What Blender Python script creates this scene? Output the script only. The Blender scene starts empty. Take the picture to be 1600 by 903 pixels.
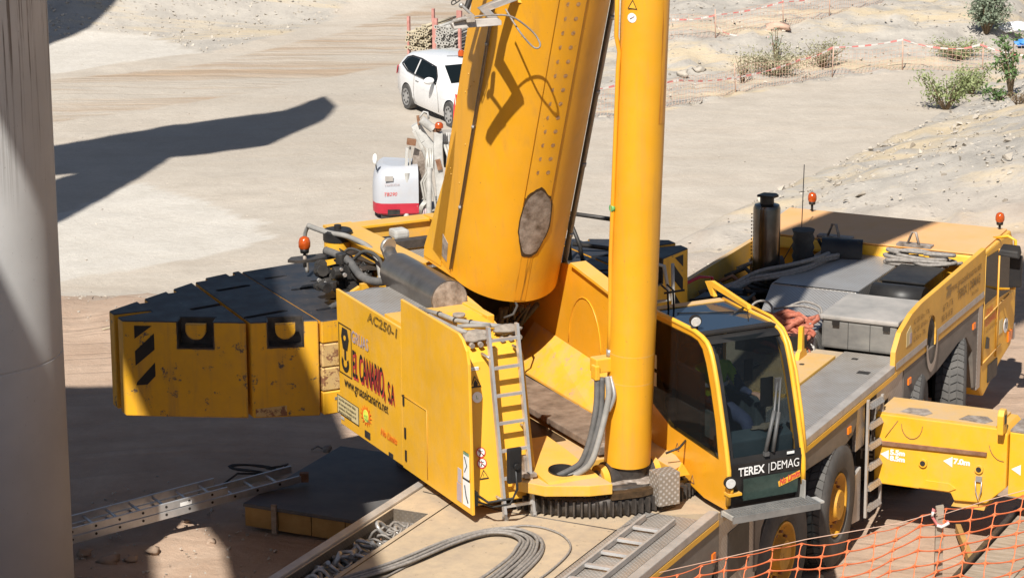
import bpy, bmesh, math, random
from mathutils import Vector, Matrix, noise
from math import sin, cos, tan, pi, radians, atan2, sqrt
random.seed(7)
SC = bpy.context.scene
COL = SC.collection

# ------------------------------------------------------------------ camera
F, PITCH, ROLL, CAMZ = 4500.0, radians(14.8), radians(-0.35), 10.8
fw = Vector((0, cos(PITCH), -sin(PITCH))); up0 = Vector((0, sin(PITCH), cos(PITCH))); rt0 = Vector((1, 0, 0))
rt = cos(ROLL)*rt0 + sin(ROLL)*up0; upv = -sin(ROLL)*rt0 + cos(ROLL)*up0
CAM = Vector((0, 0, CAMZ))
cd = bpy.data.cameras.new('camera'); cam = bpy.data.objects.new('camera', cd); COL.objects.link(cam)
cam.matrix_world = Matrix(((rt.x, upv.x, -fw.x, 0), (rt.y, upv.y, -fw.y, 0), (rt.z, upv.z, -fw.z, CAMZ), (0, 0, 0, 1)))
cd.sensor_width = 36; cd.lens = F/1600*36; cd.clip_start = 0.5; cd.clip_end = 2000
SC.camera = cam

# ------------------------------------------------------------------ sky, sun, exposure
SUN_AZ, SUN_EL = radians(16), radians(49.3)          # azimuth the light travels towards (from +Y to +X), elevation
LDIR = Vector((sin(SUN_AZ)*cos(SUN_EL), cos(SUN_AZ)*cos(SUN_EL), -sin(SUN_EL)))
W = bpy.data.worlds.new('World'); SC.world = W; W.use_nodes = True
wn = W.node_tree; sky = wn.nodes.new('ShaderNodeTexSky'); sky.sky_type = 'NISHITA'; sky.sun_disc = False
sky.sun_elevation = SUN_EL; sky.sun_rotation = SUN_AZ + pi; sky.altitude = 300; sky.dust_density = 1.0
bg = wn.nodes['Background']; bg.inputs[1].default_value = 0.05; wn.links.new(sky.outputs[0], bg.inputs[0])
sd = bpy.data.lights.new('sun', 'SUN'); sd.energy = 5.0; sd.angle = radians(0.5); sd.color = (1.0, 0.955, 0.88)
so = bpy.data.objects.new('sun', sd); COL.objects.link(so); so.rotation_euler = LDIR.to_track_quat('-Z', 'Y').to_euler(); so.location = (-20, -30, 60)
SC.view_settings.view_transform = 'Standard'; SC.view_settings.look = 'None'
SC.view_settings.exposure = 0.46; SC.view_settings.gamma = 1.0
SC.render.engine = 'CYCLES'
SC.render.resolution_x = 1024; SC.render.resolution_y = 577

# ------------------------------------------------------------------ terrain height and pixel-to-ground helpers
def sm(a, b, x):
    t = max(0.0, min(1.0, (x-a)/(b-a))); return t*t*(3-2*t)
RX, RY, RDX, RDY = 5.1, 48.0, 0.50, 0.866           # crest of the bank at the right: point and direction
def crest(x, y):                                    # signed distance, positive on the crane side
    return (x-RX)*RDY - (y-RY)*RDX
def terr(x, y):
    low = -2.5*sm(39, 51, y)
    d = crest(x, y)
    w = sm(-1.6, 0.1, d)*sm(38.5, 46, y)
    hi = 0.10 + 0.24*max(0, d-0.2) - 0.10*max(0, d-7) - 0.14*max(0, d-16)
    h = low*(1-w) + hi*w
    # bank the netting stands on, in front of the crane
    h += 3.6*(1-sm(18.6, 23.5, y)) 
    # spoil bank between the two fences at the back
    q = (y-0.30*x)
    h += 0.7*sm(68.6, 74, q)*sm(1.5, 5, x)
    # gravel bank at the far left
    h += 1.0*sm(0.0, 5.0, (y-77.5) - 0.5*(x+9)) * (1-sm(-5, 0, x))
    # river bed far right
    h -= 1.0*sm(0.0, 1.4, x-12.4-(y-74)*0.30)*sm(72.6, 74.2, y)*(1-sm(80, 85, y))
    return h
def ray(px, py): return fw + rt*((px-800)/F) - upv*((py-451.5)/F)
def atz(px, py, z):
    d = ray(px, py); return CAM + d*((z-CAMZ)/d.z)
def aty(px, py, y):
    d = ray(px, py); return CAM + d*(y/d.y)
def gat(px, py, dz=0.0):
    d = ray(px, py); t = 24.0
    while t < 400:
        p = CAM + d*t
        if p.z < terr(p.x, p.y)+dz: break
        t += 0.05
    return CAM + d*t

# ------------------------------------------------------------------ materials
MATS = {}
def nd(nt, typ, **kw):
    n = nt.nodes.new(typ)
    for k, v in kw.items(): setattr(n, k, v)
    return n
def base_mat(name, rough=0.5, metal=0.0, spec=0.5):
    m = bpy.data.materials.new(name); m.use_nodes = True; nt = m.node_tree
    b = nt.nodes['Principled BSDF']; b.inputs['Roughness'].default_value = rough; b.inputs['Metallic'].default_value = metal
    b.inputs['Specular IOR Level'].default_value = spec
    MATS[name] = m
    return m, nt, b
def noise_n(nt, scale, detail=4, rough=0.6, coord='Object', stretch=None):
    tc = nd(nt, 'ShaderNodeTexCoord'); out = tc.outputs[coord]
    if stretch:
        mp = nd(nt, 'ShaderNodeMapping'); mp.inputs['Scale'].default_value = stretch
        nt.links.new(out, mp.inputs[0]); out = mp.outputs[0]
    n = nd(nt, 'ShaderNodeTexNoise'); n.inputs['Scale'].default_value = scale; n.inputs['Detail'].default_value = detail
    n.inputs['Roughness'].default_value = rough; nt.links.new(out, n.inputs['Vector'])
    return n.outputs['Fac']
def ramp(nt, fac, p0, p1, c0=(0, 0, 0, 1), c1=(1, 1, 1, 1)):
    r = nd(nt, 'ShaderNodeValToRGB'); e = r.color_ramp.elements
    e[0].position = p0; e[0].color = c0; e[1].position = p1; e[1].color = c1
    nt.links.new(fac, r.inputs[0]); return r.outputs[0]
def mixc(nt, fac, a, b, mode='MIX'):
    m = nd(nt, 'ShaderNodeMix', data_type='RGBA', blend_type=mode)
    for i, v in ((0, fac), (6, a), (7, b)):
        if isinstance(v, (int, float)): m.inputs[i].default_value = v
        elif isinstance(v, tuple): m.inputs[i].default_value = v if len(v) == 4 else v+(1,)
        else: nt.links.new(v, m.inputs[i])
    return m.outputs[2]
def bump(nt, b, h, strength=0.3, dist=0.01):
    bp = nd(nt, 'ShaderNodeBump'); bp.inputs['Strength'].default_value = strength; bp.inputs['Distance'].default_value = dist
    nt.links.new(h, bp.inputs['Height']); nt.links.new(bp.outputs[0], b.inputs['Normal'])
def mul(c, k): return tuple(min(1, v*k) for v in c[:3])
def paint(name, c, dust=(0.42, 0.33, 0.24), edge=0.0, spots=0.0, dustamt=0.25, chip=0.0, chipc=(0.10, 0.085, 0.075), rough=0.38, streak=0.25, scale=1.0, metal=0.0, coat=0.0, topdust=0.0):
    """painted metal: slow tone changes, vertical run marks, dust film, chips"""
    m, nt, b = base_mat(name, rough, metal)
    n1 = noise_n(nt, 1.1*scale, 3, 0.55)
    col = mixc(nt, ramp(nt, n1, 0.35, 0.7), mul(c, 0.90)+(1,), mul(c, 1.05)+(1,))
    if streak:
        n2 = noise_n(nt, 1.0, 3, 0.6, stretch=(9*scale, 9*scale, 0.7*scale))
        col = mixc(nt, ramp(nt, n2, 0.52, 0.78, (0, 0, 0, 1), (streak,)*3+(1,)), col, mul(dust, 0.8)+(1,))
    n3 = noise_n(nt, 5*scale, 6, 0.7)
    col = mixc(nt, ramp(nt, n3, 0.42, 0.85, (0, 0, 0, 1), (dustamt*1.4,)*3+(1,)), col, dust+(1,))
    if topdust:
        g = nd(nt, 'ShaderNodeNewGeometry'); sp = nd(nt, 'ShaderNodeSeparateXYZ'); nt.links.new(g.outputs['Normal'], sp.inputs[0])
        r = ramp(nt, sp.outputs[2], 0.6, 0.95, (0, 0, 0, 1), (topdust,)*3+(1,))
        n5 = noise_n(nt, 2.2, 5, 0.65)
        mm = nd(nt, 'ShaderNodeMath', operation='MULTIPLY'); nt.links.new(r, mm.inputs[0]); nt.links.new(ramp(nt, n5, 0.3, 0.6, (0.45,)*3+(1,)), mm.inputs[1])
        col = mixc(nt, mm.outputs[0], col, dust+(1,))
    if chip:
        n4 = noise_n(nt, 7*scale, 8, 0.75)
        f = ramp(nt, n4, 0.66-chip*0.2, 0.70-chip*0.2)
        col = mixc(nt, f, col, chipc+(1,))
        n6 = noise_n(nt, 2.3, 6, 0.8, stretch=(1, 1, 3))
        f2 = ramp(nt, n6, 0.70-chip*0.12, 0.72-chip*0.12)
        col = mixc(nt, f2, col, mul(chipc, 1.6)+(1,))
    if spots:
        n7 = noise_n(nt, 26*scale, 3, 0.6)
        col = mixc(nt, ramp(nt, n7, 0.70, 0.74, (0, 0, 0, 1), (spots,)*3+(1,)), col, (0.30, 0.15, 0.05, 1))
    if edge:
        bv = nd(nt, 'ShaderNodeBevel', samples=6); bv.inputs['Radius'].default_value = 0.035
        g = nd(nt, 'ShaderNodeNewGeometry'); dt = nd(nt, 'ShaderNodeVectorMath', operation='DOT_PRODUCT'); nt.links.new(bv.outputs[0], dt.inputs[0]); nt.links.new(g.outputs['Normal'], dt.inputs[1])
        ee = ramp(nt, dt.outputs['Value'], 0.80, 0.985, (1, 1, 1, 1), (0, 0, 0, 1)); n8 = noise_n(nt, 9, 6, 0.75)
        em = nd(nt, 'ShaderNodeMath', operation='MULTIPLY'); nt.links.new(ee, em.inputs[0]); nt.links.new(ramp(nt, n8, 0.42, 0.56, (0, 0, 0, 1), (edge,)*3+(1,)), em.inputs[1])
        col = mixc(nt, em.outputs[0], col, (0.13, 0.10, 0.085, 1))
    nt.links.new(col, b.inputs['Base Color'])
    rr = ramp(nt, n3, 0.3, 0.8, (rough,)*3+(1,), (min(1, rough+0.3),)*3+(1,)); nt.links.new(rr, b.inputs['Roughness'])
    b.inputs['Coat Weight'].default_value = coat
    bump(nt, b, n3, 0.08, 0.004)
    return m
def matte(name, c, c2=None, rough=0.8, scale=4, metal=0.0, bumps=0.2, bd=0.01, stretch=None, spec=0.4):
    m, nt, b = base_mat(name, rough, metal, spec)
    n = noise_n(nt, scale, 6, 0.65, stretch=stretch)
    col = mixc(nt, ramp(nt, n, 0.32, 0.70), tuple(c)+(1,), tuple(c2 or mul(c, 1.5))+(1,))
    nt.links.new(col, b.inputs['Base Color']); bump(nt, b, n, bumps, bd)
    return m
def chequer(name, c=(0.40, 0.38, 0.36), pitch=0.052, contrast=0.35, dirtc=(0.30, 0.25, 0.20)):
    """aluminium tread plate: alternating raised bars, projected along the face's own axis"""
    m, nt, b = base_mat(name, 0.42, 0.5)
    tc = nd(nt, 'ShaderNodeTexCoord'); sp = nd(nt, 'ShaderNodeSeparateXYZ'); nt.links.new(tc.outputs['Object'], sp.inputs[0])
    sn = nd(nt, 'ShaderNodeSeparateXYZ'); nt.links.new(tc.outputs['Normal'], sn.inputs[0])
    def M(op, a, bb=None, cc_=None):
        n = nd(nt, 'ShaderNodeMath', operation=op)
        for i, q in enumerate((a, bb, cc_)):
            if q is None: continue
            if isinstance(q, (int, float)): n.inputs[i].default_value = q
            else: nt.links.new(q, n.inputs[i])
        return n.outputs[0]
    def pick(t, a, bb): return M('ADD', M('MULTIPLY', t, a), M('MULTIPLY', M('SUBTRACT', 1.0, t), bb))
    ax_ = M('GREATER_THAN', M('ABSOLUTE', sn.outputs[0]), 0.6); az_ = M('GREATER_THAN', M('ABSOLUTE', sn.outputs[2]), 0.6)
    u = pick(ax_, sp.outputs[1], sp.outputs[0]); v = pick(az_, sp.outputs[1], sp.outputs[2])
    k = 2*pi/pitch
    s = M('MULTIPLY', M('SINE', M('MULTIPLY', M('ADD', u, v), k/2)), M('SINE', M('MULTIPLY', M('SUBTRACT', u, v), k/2)))
    h = M('MAXIMUM', M('SUBTRACT', M('ABSOLUTE', s), 0.45), 0.0)
    n = noise_n(nt, 3.0, 6, 0.7)
    dirt = ramp(nt, n, 0.35, 0.75)
    cc = mixc(nt, dirt, tuple(c)+(1,), dirtc+(1,))
    cc = mixc(nt, M('MULTIPLY', h, contrast*2.0), cc, (0.68, 0.66, 0.63, 1))
    nt.links.new(cc, b.inputs['Base Color']); bump(nt, b, h, 0.5, 0.006)
    return m

YEL = (0.82, 0.43, 0.022)
yellow = paint('yellow_paint', YEL, dustamt=0.16, streak=0.16, topdust=0.35, rough=0.35, spots=0.3)
yellow_boom = paint('boom_paint', (0.79, 0.375, 0.016), dust=(0.50, 0.28, 0.10), dustamt=0.10, streak=0.30, spots=0.5, rough=0.33)
yellow_front = paint('pale_yellow_paint', (0.84, 0.45, 0.04), dustamt=0.05, streak=0.05, rough=0.30)
yellow_cab = paint('cab_paint', (0.80, 0.37, 0.018), dustamt=0.05, streak=0.05, rough=0.25, coat=0.3)
yellow_old = paint('worn_ballast_paint', (0.78, 0.40, 0.015), dust=(0.40, 0.22, 0.08), dustamt=0.28, streak=0.5, chip=0.30, rough=0.45, edge=0.9, spots=0.5)
peeled = paint('peeled_ballast_paint', (0.62, 0.42, 0.16), dust=(0.45, 0.32, 0.2), dustamt=0.5, chip=0.85, chipc=(0.22, 0.10, 0.05), rough=0.6, streak=0.5)
yellow_dusty = paint('dusty_yellow_paint', (0.72, 0.40, 0.05), dust=(0.50, 0.36, 0.22), dustamt=0.45, streak=0.25, topdust=0.85, rough=0.5)
side_paint = paint('faded_side_paint', (0.72, 0.38, 0.04), dust=(0.5, 0.34, 0.18), dustamt=0.3, streak=0.2, rough=0.42)
roof_paint = paint('faded_roof_paint', (0.80, 0.40, 0.11), dust=(0.62, 0.38, 0.22), dustamt=0.4, streak=0.0, rough=0.5, topdust=0.6)
deck_tan = paint('dirty_deck', (0.47, 0.365, 0.245), dust=(0.31, 0.245, 0.185), dustamt=0.8, streak=0.0, chip=0.22, chipc=(0.18, 0.14, 0.10), rough=0.6)
black_top = paint('black_antislip', (0.020, 0.024, 0.032), dust=(0.13, 0.10, 0.085), dustamt=0.22, streak=0.0, chip=0.10, chipc=(0.30, 0.20, 0.13), rough=0.42)
blackm = matte('black_metal', (0.012, 0.012, 0.013), (0.05, 0.045, 0.04), 0.5, 6)
rubber = matte('rubber', (0.035, 0.034, 0.034), (0.085, 0.08, 0.072), 0.8, 5)
tyre_m = matte('tyre_rubber', (0.055, 0.054, 0.053), (0.12, 0.113, 0.105), 0.85, 3.5)
hose_m = matte('hose_rubber', (0.07, 0.07, 0.07), (0.17, 0.16, 0.15), 0.65, 4)
grey_hose = matte('grey_conduit', (0.20, 0.195, 0.185), (0.34, 0.32, 0.29), 0.6, 6)
dusty_clamp = matte('dusty_clamp', (0.22, 0.19, 0.16), (0.36, 0.31, 0.26), 0.9, 14, bumps=0.6)
fender_m = matte('dusty_fender', (0.13, 0.115, 0.10), (0.22, 0.19, 0.16), 0.62, 1.8, stretch=(1, 1, 2.5))
steel = matte('steel', (0.34, 0.335, 0.32), (0.50, 0.48, 0.46), 0.42, 5, metal=0.55, bumps=0.08)
alu = matte('aluminium', (0.50, 0.50, 0.50), (0.68, 0.67, 0.66), 0.38, 6, metal=0.6, bumps=0.05)
alu_dirty = matte('dusty_aluminium', (0.36, 0.33, 0.30), (0.52, 0.48, 0.44), 0.5, 4, metal=0.3, bumps=0.1)
gearsteel = matte('gear_steel', (0.05, 0.045, 0.042), (0.13, 0.11, 0.095), 0.45, 9, metal=0.5)
rust = matte('rust', (0.16, 0.07, 0.035), (0.30, 0.17, 0.10), 0.85, 8)
rim_paint = paint('rim_paint', (0.66, 0.33, 0.02), dust=(0.2, 0.13, 0.08), dustamt=0.45, chip=0.2, chipc=(0.12, 0.06, 0.03), rough=0.5)
wear_steel = matte('worn_steel', (0.13, 0.095, 0.07), (0.46, 0.40, 0.35), 0.6, 9, metal=0.15, bumps=0.5)
grease = matte('grease', (0.035, 0.022, 0.012), (0.10, 0.06, 0.03), 0.35, 12)
muffler_m = matte('muffler_steel', (0.16, 0.145, 0.13), (0.27, 0.25, 0.235), 0.30, 2.5, metal=0.75, bumps=0.05)
stack_m = matte('stack_steel', (0.09, 0.075, 0.065), (0.20, 0.17, 0.145), 0.2, 3, metal=0.95, bumps=0.03)
plastic = matte('black_plastic', (0.010, 0.010, 0.011), (0.030, 0.028, 0.026), 0.45, 3)
greybox = matte('scuffed_grey_plastic', (0.11, 0.108, 0.105), (0.23, 0.22, 0.20), 0.55, 1.6, stretch=(1, 1, 2))
boxlid = matte('dusty_box_lid', (0.26, 0.25, 0.235), (0.40, 0.37, 0.34), 0.6, 3)
wood = matte('weathered_wood', (0.22, 0.17, 0.12), (0.40, 0.33, 0.26), 0.85, 3, stretch=(1, 8, 8))
wood_brown = matte('dirty_plate', (0.10, 0.07, 0.05), (0.27, 0.205, 0.155), 0.8, 4.5)
plate_dark = matte('steel_plate', (0.075, 0.075, 0.08), (0.14, 0.13, 0.12), 0.6, 2)
woodside = matte('yellow_timber', (0.30, 0.17, 0.05), (0.45, 0.27, 0.09), 0.8, 4)
white_p = paint('white_car_paint', (0.80, 0.80, 0.80), dust=(0.5, 0.45, 0.4), dustamt=0.06, streak=0.03, rough=0.2, coat=0.8)
white_m = matte('white_marking', (0.78, 0.78, 0.76), (0.84, 0.84, 0.82), 0.6, 3)
grey_white = matte('weathered_white_paint', (0.34, 0.33, 0.31), (0.56, 0.55, 0.52), 0.5, 5)
red_p = matte('red_paint', (0.38, 0.015, 0.035), (0.46, 0.03, 0.05), 0.4, 3)
red_ink = matte('red_ink', (0.60, 0.05, 0.04), (0.65, 0.07, 0.06), 0.6, 3)
black_ink = matte('black_ink', (0.012, 0.012, 0.014), (0.03, 0.025, 0.02), 0.6, 3)
faded_ink = matte('faded_ink', (0.24, 0.15, 0.05), (0.34, 0.20, 0.06), 0.6, 3)
lilac_ink = matte('faded_lilac_ink', (0.40, 0.32, 0.36), (0.50, 0.38, 0.34), 0.6, 6)
green_ink = matte('green_ink', (0.10, 0.36, 0.16), (0.2, 0.45, 0.1), 0.6, 6)
orange_ink = matte('orange_ink', (0.80, 0.16, 0.01), (0.85, 0.2, 0.02), 0.6, 6)
cream = matte('cream_sticker', (0.62, 0.50, 0.25), (0.66, 0.55, 0.30), 0.6, 6)
concrete = matte('concrete', (0.42, 0.405, 0.385), (0.54, 0.52, 0.50), 0.85, 1.2, bumps=0.25, stretch=(1.5, 1.5, 0.4))
sling_m = matte('red_sling', (0.30, 0.07, 0.04), (0.52, 0.20, 0.13), 0.95, 16, bumps=1.0, bd=0.02)
rope_m = matte('steel_rope', (0.17, 0.155, 0.14), (0.33, 0.30, 0.27), 0.6, 30)
shackle_m = matte('shackle_steel', (0.24, 0.23, 0.215), (0.48, 0.46, 0.44), 0.38, 10, metal=0.4)
pink_paint = matte('faded_red_rack', (0.42, 0.17, 0.14), (0.58, 0.30, 0.26), 0.8, 6)
galv = matte('galvanised_steel', (0.36, 0.35, 0.32), (0.54, 0.52, 0.48), 0.5, 6, metal=0.2)
galv_tan = matte('dirty_galvanised_steel', (0.36, 0.30, 0.20), (0.55, 0.49, 0.36), 0.6, 6)
net_m = matte('orange_netting', (0.75, 0.17, 0.06), (0.82, 0.24, 0.10), 0.6, 20)
net_far = matte('faded_orange_netting', (0.50, 0.31, 0.23), (0.56, 0.40, 0.31), 0.8, 10)
tape_w = matte('white_tape', (0.62, 0.58, 0.55), (0.7, 0.66, 0.62), 0.6, 3)
tape_r = matte('red_tape', (0.60, 0.17, 0.16), (0.66, 0.24, 0.22), 0.6, 3)
skin_m = matte('skin', (0.44, 0.25, 0.17), (0.50, 0.30, 0.21), 0.6, 8)
hivis = matte('yellow_green_workwear', (0.45, 0.70, 0.03), (0.55, 0.78, 0.06), 0.8, 6)
navy = matte('navy_workwear', (0.025, 0.035, 0.075), (0.05, 0.06, 0.11), 0.85, 8)
reflect_m = matte('reflective_band', (0.55, 0.58, 0.6), None, 0.4, 8)
interior = matte('cab_interior', (0.035, 0.045, 0.048), (0.07, 0.085, 0.09), 0.6, 3)
slate = matte('slate_panel', (0.04, 0.058, 0.066), (0.065, 0.09, 0.10), 0.5, 3)
flag_r = matte('flag_red', (0.60, 0.03, 0.03), None, 0.8, 8); flag_y = matte('flag_yellow', (0.85, 0.55, 0.03), None, 0.8, 8)
clod_m = matte('dry_clod', (0.30, 0.215, 0.155), (0.44, 0.33, 0.25), 0.95, 5, bumps=0.8)
rock_m = matte('limestone', (0.34, 0.30, 0.25), (0.52, 0.47, 0.40), 0.9, 3, bumps=0.6)
white_bag = matte('white_bag', (0.72, 0.72, 0.70), None, 0.7, 3)
blue_bag = matte('blue_plastic', (0.05, 0.2, 0.5), None, 0.5, 3)
def glass(name, tint, alpha, rough=0.03):
    m = bpy.data.materials.new(name); m.use_nodes = True; nt = m.node_tree; b = nt.nodes['Principled BSDF']; out = nt.nodes['Material Output']
    b.inputs['Base Color'].default_value = tint+(1,); b.inputs['Roughness'].default_value = rough; b.inputs['Specular IOR Level'].default_value = 0.4
    tr = nd(nt, 'ShaderNodeBsdfTransparent'); tr.inputs[0].default_value = (0.72, 0.78, 0.80, 1)
    mx = nd(nt, 'ShaderNodeMixShader'); mx.inputs[0].default_value = alpha
    nt.links.new(tr.outputs[0], mx.inputs[1]); nt.links.new(b.outputs[0], mx.inputs[2]); nt.links.new(mx.outputs[0], out.inputs[0])
    MATS[name] = m; return m
glass_cab = glass('tinted_glass', (0.010, 0.012, 0.014), 0.38)
glass_side = glass('dark_tinted_glass', (0.015, 0.013, 0.012), 0.45)
glass_dark = glass('car_glass', (0.008, 0.012, 0.014), 0.96, 0.06); MATS['car_glass'].node_tree.nodes['Principled BSDF'].inputs['IOR'].default_value = 1.18
glass_roof = glass('roof_glass', (0.02, 0.035, 0.06), 0.95, 0.06)
amber = matte('amber_lens', (0.50, 0.085, 0.008), (0.34, 0.05, 0.006), 0.15, 20, spec=0.8)
lens = matte('lamp_lens', (0.55, 0.55, 0.53), (0.75, 0.75, 0.73), 0.15, 40)
orange_lens = matte('orange_lens', (0.8, 0.16, 0.01), None, 0.2, 3)
chx = chy = chequer('tread_plate', c=(0.42, 0.39, 0.36)); chz = chequer('dusty_tread_plate', c=(0.42, 0.40, 0.375), contrast=0.6)
chbox = chequer('bright_tread_plate', c=(0.40, 0.35, 0.29), pitch=0.062, contrast=0.9)
chzl = chequer('pale_tread_plate', c=(0.40, 0.39, 0.375), dirtc=(0.33, 0.30, 0.27), contrast=0.8)

# ------------------------------------------------------------------ mesh builder
class MB:
    def __init__(s): s.bm = bmesh.new(); s.mi = 0
    def face(s, pts):
        vs = [s.bm.verts.new(p) for p in pts]
        f = s.bm.faces.new(vs); f.material_index = s.mi; return s
    def box(s, x0, x1, y0, y1, z0, z1):
        return s.hexa([(x0,y0,z0),(x1,y0,z0),(x1,y1,z0),(x0,y1,z0)], [(x0,y0,z1),(x1,y0,z1),(x1,y1,z1),(x0,y1,z1)])
    def hexa(s, lo, hi):
        n = len(lo); a = [s.bm.verts.new(p) for p in lo]; b = [s.bm.verts.new(p) for p in hi]
        fs = [s.bm.faces.new(a[::-1]), s.bm.faces.new(b)]
        for i in range(n): fs.append(s.bm.faces.new((a[i], a[(i+1)%n], b[(i+1)%n], b[i])))
        for f in fs: f.material_index = s.mi
        return s
    def prism(s, poly, axis, a0, a1):
        def P(u, v, w): return {'x': (w, u, v), 'y': (u, w, v), 'z': (u, v, w)}[axis]
        return s.hexa([P(u, v, a0) for u, v in poly], [P(u, v, a1) for u, v in poly])
    def tube(s, pts, r, n=8, r1=None, cap=True):
        pts = [Vector(p) for p in pts]; rings = []
        prev = None
        for i, p in enumerate(pts):
            d = (pts[min(i+1, len(pts)-1)] - pts[max(i-1, 0)])
            if d.length < 1e-9: d = Vector((0, 0, 1))
            d.normalize()
            if prev is None:
                a = d.orthogonal().normalized()
            else:
                a = (prev - d*prev.dot(d))
                a = a.normalized() if a.length > 1e-6 else d.orthogonal().normalized()
            prev = a; b = d.cross(a)
            rr = r if r1 is None else r + (r1-r)*i/(len(pts)-1)
            rings.append([s.bm.verts.new(p + a*rr*cos(2*pi*k/n) + b*rr*sin(2*pi*k/n)) for k in range(n)])
        for i in range(len(rings)-1):
            for k in range(n):
                f = s.bm.faces.new((rings[i][k], rings[i][(k+1)%n], rings[i+1][(k+1)%n], rings[i+1][k])); f.smooth = True; f.material_index = s.mi
        if cap:
            for rg in (rings[0][::-1], rings[-1]):
                f = s.bm.faces.new(rg); f.material_index = s.mi
        return s
    def cyl(s, p0, p1, r, r1=None, n=24): return s.tube([p0, p1], r, n, r if r1 is None else r1)
    def lathe(s, prof, axis='z', o=(0, 0, 0), n=32, close=False):
        o = Vector(o); rings = []
        for r, h in prof:
            ring = []
            for k in range(n):
                a = 2*pi*k/n; u, v = r*cos(a), r*sin(a)
                p = {'z': (u, v, h), 'x': (h, u, v), 'y': (u, h, v)}[axis]
                ring.append(s.bm.verts.new(o+Vector(p)))
            rings.append(ring)
        for i in range(len(rings)-1):
            for k in range(n):
                f = s.bm.faces.new((rings[i][k], rings[i][(k+1)%n], rings[i+1][(k+1)%n], rings[i+1][k])); f.smooth = True; f.material_index = s.mi
        if not close:
            for rg in (rings[0][::-1], rings[-1]):
                if (rg[0].co-rg[len(rg)//2].co).length > 1e-4:
                    f = s.bm.faces.new(rg); f.material_index = s.mi
        return s
    def grid(s, P, smooth=True):
        V = [[s.bm.verts.new(p) for p in row] for row in P]
        for i in range(len(V)-1):
            for j in range(len(V[0])-1):
                f = s.bm.faces.new((V[i][j], V[i][j+1], V[i+1][j+1], V[i+1][j])); f.smooth = smooth; f.material_index = s.mi
        return s
    def blob(s, c, r, seed=0, sub=2, amp=0.25, sc=(1, 1, 1)):
        t = bmesh.ops.create_icosphere(s.bm, subdivisions=sub, radius=1.0)
        for v in t['verts']:
            k = 1 + amp*noise.noise(v.co*1.6 + Vector((seed*3.1, seed*1.7, 0)))*2
            v.co = Vector(c) + Vector((v.co.x*sc[0], v.co.y*sc[1], v.co.z*sc[2]))*r*k
        for v in t['verts']:
            for f in v.link_faces: f.material_index = s.mi; f.smooth = sub > 1
        return s
    def move(s, M):
        bmesh.ops.transform(s.bm, matrix=M, verts=s.bm.verts); return s
    def build(s, name, mat, parent=None, bevel=0.0, rot=None, loc=None, topmat=None, smooth_angle=None, segs=2, recalc=True):
        if recalc: bmesh.ops.recalc_face_normals(s.bm, faces=s.bm.faces)
        if bevel:
            es = [e for e in s.bm.edges if len(e.link_faces) == 2 and e.calc_face_angle(0) > 0.5]
            if es: bmesh.ops.bevel(s.bm, geom=es, offset=bevel, segments=segs, profile=0.6, affect='EDGES', clamp_overlap=True)
        me = bpy.data.meshes.new(name); 
        if topmat:
            s.bm.normal_update()
            for f in s.bm.faces:
                if f.normal.z > topmat[1]: f.material_index = 1
        s.bm.to_mesh(me); s.bm.free()
        for mm in (mat if isinstance(mat, (list, tuple)) else [mat]): me.materials.append(mm)
        if topmat: me.materials.append(topmat[0])
        if smooth_angle is not None:
            for p in me.polygons: p.use_smooth = True
            me.set_sharp_from_angle(angle=smooth_angle)
        o = bpy.data.objects.new(name, me); COL.objects.link(o)
        if parent: o.parent = parent
        if rot: o.rotation_euler = rot
        if loc: o.location = loc
        return o
def tag(o, label=None, cat=None, group=None, kind=None):
    if label: o['label'] = label
    if cat: o['category'] = cat
    if group: o['group'] = group
    if kind: o['kind'] = kind
    return o
def thing(name, label, cat, loc=(0, 0, 0), rz=0, group=None):
    o = bpy.data.objects.new(name, None); COL.objects.link(o); o.location = loc; o.rotation_euler = (0, 0, rz); o.empty_display_size = 0.3
    return tag(o, label, cat, group)
def cut(o, cutter):
    """subtract a builder's shape from a mesh object and bake the result"""
    me = bpy.data.meshes.new('c'); bmesh.ops.recalc_face_normals(cutter.bm, faces=cutter.bm.faces); cutter.bm.to_mesh(me); cutter.bm.free()
    c = bpy.data.objects.new('c', me); COL.objects.link(c); c.matrix_world = o.matrix_world if not o.parent else Matrix.Identity(4)
    par, rot = o.parent, o.rotation_euler.copy(); o.parent = None; o.rotation_euler = (0, 0, 0)
    for mm in o.data.materials: me.materials.append(mm)
    m = o.modifiers.new('b', 'BOOLEAN'); m.operation = 'DIFFERENCE'; m.object = c; m.solver = 'EXACT'
    bpy.context.view_layer.update(); dg = bpy.context.evaluated_depsgraph_get()
    nm = bpy.data.meshes.new_from_object(o.evaluated_get(dg)); o.modifiers.clear(); o.data = nm
    bpy.data.objects.remove(c); o.parent = par; o.rotation_euler = rot
    return o
TEXTCACHE = {}
def text(body, org, right, up, size, mat, parent, name='lettering', sx=1.0, off=0.0, rot=None, align='LEFT', shear=0.0, outline=False, spacing=1.0, depth=0.0):
    cu = bpy.data.curves.new('t', 'FONT'); cu.body = body; cu.size = size; cu.align_x = align; cu.offset = off; cu.shear = shear; cu.space_character = spacing; cu.extrude = depth
    if outline: cu.fill_mode = 'NONE'; cu.bevel_depth = size*0.014
    t = bpy.data.objects.new('t', cu); COL.objects.link(t)
    bpy.context.view_layer.update()
    me = bpy.data.meshes.new_from_object(t.evaluated_get(bpy.context.evaluated_depsgraph_get()))
    bpy.data.objects.remove(t)
    R = Vector(right).normalized(); U = Vector(up).normalized(); N = R.cross(U)
    for v in me.vertices: v.co = Vector(org) + R*v.co.x*sx + U*v.co.y + N*v.co.z
    me.materials.clear(); me.materials.append(mat)
    o = bpy.data.objects.new(name, me); COL.objects.link(o); o.parent = parent
    if rot: o.rotation_euler = rot
    return o
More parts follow.
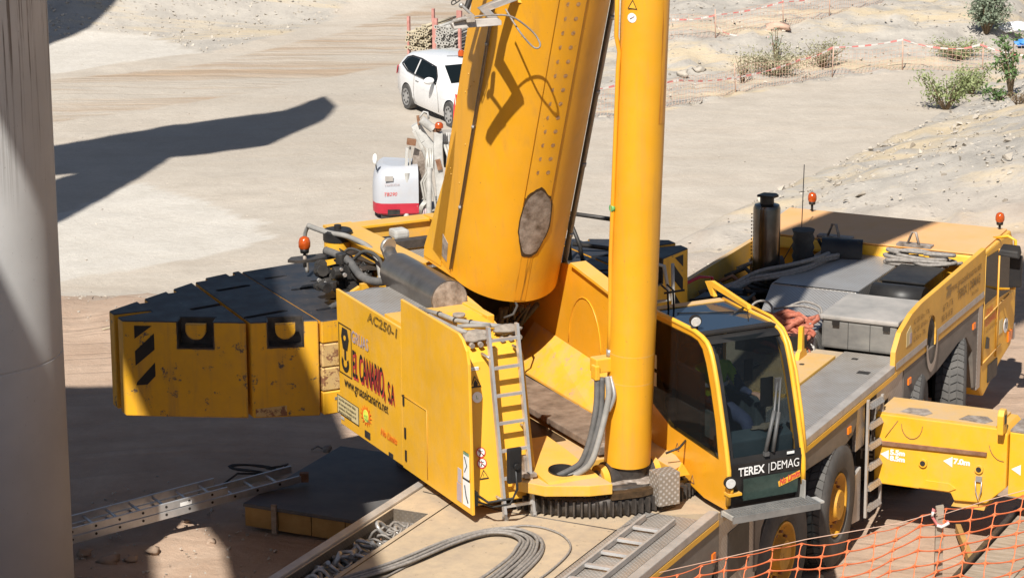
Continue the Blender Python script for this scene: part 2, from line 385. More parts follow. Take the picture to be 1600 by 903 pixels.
def copy_obj(o, parent=None, loc=None, rot=None):
    c = o.copy(); COL.objects.link(c)
    if parent is not None: c.parent = parent
    if loc is not None: c.location = loc
    if rot is not None: c.rotation_euler = rot
    return c
def copy_tree(o, parent=None):
    c = copy_obj(o, parent)
    for ch in list(o.children): copy_tree(ch, c)
    return c
def arc(c, r, a0, a1, n, plane='xz', y=0.0):
    out = []
    for i in range(n+1):
        a = radians(a0 + (a1-a0)*i/n); u, v = c[0]+r*cos(a), c[1]+r*sin(a); out.append((u, v))
    return out
# ================================================================== the setting: ground
PINK, GREYG, PALE, ROAD, GRAVEL, GREEN, OCHRE = range(7)
def inpoly(x, y, poly):
    c = False; j = len(poly)-1
    for i in range(len(poly)):
        if (poly[i][1] > y) != (poly[j][1] > y) and x < (poly[j][0]-poly[i][0])*(y-poly[i][1])/(poly[j][1]-poly[i][1])+poly[i][0]: c = not c
        j = i
    return c
def gp(lst): return [tuple(gat(*p)[:2]) for p in lst]
Z_PALE1 = gp([(40, 350), (95, 335), (210, 288), (330, 318), (400, 350), (428, 375), (330, 400), (200, 425), (90, 440), (40, 450)])
Z_PALE2 = gp([(60, 75), (140, 48), (240, 58), (310, 82), (200, 98), (82, 115), (60, 118)])
Z_GRAVL = gp([(60, 62), (82, 60), (140, 46), (240, 58), (320, 84), (420, 60), (520, 30), (560, -20), (60, -40)])
Z_ROADR = gp([(1000, 175), (1150, 145), (1300, 118), (1410, 108), (1535, 112), (1600, 90), (1440, 195), (1180, 312), (1060, 350), (700, 380), (440, 390), (330, 318), (210, 288), (500, 200), (900, 175)])
Z_TRACK = gp([(50, 128), (300, 104), (470, 66), (640, 18), (760, -25), (1050, -25), (900, 50), (740, 84), (560, 112), (330, 158), (50, 196)])
Z_BANK = gp([(890, 200), (960, 188), (1060, 170), (1150, 151), (1300, 123), (1410, 113), (1535, 116), (1640, 105), (1700, 60), (1700, -25), (900, -25), (890, 80)])
def build_ground():
    xs = []; x = -60.0
    while x < 75:
        xs.append(x); x += 0.22 if -14 < x < 16 else 1.5
    ys = []; y = 6.0
    while y < 140:
        ys.append(y); y += 0.22 if 24 < y < 92 else 1.0
    nx, ny = len(xs), len(ys); verts = []; cols = []
    for yy in ys:
        for xx in xs:
            h = terr(xx, yy)
            d = crest(xx, yy)
            n1 = noise.fractal(Vector((xx*0.35, yy*0.35, 0)), 1.0, 2.0, 4)
            n2 = noise.fractal(Vector((xx*1.7, yy*1.7, 5)), 1.0, 2.0, 3)
            rough = 0.02
            slope_zone = sm(-0.4, 0.3, d)*sm(39, 46, yy)
            gz = max(slope_zone, 1.0 if (xx > 0 and yy > 60 and inpoly(xx+n2*0.2, yy+n2*0.2, Z_BANK)) else 0.0)
            left = (1-sm(-4.2, -2.5, xx))*(1-sm(28, 34, yy))
            rough += 0.12*gz + 0.09*left + 0.05*sm(37, 40, yy)*(1-sm(43, 46, yy))
            h += n2*rough + n1*0.03
            verts.append((xx, yy, h))
            # real soil colours by zone (R: gravel/grey, G: pink-brown soil, B: pale slab or road dust)
            g = gz; p = 0.0; b = 0.0
            e = n1*0.9 + n2*0.35
            if yy < 48: p = max(0, min(1, 0.5 + (42.8 - yy + n1*3.5 + n2*1.6)*0.5))
            if d > 0 and yy < 46: p = max(p, 0.55)
            jx, jy = xx+n2*0.25, yy+n2*0.25
            if inpoly(jx, jy, Z_PALE1) or inpoly(jx, jy, Z_PALE2): b = 1.0; p *= 0.1

            if inpoly(jx, jy, Z_GRAVL): g = max(g, 0.9)
            if yy > 56 and xx > 10.2 and d < 0.3 and g < 2: pass
            tr = 1.0 if inpoly(jx, jy, Z_TRACK) else (0.12+0.75*(1-sm(36, 43, yy+n1*3)))
            cols.append((g, p, b, tr))
    faces = [(j*nx+i, j*nx+i+1, (j+1)*nx+i+1, (j+1)*nx+i) for j in range(ny-1) for i in range(nx-1)]
    me = bpy.data.meshes.new('ground'); me.from_pydata(verts, [], faces); me.update()
    ca = me.color_attributes.new('zone', 'FLOAT_COLOR', 'POINT')
    ca.data.foreach_set('color', [v for c in cols for v in c])
    me.polygons.foreach_set('use_smooth', [True]*len(me.polygons))
    m, nt, b = base_mat('soil', 0.95, 0, 0.15)
    at = nd(nt, 'ShaderNodeAttribute', attribute_name='zone'); sp = nd(nt, 'ShaderNodeSeparateColor'); nt.links.new(at.outputs['Color'], sp.inputs[0])
    big = noise_n(nt, 0.16, 5, 0.6); mid = noise_n(nt, 1.1, 8, 0.68); fine = noise_n(nt, 9, 8, 0.75)
    # wheel tracks: streaks running obliquely
    tc = nd(nt, 'ShaderNodeTexCoord'); mp = nd(nt, 'ShaderNodeMapping'); mp.inputs['Rotation'].default_value = (0, 0, radians(-52)); mp.inputs['Scale'].default_value = (0.10, 1.3, 1)
    nt.links.new(tc.outputs['Object'], mp.inputs[0]); st = nd(nt, 'ShaderNodeTexNoise'); st.inputs['Scale'].default_value = 1.0; st.inputs['Detail'].default_value = 5
    nt.links.new(mp.outputs[0], st.inputs['Vector'])
    road = mixc(nt, ramp(nt, big, 0.38, 0.62), (0.455, 0.41, 0.35, 1), (0.53, 0.475, 0.405, 1))
    road = mixc(nt, ramp(nt, mid, 0.40, 0.72, (0, 0, 0, 1), (0.55,)*3+(1,)), road, (0.38, 0.335, 0.28, 1))
    tm0 = nd(nt, 'ShaderNodeMath', operation='MULTIPLY'); nt.links.new(ramp(nt, st.outputs[0], 0.46, 0.66, (0, 0, 0, 1), (0.75,)*3+(1,)), tm0.inputs[0]); nt.links.new(at.outputs['Alpha'], tm0.inputs[1])
    road = mixc(nt, tm0.outputs[0], road, (0.37, 0.25, 0.155, 1))
    gravel = mixc(nt, ramp(nt, mid, 0.35, 0.65), (0.34, 0.32, 0.29, 1), (0.50, 0.465, 0.41, 1))
    mp4 = nd(nt, 'ShaderNodeMapping'); mp4.inputs['Rotation'].default_value = (0, 0, radians(-60)); mp4.inputs['Scale'].default_value = (0.12, 0.75, 1); nt.links.new(tc.outputs['Object'], mp4.inputs[0])
    st4 = nd(nt, 'ShaderNodeTexNoise'); st4.inputs['Scale'].default_value = 1.0; st4.inputs['Detail'].default_value = 6; st4.inputs['Roughness'].default_value = 0.65; nt.links.new(mp4.outputs[0], st4.inputs['Vector'])
    gravel = mixc(nt, ramp(nt, st4.outputs[0], 0.50, 0.60, (0, 0, 0, 1), (0.9,)*3+(1,)), gravel, (0.58, 0.475, 0.32, 1))
    gravel = mixc(nt, ramp(nt, fine, 0.55, 0.68, (0, 0, 0, 1), (0.6,)*3+(1,)), gravel, (0.24, 0.21, 0.185, 1))
    pink = mixc(nt, ramp(nt, mid, 0.35, 0.7), (0.40, 0.275, 0.195, 1), (0.53, 0.39, 0.29, 1))
    slab = mixc(nt, ramp(nt, mid, 0.35, 0.7), (0.53, 0.495, 0.44, 1), (0.60, 0.565, 0.51, 1))
    mp3 = nd(nt, 'ShaderNodeMapping'); mp3.inputs['Rotation'].default_value = (0, 0, radians(-40)); mp3.inputs['Scale'].default_value = (0.045, 2.6, 1)
    wv = nd(nt, 'ShaderNodeVectorMath', operation='ADD'); nw = nd(nt, 'ShaderNodeTexNoise'); nw.inputs['Scale'].default_value = 0.07; nw.inputs['Detail'].default_value = 1
    sc3 = nd(nt, 'ShaderNodeVectorMath', operation='SCALE'); sc3.inputs['Scale'].default_value = 9.0; nt.links.new(tc.outputs['Object'], nw.inputs['Vector']); nt.links.new(nw.outputs['Color'], sc3.inputs[0]); nt.links.new(tc.outputs['Object'], wv.inputs[0]); nt.links.new(sc3.outputs[0], wv.inputs[1]); nt.links.new(wv.outputs[0], mp3.inputs[0])
    st3 = nd(nt, 'ShaderNodeTexNoise'); st3.inputs['Scale'].default_value = 1.0; st3.inputs['Detail'].default_value = 4; nt.links.new(mp3.outputs[0], st3.inputs['Vector'])
    tm = nd(nt, 'ShaderNodeMath', operation='MULTIPLY'); nt.links.new(ramp(nt, st3.outputs[0], 0.50, 0.66, (0, 0, 0, 1), (0.50,)*3+(1,)), tm.inputs[0]); nt.links.new(at.outputs['Alpha'], tm.inputs[1])
    road = mixc(nt, tm.outputs[0], road, (0.37, 0.275, 0.19, 1))
    rt_ = nd(nt, 'ShaderNodeMath', operation='MULTIPLY'); nt.links.new(ramp(nt, st3.outputs[0], 0.50, 0.62), rt_.inputs[0]); nt.links.new(at.outputs['Alpha'], rt_.inputs[1]); rut = rt_.outputs[0]
    pinkt = mixc(nt, ramp(nt, st3.outputs[0], 0.50, 0.60, (0, 0, 0, 1), (0.28,)*3+(1,)), pink, (0.32, 0.225, 0.165, 1)); pink = pinkt
    c = mixc(nt, sp.outputs[1], road, pink); c = mixc(nt, sp.outputs[0], c, gravel); c = mixc(nt, sp.outputs[2], c, slab)
    vo = nd(nt, 'ShaderNodeTexVoronoi'); vo.inputs['Scale'].default_value = 7.0; nt.links.new(tc.outputs['Object'], vo.inputs['Vector'])
    peb = ramp(nt, vo.outputs['Distance'], 0.10, 0.32, (1, 1, 1, 1), (0, 0, 0, 1))
    vr = nd(nt, 'ShaderNodeSeparateColor'); nt.links.new(vo.outputs['Color'], vr.inputs[0])
    sel = nd(nt, 'ShaderNodeMath', operation='GREATER_THAN'); nt.links.new(vr.outputs[0], sel.inputs[0]); sel.inputs[1].default_value = 0.72
    pm = nd(nt, 'ShaderNodeMath', operation='MULTIPLY'); nt.links.new(sel.outputs[0], pm.inputs[0]); nt.links.new(peb, pm.inputs[1])
    gm = nd(nt, 'ShaderNodeMath', operation='MULTIPLY'); nt.links.new(pm.outputs[0], gm.inputs[0])
    ga = nd(nt, 'ShaderNodeMath', operation='MULTIPLY_ADD'); nt.links.new(sp.outputs[0], ga.inputs[0]); ga.inputs[1].default_value = 0.85; ga.inputs[2].default_value = 0.12
    nt.links.new(ga.outputs[0], gm.inputs[1])
    pc = mixc(nt, vr.outputs[1], (0.22, 0.19, 0.165, 1), (0.62, 0.57, 0.50, 1))
    c = mixc(nt, gm.outputs[0], c, pc)
    c = mixc(nt, ramp(nt, fine, 0.30, 0.75, (0.30,)*3+(1,), (0, 0, 0, 1)), c, mul((0.30, 0.25, 0.2), 0.9)+(1,))
    nt.links.new(c, b.inputs['Base Color'])
    hs = nd(nt, 'ShaderNodeMath', operation='MULTIPLY_ADD'); nt.links.new(mid, hs.inputs[0]); hs.inputs[1].default_value = 2.0; nt.links.new(fine, hs.inputs[2])
    ha = nd(nt, 'ShaderNodeMath', operation='ADD'); hr = nd(nt, 'ShaderNodeMath', operation='MULTIPLY_ADD'); nt.links.new(rut, hr.inputs[0]); hr.inputs[1].default_value = -0.8; nt.links.new(hs.outputs[0], hr.inputs[2])
    nt.links.new(hr.outputs[0], ha.inputs[0]); nt.links.new(gm.outputs[0], ha.inputs[1])
    bump(nt, b, ha.outputs[0], 0.55, 0.05)
    me.materials.append(m)
    g = bpy.data.objects.new('ground', me); COL.objects.link(g); tag(g, kind='structure')
    # outer terrain to the horizon
    mb = MB(); mb.box(-900, 900, -300, 1500, -6, -2.6); o = mb.build('terrain', m); tag(o, kind='structure')
build_ground()

def ground_z(x, y): return terr(x, y)
# pebbles and small stones scattered on the dirt, gravel banks (nobody could count them)
mb = MB()
def stone_at(mb, x, y, r):
    z = terr(x, y)+r*0.25; q = [Vector((random.uniform(-1, 1), random.uniform(-1, 1), random.uniform(-0.6, 0.7))).normalized()*r*random.uniform(0.7, 1.2) for _ in range(7)]
    vs = [mb.bm.verts.new(Vector((x, y, z))+p) for p in q]
    try:
        h = bmesh.ops.convex_hull(mb.bm, input=vs)
    except Exception: pass
def bb(P): return min(p[0] for p in P), max(p[0] for p in P), min(p[1] for p in P), max(p[1] for p in P)
BBK, BGL = bb(Z_BANK), bb(Z_GRAVL)
for i in range(7600):
    k = random.random()
    if k < 0.40:
        d = abs(random.gauss(0, 3.2)); t = random.uniform(-3, 26); x = RX + RDX*t + RDY*d; y = RY + RDY*t - RDX*d
        if y < 40 or x > 18: continue
        r = random.uniform(0.014, 0.040)*(2.4 if random.random() < 0.07 else 1)
    elif k < 0.74:
        x = random.uniform(max(0, BBK[0]), BBK[1]); y = random.uniform(BBK[2], BBK[3]); r = random.uniform(0.02, 0.06)
        if not inpoly(x, y, Z_BANK): continue
    elif k < 0.86:
        x = random.uniform(BGL[0], BGL[1]); y = random.uniform(BGL[2], BGL[3]); r = random.uniform(0.02, 0.06)
        if not inpoly(x, y, Z_GRAVL): continue
    elif k < 0.94:
        x = random.uniform(-8, 6); y = random.gauss(41.5, 1.2); r = random.uniform(0.010, 0.035)
    elif k < 0.97:
        x = random.uniform(-12, 12); y = random.uniform(44, 75); r = random.uniform(0.010, 0.03)
    else:
        x = random.uniform(-5, -2.6); y = random.uniform(27, 32.5); r = random.uniform(0.010, 0.03)
    stone_at(mb, x, y, r)
o = mb.build('gravel_stones', rock_m); tag(o, 'loose grey and pale stones scattered over the dirt and banks', 'gravel', kind='stuff')
STONES = [(1068, 118, 0.13, 'pale boulder on the gravel behind the lower tape fence'), (1092, 112, 0.12, 'small pale stone right of the larger boulder by the lower fence'), (942, 188, 0.10, 'small white stone between boom and lift cylinder'),
          (132, 866, 0.07, 'rounded dirt stone nearest the foot of the concrete pillar'), (170, 880, 0.10, 'biggest brown clod in the shade right of the pillar foot'), (330, 848, 0.045, 'small stone on the sunlit dirt below the ladder'), (205, 875, 0.06, 'clod on the edge of the sunlit dirt patch'),
          (240, 862, 0.06, 'flat clod in the sunlit dirt left of centre'), (290, 815, 0.04, 'little stone just under the ladder rail'), (1190, 330, 0.07, 'stone on the dirt above the exhaust stack left'), (1290, 285, 0.07, 'dark edged stone on the slope above the beacon')]
for i, (px, py, r, lb) in enumerate(STONES):
    p = gat(px, py); m2 = MB(); m2.blob((0, 0, r*0.35), r, seed=i, sub=2, amp=0.45, sc=(1.2, 1, 0.7)); o = m2.build('stone', clod_m if py > 700 else rock_m, loc=p); tag(o, lb, 'stone')
# green stagnant water in the ditch at the top right
m, nt, b = base_mat('ditch_water', 0.45, 0, 0.3); n = noise_n(nt, 1.5, 5, 0.7)
nt.links.new(mixc(nt, ramp(nt, n, 0.4, 0.65), (0.09, 0.12, 0.03, 1), (0.20, 0.20, 0.09, 1)), b.inputs['Base Color'])
mb = MB(); mb.box(11.5, 24, 72, 86, -3.2, -2.86); o = mb.build('water', m); tag(o, kind='structure')
for px, py, mm, nm, lb, sc in ((1585, 46, white_bag, 'plastic_bag', 'white plastic bag lying in the green ditch', 0.28), (1602, 70, blue_bag, 'plastic_bag', 'blue plastic scrap at the right edge in the green ditch', 0.2)):
    p = gat(px, py, 0.3); m2 = MB(); m2.blob((0, 0, 0.05), sc, seed=9, sub=3, amp=0.5, sc=(1.4, 0.8, 0.35)); tag(m2.build(nm, mm, loc=p), lb, 'bag')

# ================================================================== concrete pillar and unseen slabs added to shade the site
m, nt, b = base_mat('pillar_concrete', 0.85, 0, 0.3)
n1 = noise_n(nt, 0.8, 5, 0.6); n2 = noise_n(nt, 1.0, 6, 0.75, stretch=(17, 17, 0.30)); n3 = noise_n(nt, 30, 3, 0.6)
c = mixc(nt, ramp(nt, n1, 0.3, 0.7), (0.45, 0.45, 0.445, 1), (0.56, 0.56, 0.555, 1))
tc = nd(nt, 'ShaderNodeTexCoord'); sp = nd(nt, 'ShaderNodeSeparateXYZ'); nt.links.new(tc.outputs['Object'], sp.inputs[0])
hz = ramp(nt, sp.outputs[2], 0.0, 1.0)
mr = nd(nt, 'ShaderNodeMapRange'); nt.links.new(sp.outputs[2], mr.inputs[0]); mr.inputs[1].default_value = 4.3; mr.inputs[2].default_value = 6.0
sm_ = nd(nt, 'ShaderNodeMath', operation='MULTIPLY'); nt.links.new(mr.outputs[0], sm_.inputs[0]); nt.links.new(ramp(nt, n2, 0.54, 0.60), sm_.inputs[1])
c = mixc(nt, sm_.outputs[0], c, (0.19, 0.17, 0.155, 1))
c = mixc(nt, ramp(nt, n3, 0.70, 0.74, (0, 0, 0, 1), (0.5,)*3+(1,)), c, (0.2, 0.19, 0.18, 1))
mr2 = nd(nt, 'ShaderNodeMapRange'); nt.links.new(sp.outputs[2], mr2.inputs[0]); mr2.inputs[1].default_value = 2.2; mr2.inputs[2].default_value = 0.6
s2 = nd(nt, 'ShaderNodeMath', operation='MULTIPLY'); nt.links.new(mr2.outputs[0], s2.inputs[0]); s2.inputs[1].default_value = 0.35
c = mixc(nt, s2.outputs[0], c, (0.36, 0.30, 0.25, 1))
nt.links.new(c, b.inputs['Base Color']); bump(nt, b, n3, 0.1, 0.008)
mb = MB(); prof = [(1.07, -0.6), (1.07, 2.78), (1.062, 2.785), (1.062, 2.80), (1.07, 2.805), (1.07, 13.2)]
mb.lathe(prof, 'z', (0, 0, 0), 64)
o = mb.build('concrete_pillar', m, loc=(-5.62, 28.0, 0), smooth_angle=0.6); tag(o, 'thick round concrete pillar with rust streaks at the left edge', 'pillar')
def caster(poly, z0, z1, label):  # unseen overhead slabs, shaped so that their shadows fall across the site
    mb = MB(); mb.prism(poly, 'z', z0, z1); o = mb.build('shadow_slab', concrete); tag(o, label, 'caster')
caster([(-18, 20.4), (-5.46, 20.4), (-5.62, 21.5), (-5.86, 22.8), (-7.9, 23.6), (-18, 23.8)], 14.0, 15.0, 'unseen slab added overhead to cast the broad shadow at the lower left')
caster([(-7.02, 20.38), (-5.47, 20.38), (-5.40, 19.9), (-5.21, 18.97), (-4.4, 14), (-3.35, 8), (-4.8, 8), (-5.75, 14), (-6.36, 17.32), (-6.52, 18.24), (-6.82, 19.04), (-6.94, 19.75)], 14.0, 15.0, 'narrow unseen girder of the viaduct out of view')
caster([(-18, 20.38), (-7.95, 20.38), (-7.79, 18.86), (-7.51, 17.34), (-6.8, 13), (-5.9, 8), (-18, 8)], 14.0, 15.0, 'wide unseen girder of the viaduct out of view')
def sh2cast(lst, z):  # traces a ground shadow back along the sun to shape its unseen slab
    out = []
    for p in lst:
        g = gat(*p); q = g - LDIR*((z-g.z)/sin(SUN_EL)); out.append((q.x, q.y))
    return out
caster(sh2cast([(-160, 276), (40, 240), (250, 205), (430, 180), (470, 165), (495, 158), (513, 174), (498, 192), (420, 228), (262, 248), (205, 287), (92, 350), (40, 372), (-60, 410), (-60, 330), (135, 268), (-60, 291), (-160, 300)], 14.5), 14.5, 15.2, 'unseen slab cut to the outline of the far ground shadow')
caster(sh2cast([(-120, 130), (40, 88), (78, 70), (140, 45), (165, 22), (186, -2), (200, -20), (-120, 20)], 14.5), 14.5, 15.2, 'unseen slab cut to the outline of the farthest ground shadow')
# ================================================================== the mobile crane: carrier
OX, OY = 0.801, 27.018
AK, BS = radians(25.4), radians(26.1)
RK, RS = (0, 0, -AK), (0, 0, BS)
crane = thing('mobile_crane', 'huge yellow mobile crane with raised boom parked across the building site', 'crane', (OX, OY, 0))
def K(mb, name, mat, **kw): return mb.build(name, mat, crane, rot=RK, **kw)
def S(mb, name, mat, **kw): return mb.build(name, mat, crane, rot=RS, **kw)
def B(*a): return MB().box(*a)

chassis = K(B(-0.62, 0.62, -7.2, 9.0, 0.62, 1.60), 'chassis', blackm, bevel=0.02)
mb = B(-1.2, 1.2, -7, 8.3, 0.95, 1.18)
for y in (-5.7, -4.0, -1.0, 1.38, 3.07, 6.0, 7.65): mb.cyl((-1.25, y, 0.7), (1.25, y, 0.7), 0.13, n=12)
mb.build('axle_frame', blackm, chassis)
# deck of the rear half, with an open bin in it
BX0, BX1, BY0, BY1 = -1.40, -1.02, -4.1, -1.60
mb = MB()
for a in ((-1.42, BX0, -7, -0.3), (BX1, 0.80, -7, -0.3), (BX0, BX1, -7, BY0), (BX0, BX1, BY1, -0.3)):
    mb.box(a[0], a[1], a[2], a[3], 1.60, 1.72)
deck = K(mb, 'deck_plate', deck_tan)
mb = MB(); mb.box(BX0-0.02, BX1+0.02, BY0, BY1, 1.42, 1.44); mb.box(BX0-0.02, BX0, BY0, BY1, 1.30, 1.716); mb.box(BX1, BX1+0.02, BY0, BY1, 1.30, 1.716)
mb.box(BX0, BX1, BY0-0.02, BY0, 1.30, 1.716); mb.box(BX0, BX1, BY1, BY1+0.02, 1.30, 1.716)
mb.build('bin', chx, deck)
K(B(-0.74, 1.38, -0.3, 5.3, 1.60, 1.716), 'mid_deck', deck_tan)
K(B(-1.5, -0.74, -0.3, 5.3, 1.60, 1.714), 'mid_deck', deck_tan)
# diamond plate walkways along the right edge
mb = B(0.80, 1.38, -7, -0.72, 1.62, 1.726); K(mb, 'walkway_plate', chz)
w = K(B(0.78, 1.40, -0.05, 5.30, 1.70, 1.728), 'walkway_plate', chz)
MB().box(1.18, 1.32, 4.52, 4.62, 1.728, 1.732).build('grab_slot', blackm, w)
MB().box(0.95, 1.02, 5.02, 5.08, 1.728, 1.732).build('grab_slot', blackm, w)
w2 = K(B(0.10, 0.775, 3.35, 5.0, 1.70, 1.760), 'deck_hatch', yellow_dusty, bevel=0.008)
MB().cyl((0.55, 4.5, 1.75), (0.55, 4.5, 1.765), 0.03, n=12).build('plug', blackm, w2)
# seams, weld beads on the rear deck
mb = MB(); mb.tube([(-1.36, -1.05, 1.722), (-0.40, -1.25, 1.722), (0.80, -1.30, 1.722)], 0.006, 5); mb.tube([(0.80, -1.3, 1.723), (0.80, -7, 1.723)], 0.008, 5); mb.tube([(0.8, -1.30, 1.723), (1.05, -0.45, 1.723)], 0.008, 5); mb.tube([(-0.96, -1.2, 1.722), (-0.96, -7, 1.722)], 0.006, 5)
K(mb, 'weld_bead', gearsteel)
# edge rails and yellow stripe
for y0, y1 in ((-7, -0.47), (-0.05, 5.0)):
    K(B(1.40, 1.5, y0, y1, 1.66, 1.745), 'edge_rail', alu_dirty, bevel=0.01)
    K(B(1.44, 1.503, y0, y1, 1.60, 1.655), 'edge_stripe', yellow)
K(MB().prism([(1.38, -0.05), (1.5, -0.05), (1.5, -0.47), (1.05, -0.72), (0.8, -0.72), (0.8, -0.05)], 'z', 1.60, 1.725), 'corner_plate', deck_tan)
K(B(-1.52, -1.425, -7, 5.0, 1.64, 1.745), 'edge_rail', alu_dirty, bevel=0.01)
K(B(-1.50, -1.40, -7, 5.0, 1.2, 1.638), 'side_skirt', blackm)
# side panels / mudguards, right side
def arcpoly(y0, y1, z):   # simple wheel arch panel
    return None
mb = MB(); mb.prism([(-7, 1.02), (-1.1, 1.02), (-0.62, 1.10), (-0.42, 1.32), (-0.42, 1.595), (-7, 1.595)], 'x', 1.40, 1.49)
f = K(mb, 'mudguard', fender_m, bevel=0.01); MB().box(1.49, 1.505, -0.62, -0.54, 1.28, 1.36).build('marker_lamp', orange_lens, f)
mb = MB(); mb.prism([(-0.40, 0.55), (0.60, 0.55), (0.60, 1.595), (-0.40, 1.595)], 'x', 1.43, 1.475); cp = K(mb, 'side_plate', chx)
MB().prism([(-0.16, 0.95), (0.42, 0.95), (0.42, 1.42), (-0.16, 1.42)], 'x', 1.475, 1.480).build('storage_opening', blackm, cp)
mb = MB(); mb.prism([(0.56, 0.78), (0.62, 0.78), (0.74, 1.18), (1.05, 1.42), (1.9, 1.40), (3.30, 1.30), (3.52, 1.34), (3.66, 1.45), (3.68, 1.595), (0.56, 1.595)], 'x', 1.405, 1.49)
f = K(mb, 'mudguard', fender_m, bevel=0.012); MB().box(1.49, 1.506, 3.33, 3.43, 1.405, 1.475).build('marker_lamp', orange_lens, f)
mb = MB(); mb.prism([(3.69, 1.10), (3.98, 1.10), (3.98, 1.595), (3.69, 1.595)], 'x', 1.43, 1.47); K(mb, 'side_plate', chx)
mb = MB(); mb.prism([(4.33, 0.95), (4.45, 0.95), (4.52, 1.42), (4.76, 1.42), (4.80, 0.95), (5.26, 0.95), (5.26, 1.70), (4.33, 1.60)], 'x', 1.43, 1.485)
K(mb, 'side_plate', chx)
mb = MB(); mb.prism([(5.28, 1.23), (5.35, 1.18), (6.6, 1.24), (7.0, 1.30), (7.4, 1.36), (7.75, 1.34), (8.02, 1.10), (8.12, 0.60), (8.22, 0.60), (8.22, 1.595), (5.28, 1.595)], 'x', 1.40, 1.49)
f = K(mb, 'mudguard', fender_m, bevel=0.012)
for y in (5.43, 7.98): MB().box(1.49, 1.506, y, y+0.10, 1.38, 1.45).build('marker_lamp', orange_lens, f)
mb = MB(); mb.prism([(8.225, 0.55), (8.38, 0.55), (8.40, 1.75), (8.225, 1.62)], 'x', 1.43, 1.495); K(mb, 'side_plate', chx)
mb = MB(); mb.prism([(8.0, 0.5), (8.1, 0.5), (8.2, 1.0), (8.1, 1.5), (7.9, 1.5), (8.0, 1.0)], 'x', 0.62, 1.40); K(mb, 'wheel_housing', yellow_dusty)

# ---- upright text panel at the right of the engine deck
pan = MB(); pan.prism([(4.90, 1.60), (8.42, 1.60), (8.42, 2.30), (5.86, 2.24), (5.50, 2.20), (5.10, 2.08), (4.92, 1.90)], 'x', 1.44, 1.50)
panel = K(pan, 'side_panel', side_paint, bevel=0.008)
ov = MB(); ov.prism([(6.28+0.17*cos(2*pi*k/20)*1.0, 1.72+0.27*sin(2*pi*k/20)) for k in range(20)], 'x', 1.3, 1.6); cut(panel, ov)
MB().box(1.503, 1.506, 4.95, 6.08, 1.69, 1.765).build('reflective_stripe', alu_dirty, panel); MB().box(1.503, 1.506, 6.48, 8.40, 1.69, 1.765).build('reflective_stripe', alu_dirty, panel)
mb = MB(); n = 24
for i in range(n):
    a, b_ = 2*pi*i/n, 2*pi*(i+1)/n
    for (r1, r2) in ((1.0, 1.35),):
        q = [(1.512, 6.28+0.165*r*cos(t), 1.68+0.27*r*sin(t)) for r, t in ((r1, a), (r2, a), (r2, b_), (r1, b_))]
        if sin(a) < 0.2: mb.face(q)
mb.build('opening_surround', chx, panel, recalc=False)
tw = MB().lathe([(0.03, 1.40), (0.10, 1.455), (0.19, 1.485), (0.25, 1.47), (0.27, 1.40)], 'x', (0, 6.28, 1.72), 28).build('filter_cover', rubber, panel)
YD, ZU = (0, 1, 0), (0, 0, 1)
def tk_(body, y, z, size, mat=faded_ink, **kw): return text(body, (1.504, y, z), YD, ZU, size, mat, panel, **kw)
tk_('www.gruaselcanario.net', 6.95, 2.085, 0.145, sx=0.92)
tk_('TEREX | DEMAG', 7.26, 1.93, 0.155, sx=0.86, off=0.003); tk_('No Limits', 7.85, 1.83, 0.08, sx=0.9, shear=0.3)
tk_('667 74 17 76', 6.68, 1.925, 0.115, sx=0.66); tk_('950 30 49 50', 6.64, 1.805, 0.115, sx=0.72)
for i, z in enumerate((2.05, 1.945, 1.845)): tk_(('AC 120/1 60 m - 7 TN', 'AC 120/1 50M 60 m - 7 TN', 'AC 60 6 m - 7TN')[i], 5.56, z, 0.088, sx=0.72)
mb = MB(); mb.prism([(6.80, 2.07), (6.98, 2.07), (6.98, 2.12), (6.93, 2.14), (6.93, 2.17), (6.99, 2.17), (6.99, 2.20), (6.79, 2.20), (6.79, 2.17), (6.85, 2.17), (6.85, 2.14), (6.80, 2.12)], 'x', 1.502, 1.505); mb.build('telephone_sign', faded_ink, panel)
mb = MB(); mb.prism([(5.30, 1.86), (5.50, 1.86), (5.50, 2.00), (5.44, 2.08), (5.30, 2.02)], 'x', 1.502, 1.505); mb.build('sticker', cream, panel)
MB().prism([(5.42, 1.87), (5.49, 1.87), (5.49, 1.99), (5.42, 1.99)], 'x', 1.505, 1.507).build('sticker', lilac_ink, panel)

# ---- engine deck: well walls, tread-plate hood, boxes
K(B(-1.5, -1.44, 4.9, 8.42, 1.60, 2.15), 'side_panel', yellow_dusty, bevel=0.006)
K(B(-1.44, 1.44, 5.0, 8.42, 1.30, 1.60), 'engine_bay_floor', blackm)
K(B(-1.44, 1.42, 8.36, 8.42, 1.60, 2.18), 'rear_bulkhead', yellow)
mb = MB(); mb.hexa([(-0.58, 6.5, 1.60), (0.50, 6.5, 1.60), (0.54, 8.36, 1.60), (-0.60, 8.36, 1.60)], [(-0.56, 6.5, 2.10), (0.50, 6.5, 2.10), (0.54, 8.36, 2.10), (-0.56, 8.30, 2.10)])
mb.hexa([(-0.32, 5.20, 1.60), (0.44, 5.20, 1.60), (0.50, 6.49, 1.60), (-0.57, 6.49, 1.60)], [(-0.30, 5.30, 1.92), (0.43, 5.30, 1.92), (0.50, 6.49, 2.095), (-0.56, 6.49, 2.095)])
hood = K(mb, 'engine_hood', chzl, bevel=0.015)
mb = MB()
for (x, y, z) in ((-0.2, 6.5, 2.104),): mb.box(-0.52, 0.52, 6.5, 6.515, 2.102, 2.108)
mb.build('hood_joint', blackm, hood)
bx = K(B(0.48, 1.38, 5.34, 6.34, 1.735, 2.07), 'storage_box', greybox, bevel=0.03)
MB().box(0.46, 1.40, 5.32, 6.36, 2.072, 2.13).build('lid', boxlid, bx, bevel=0.02)
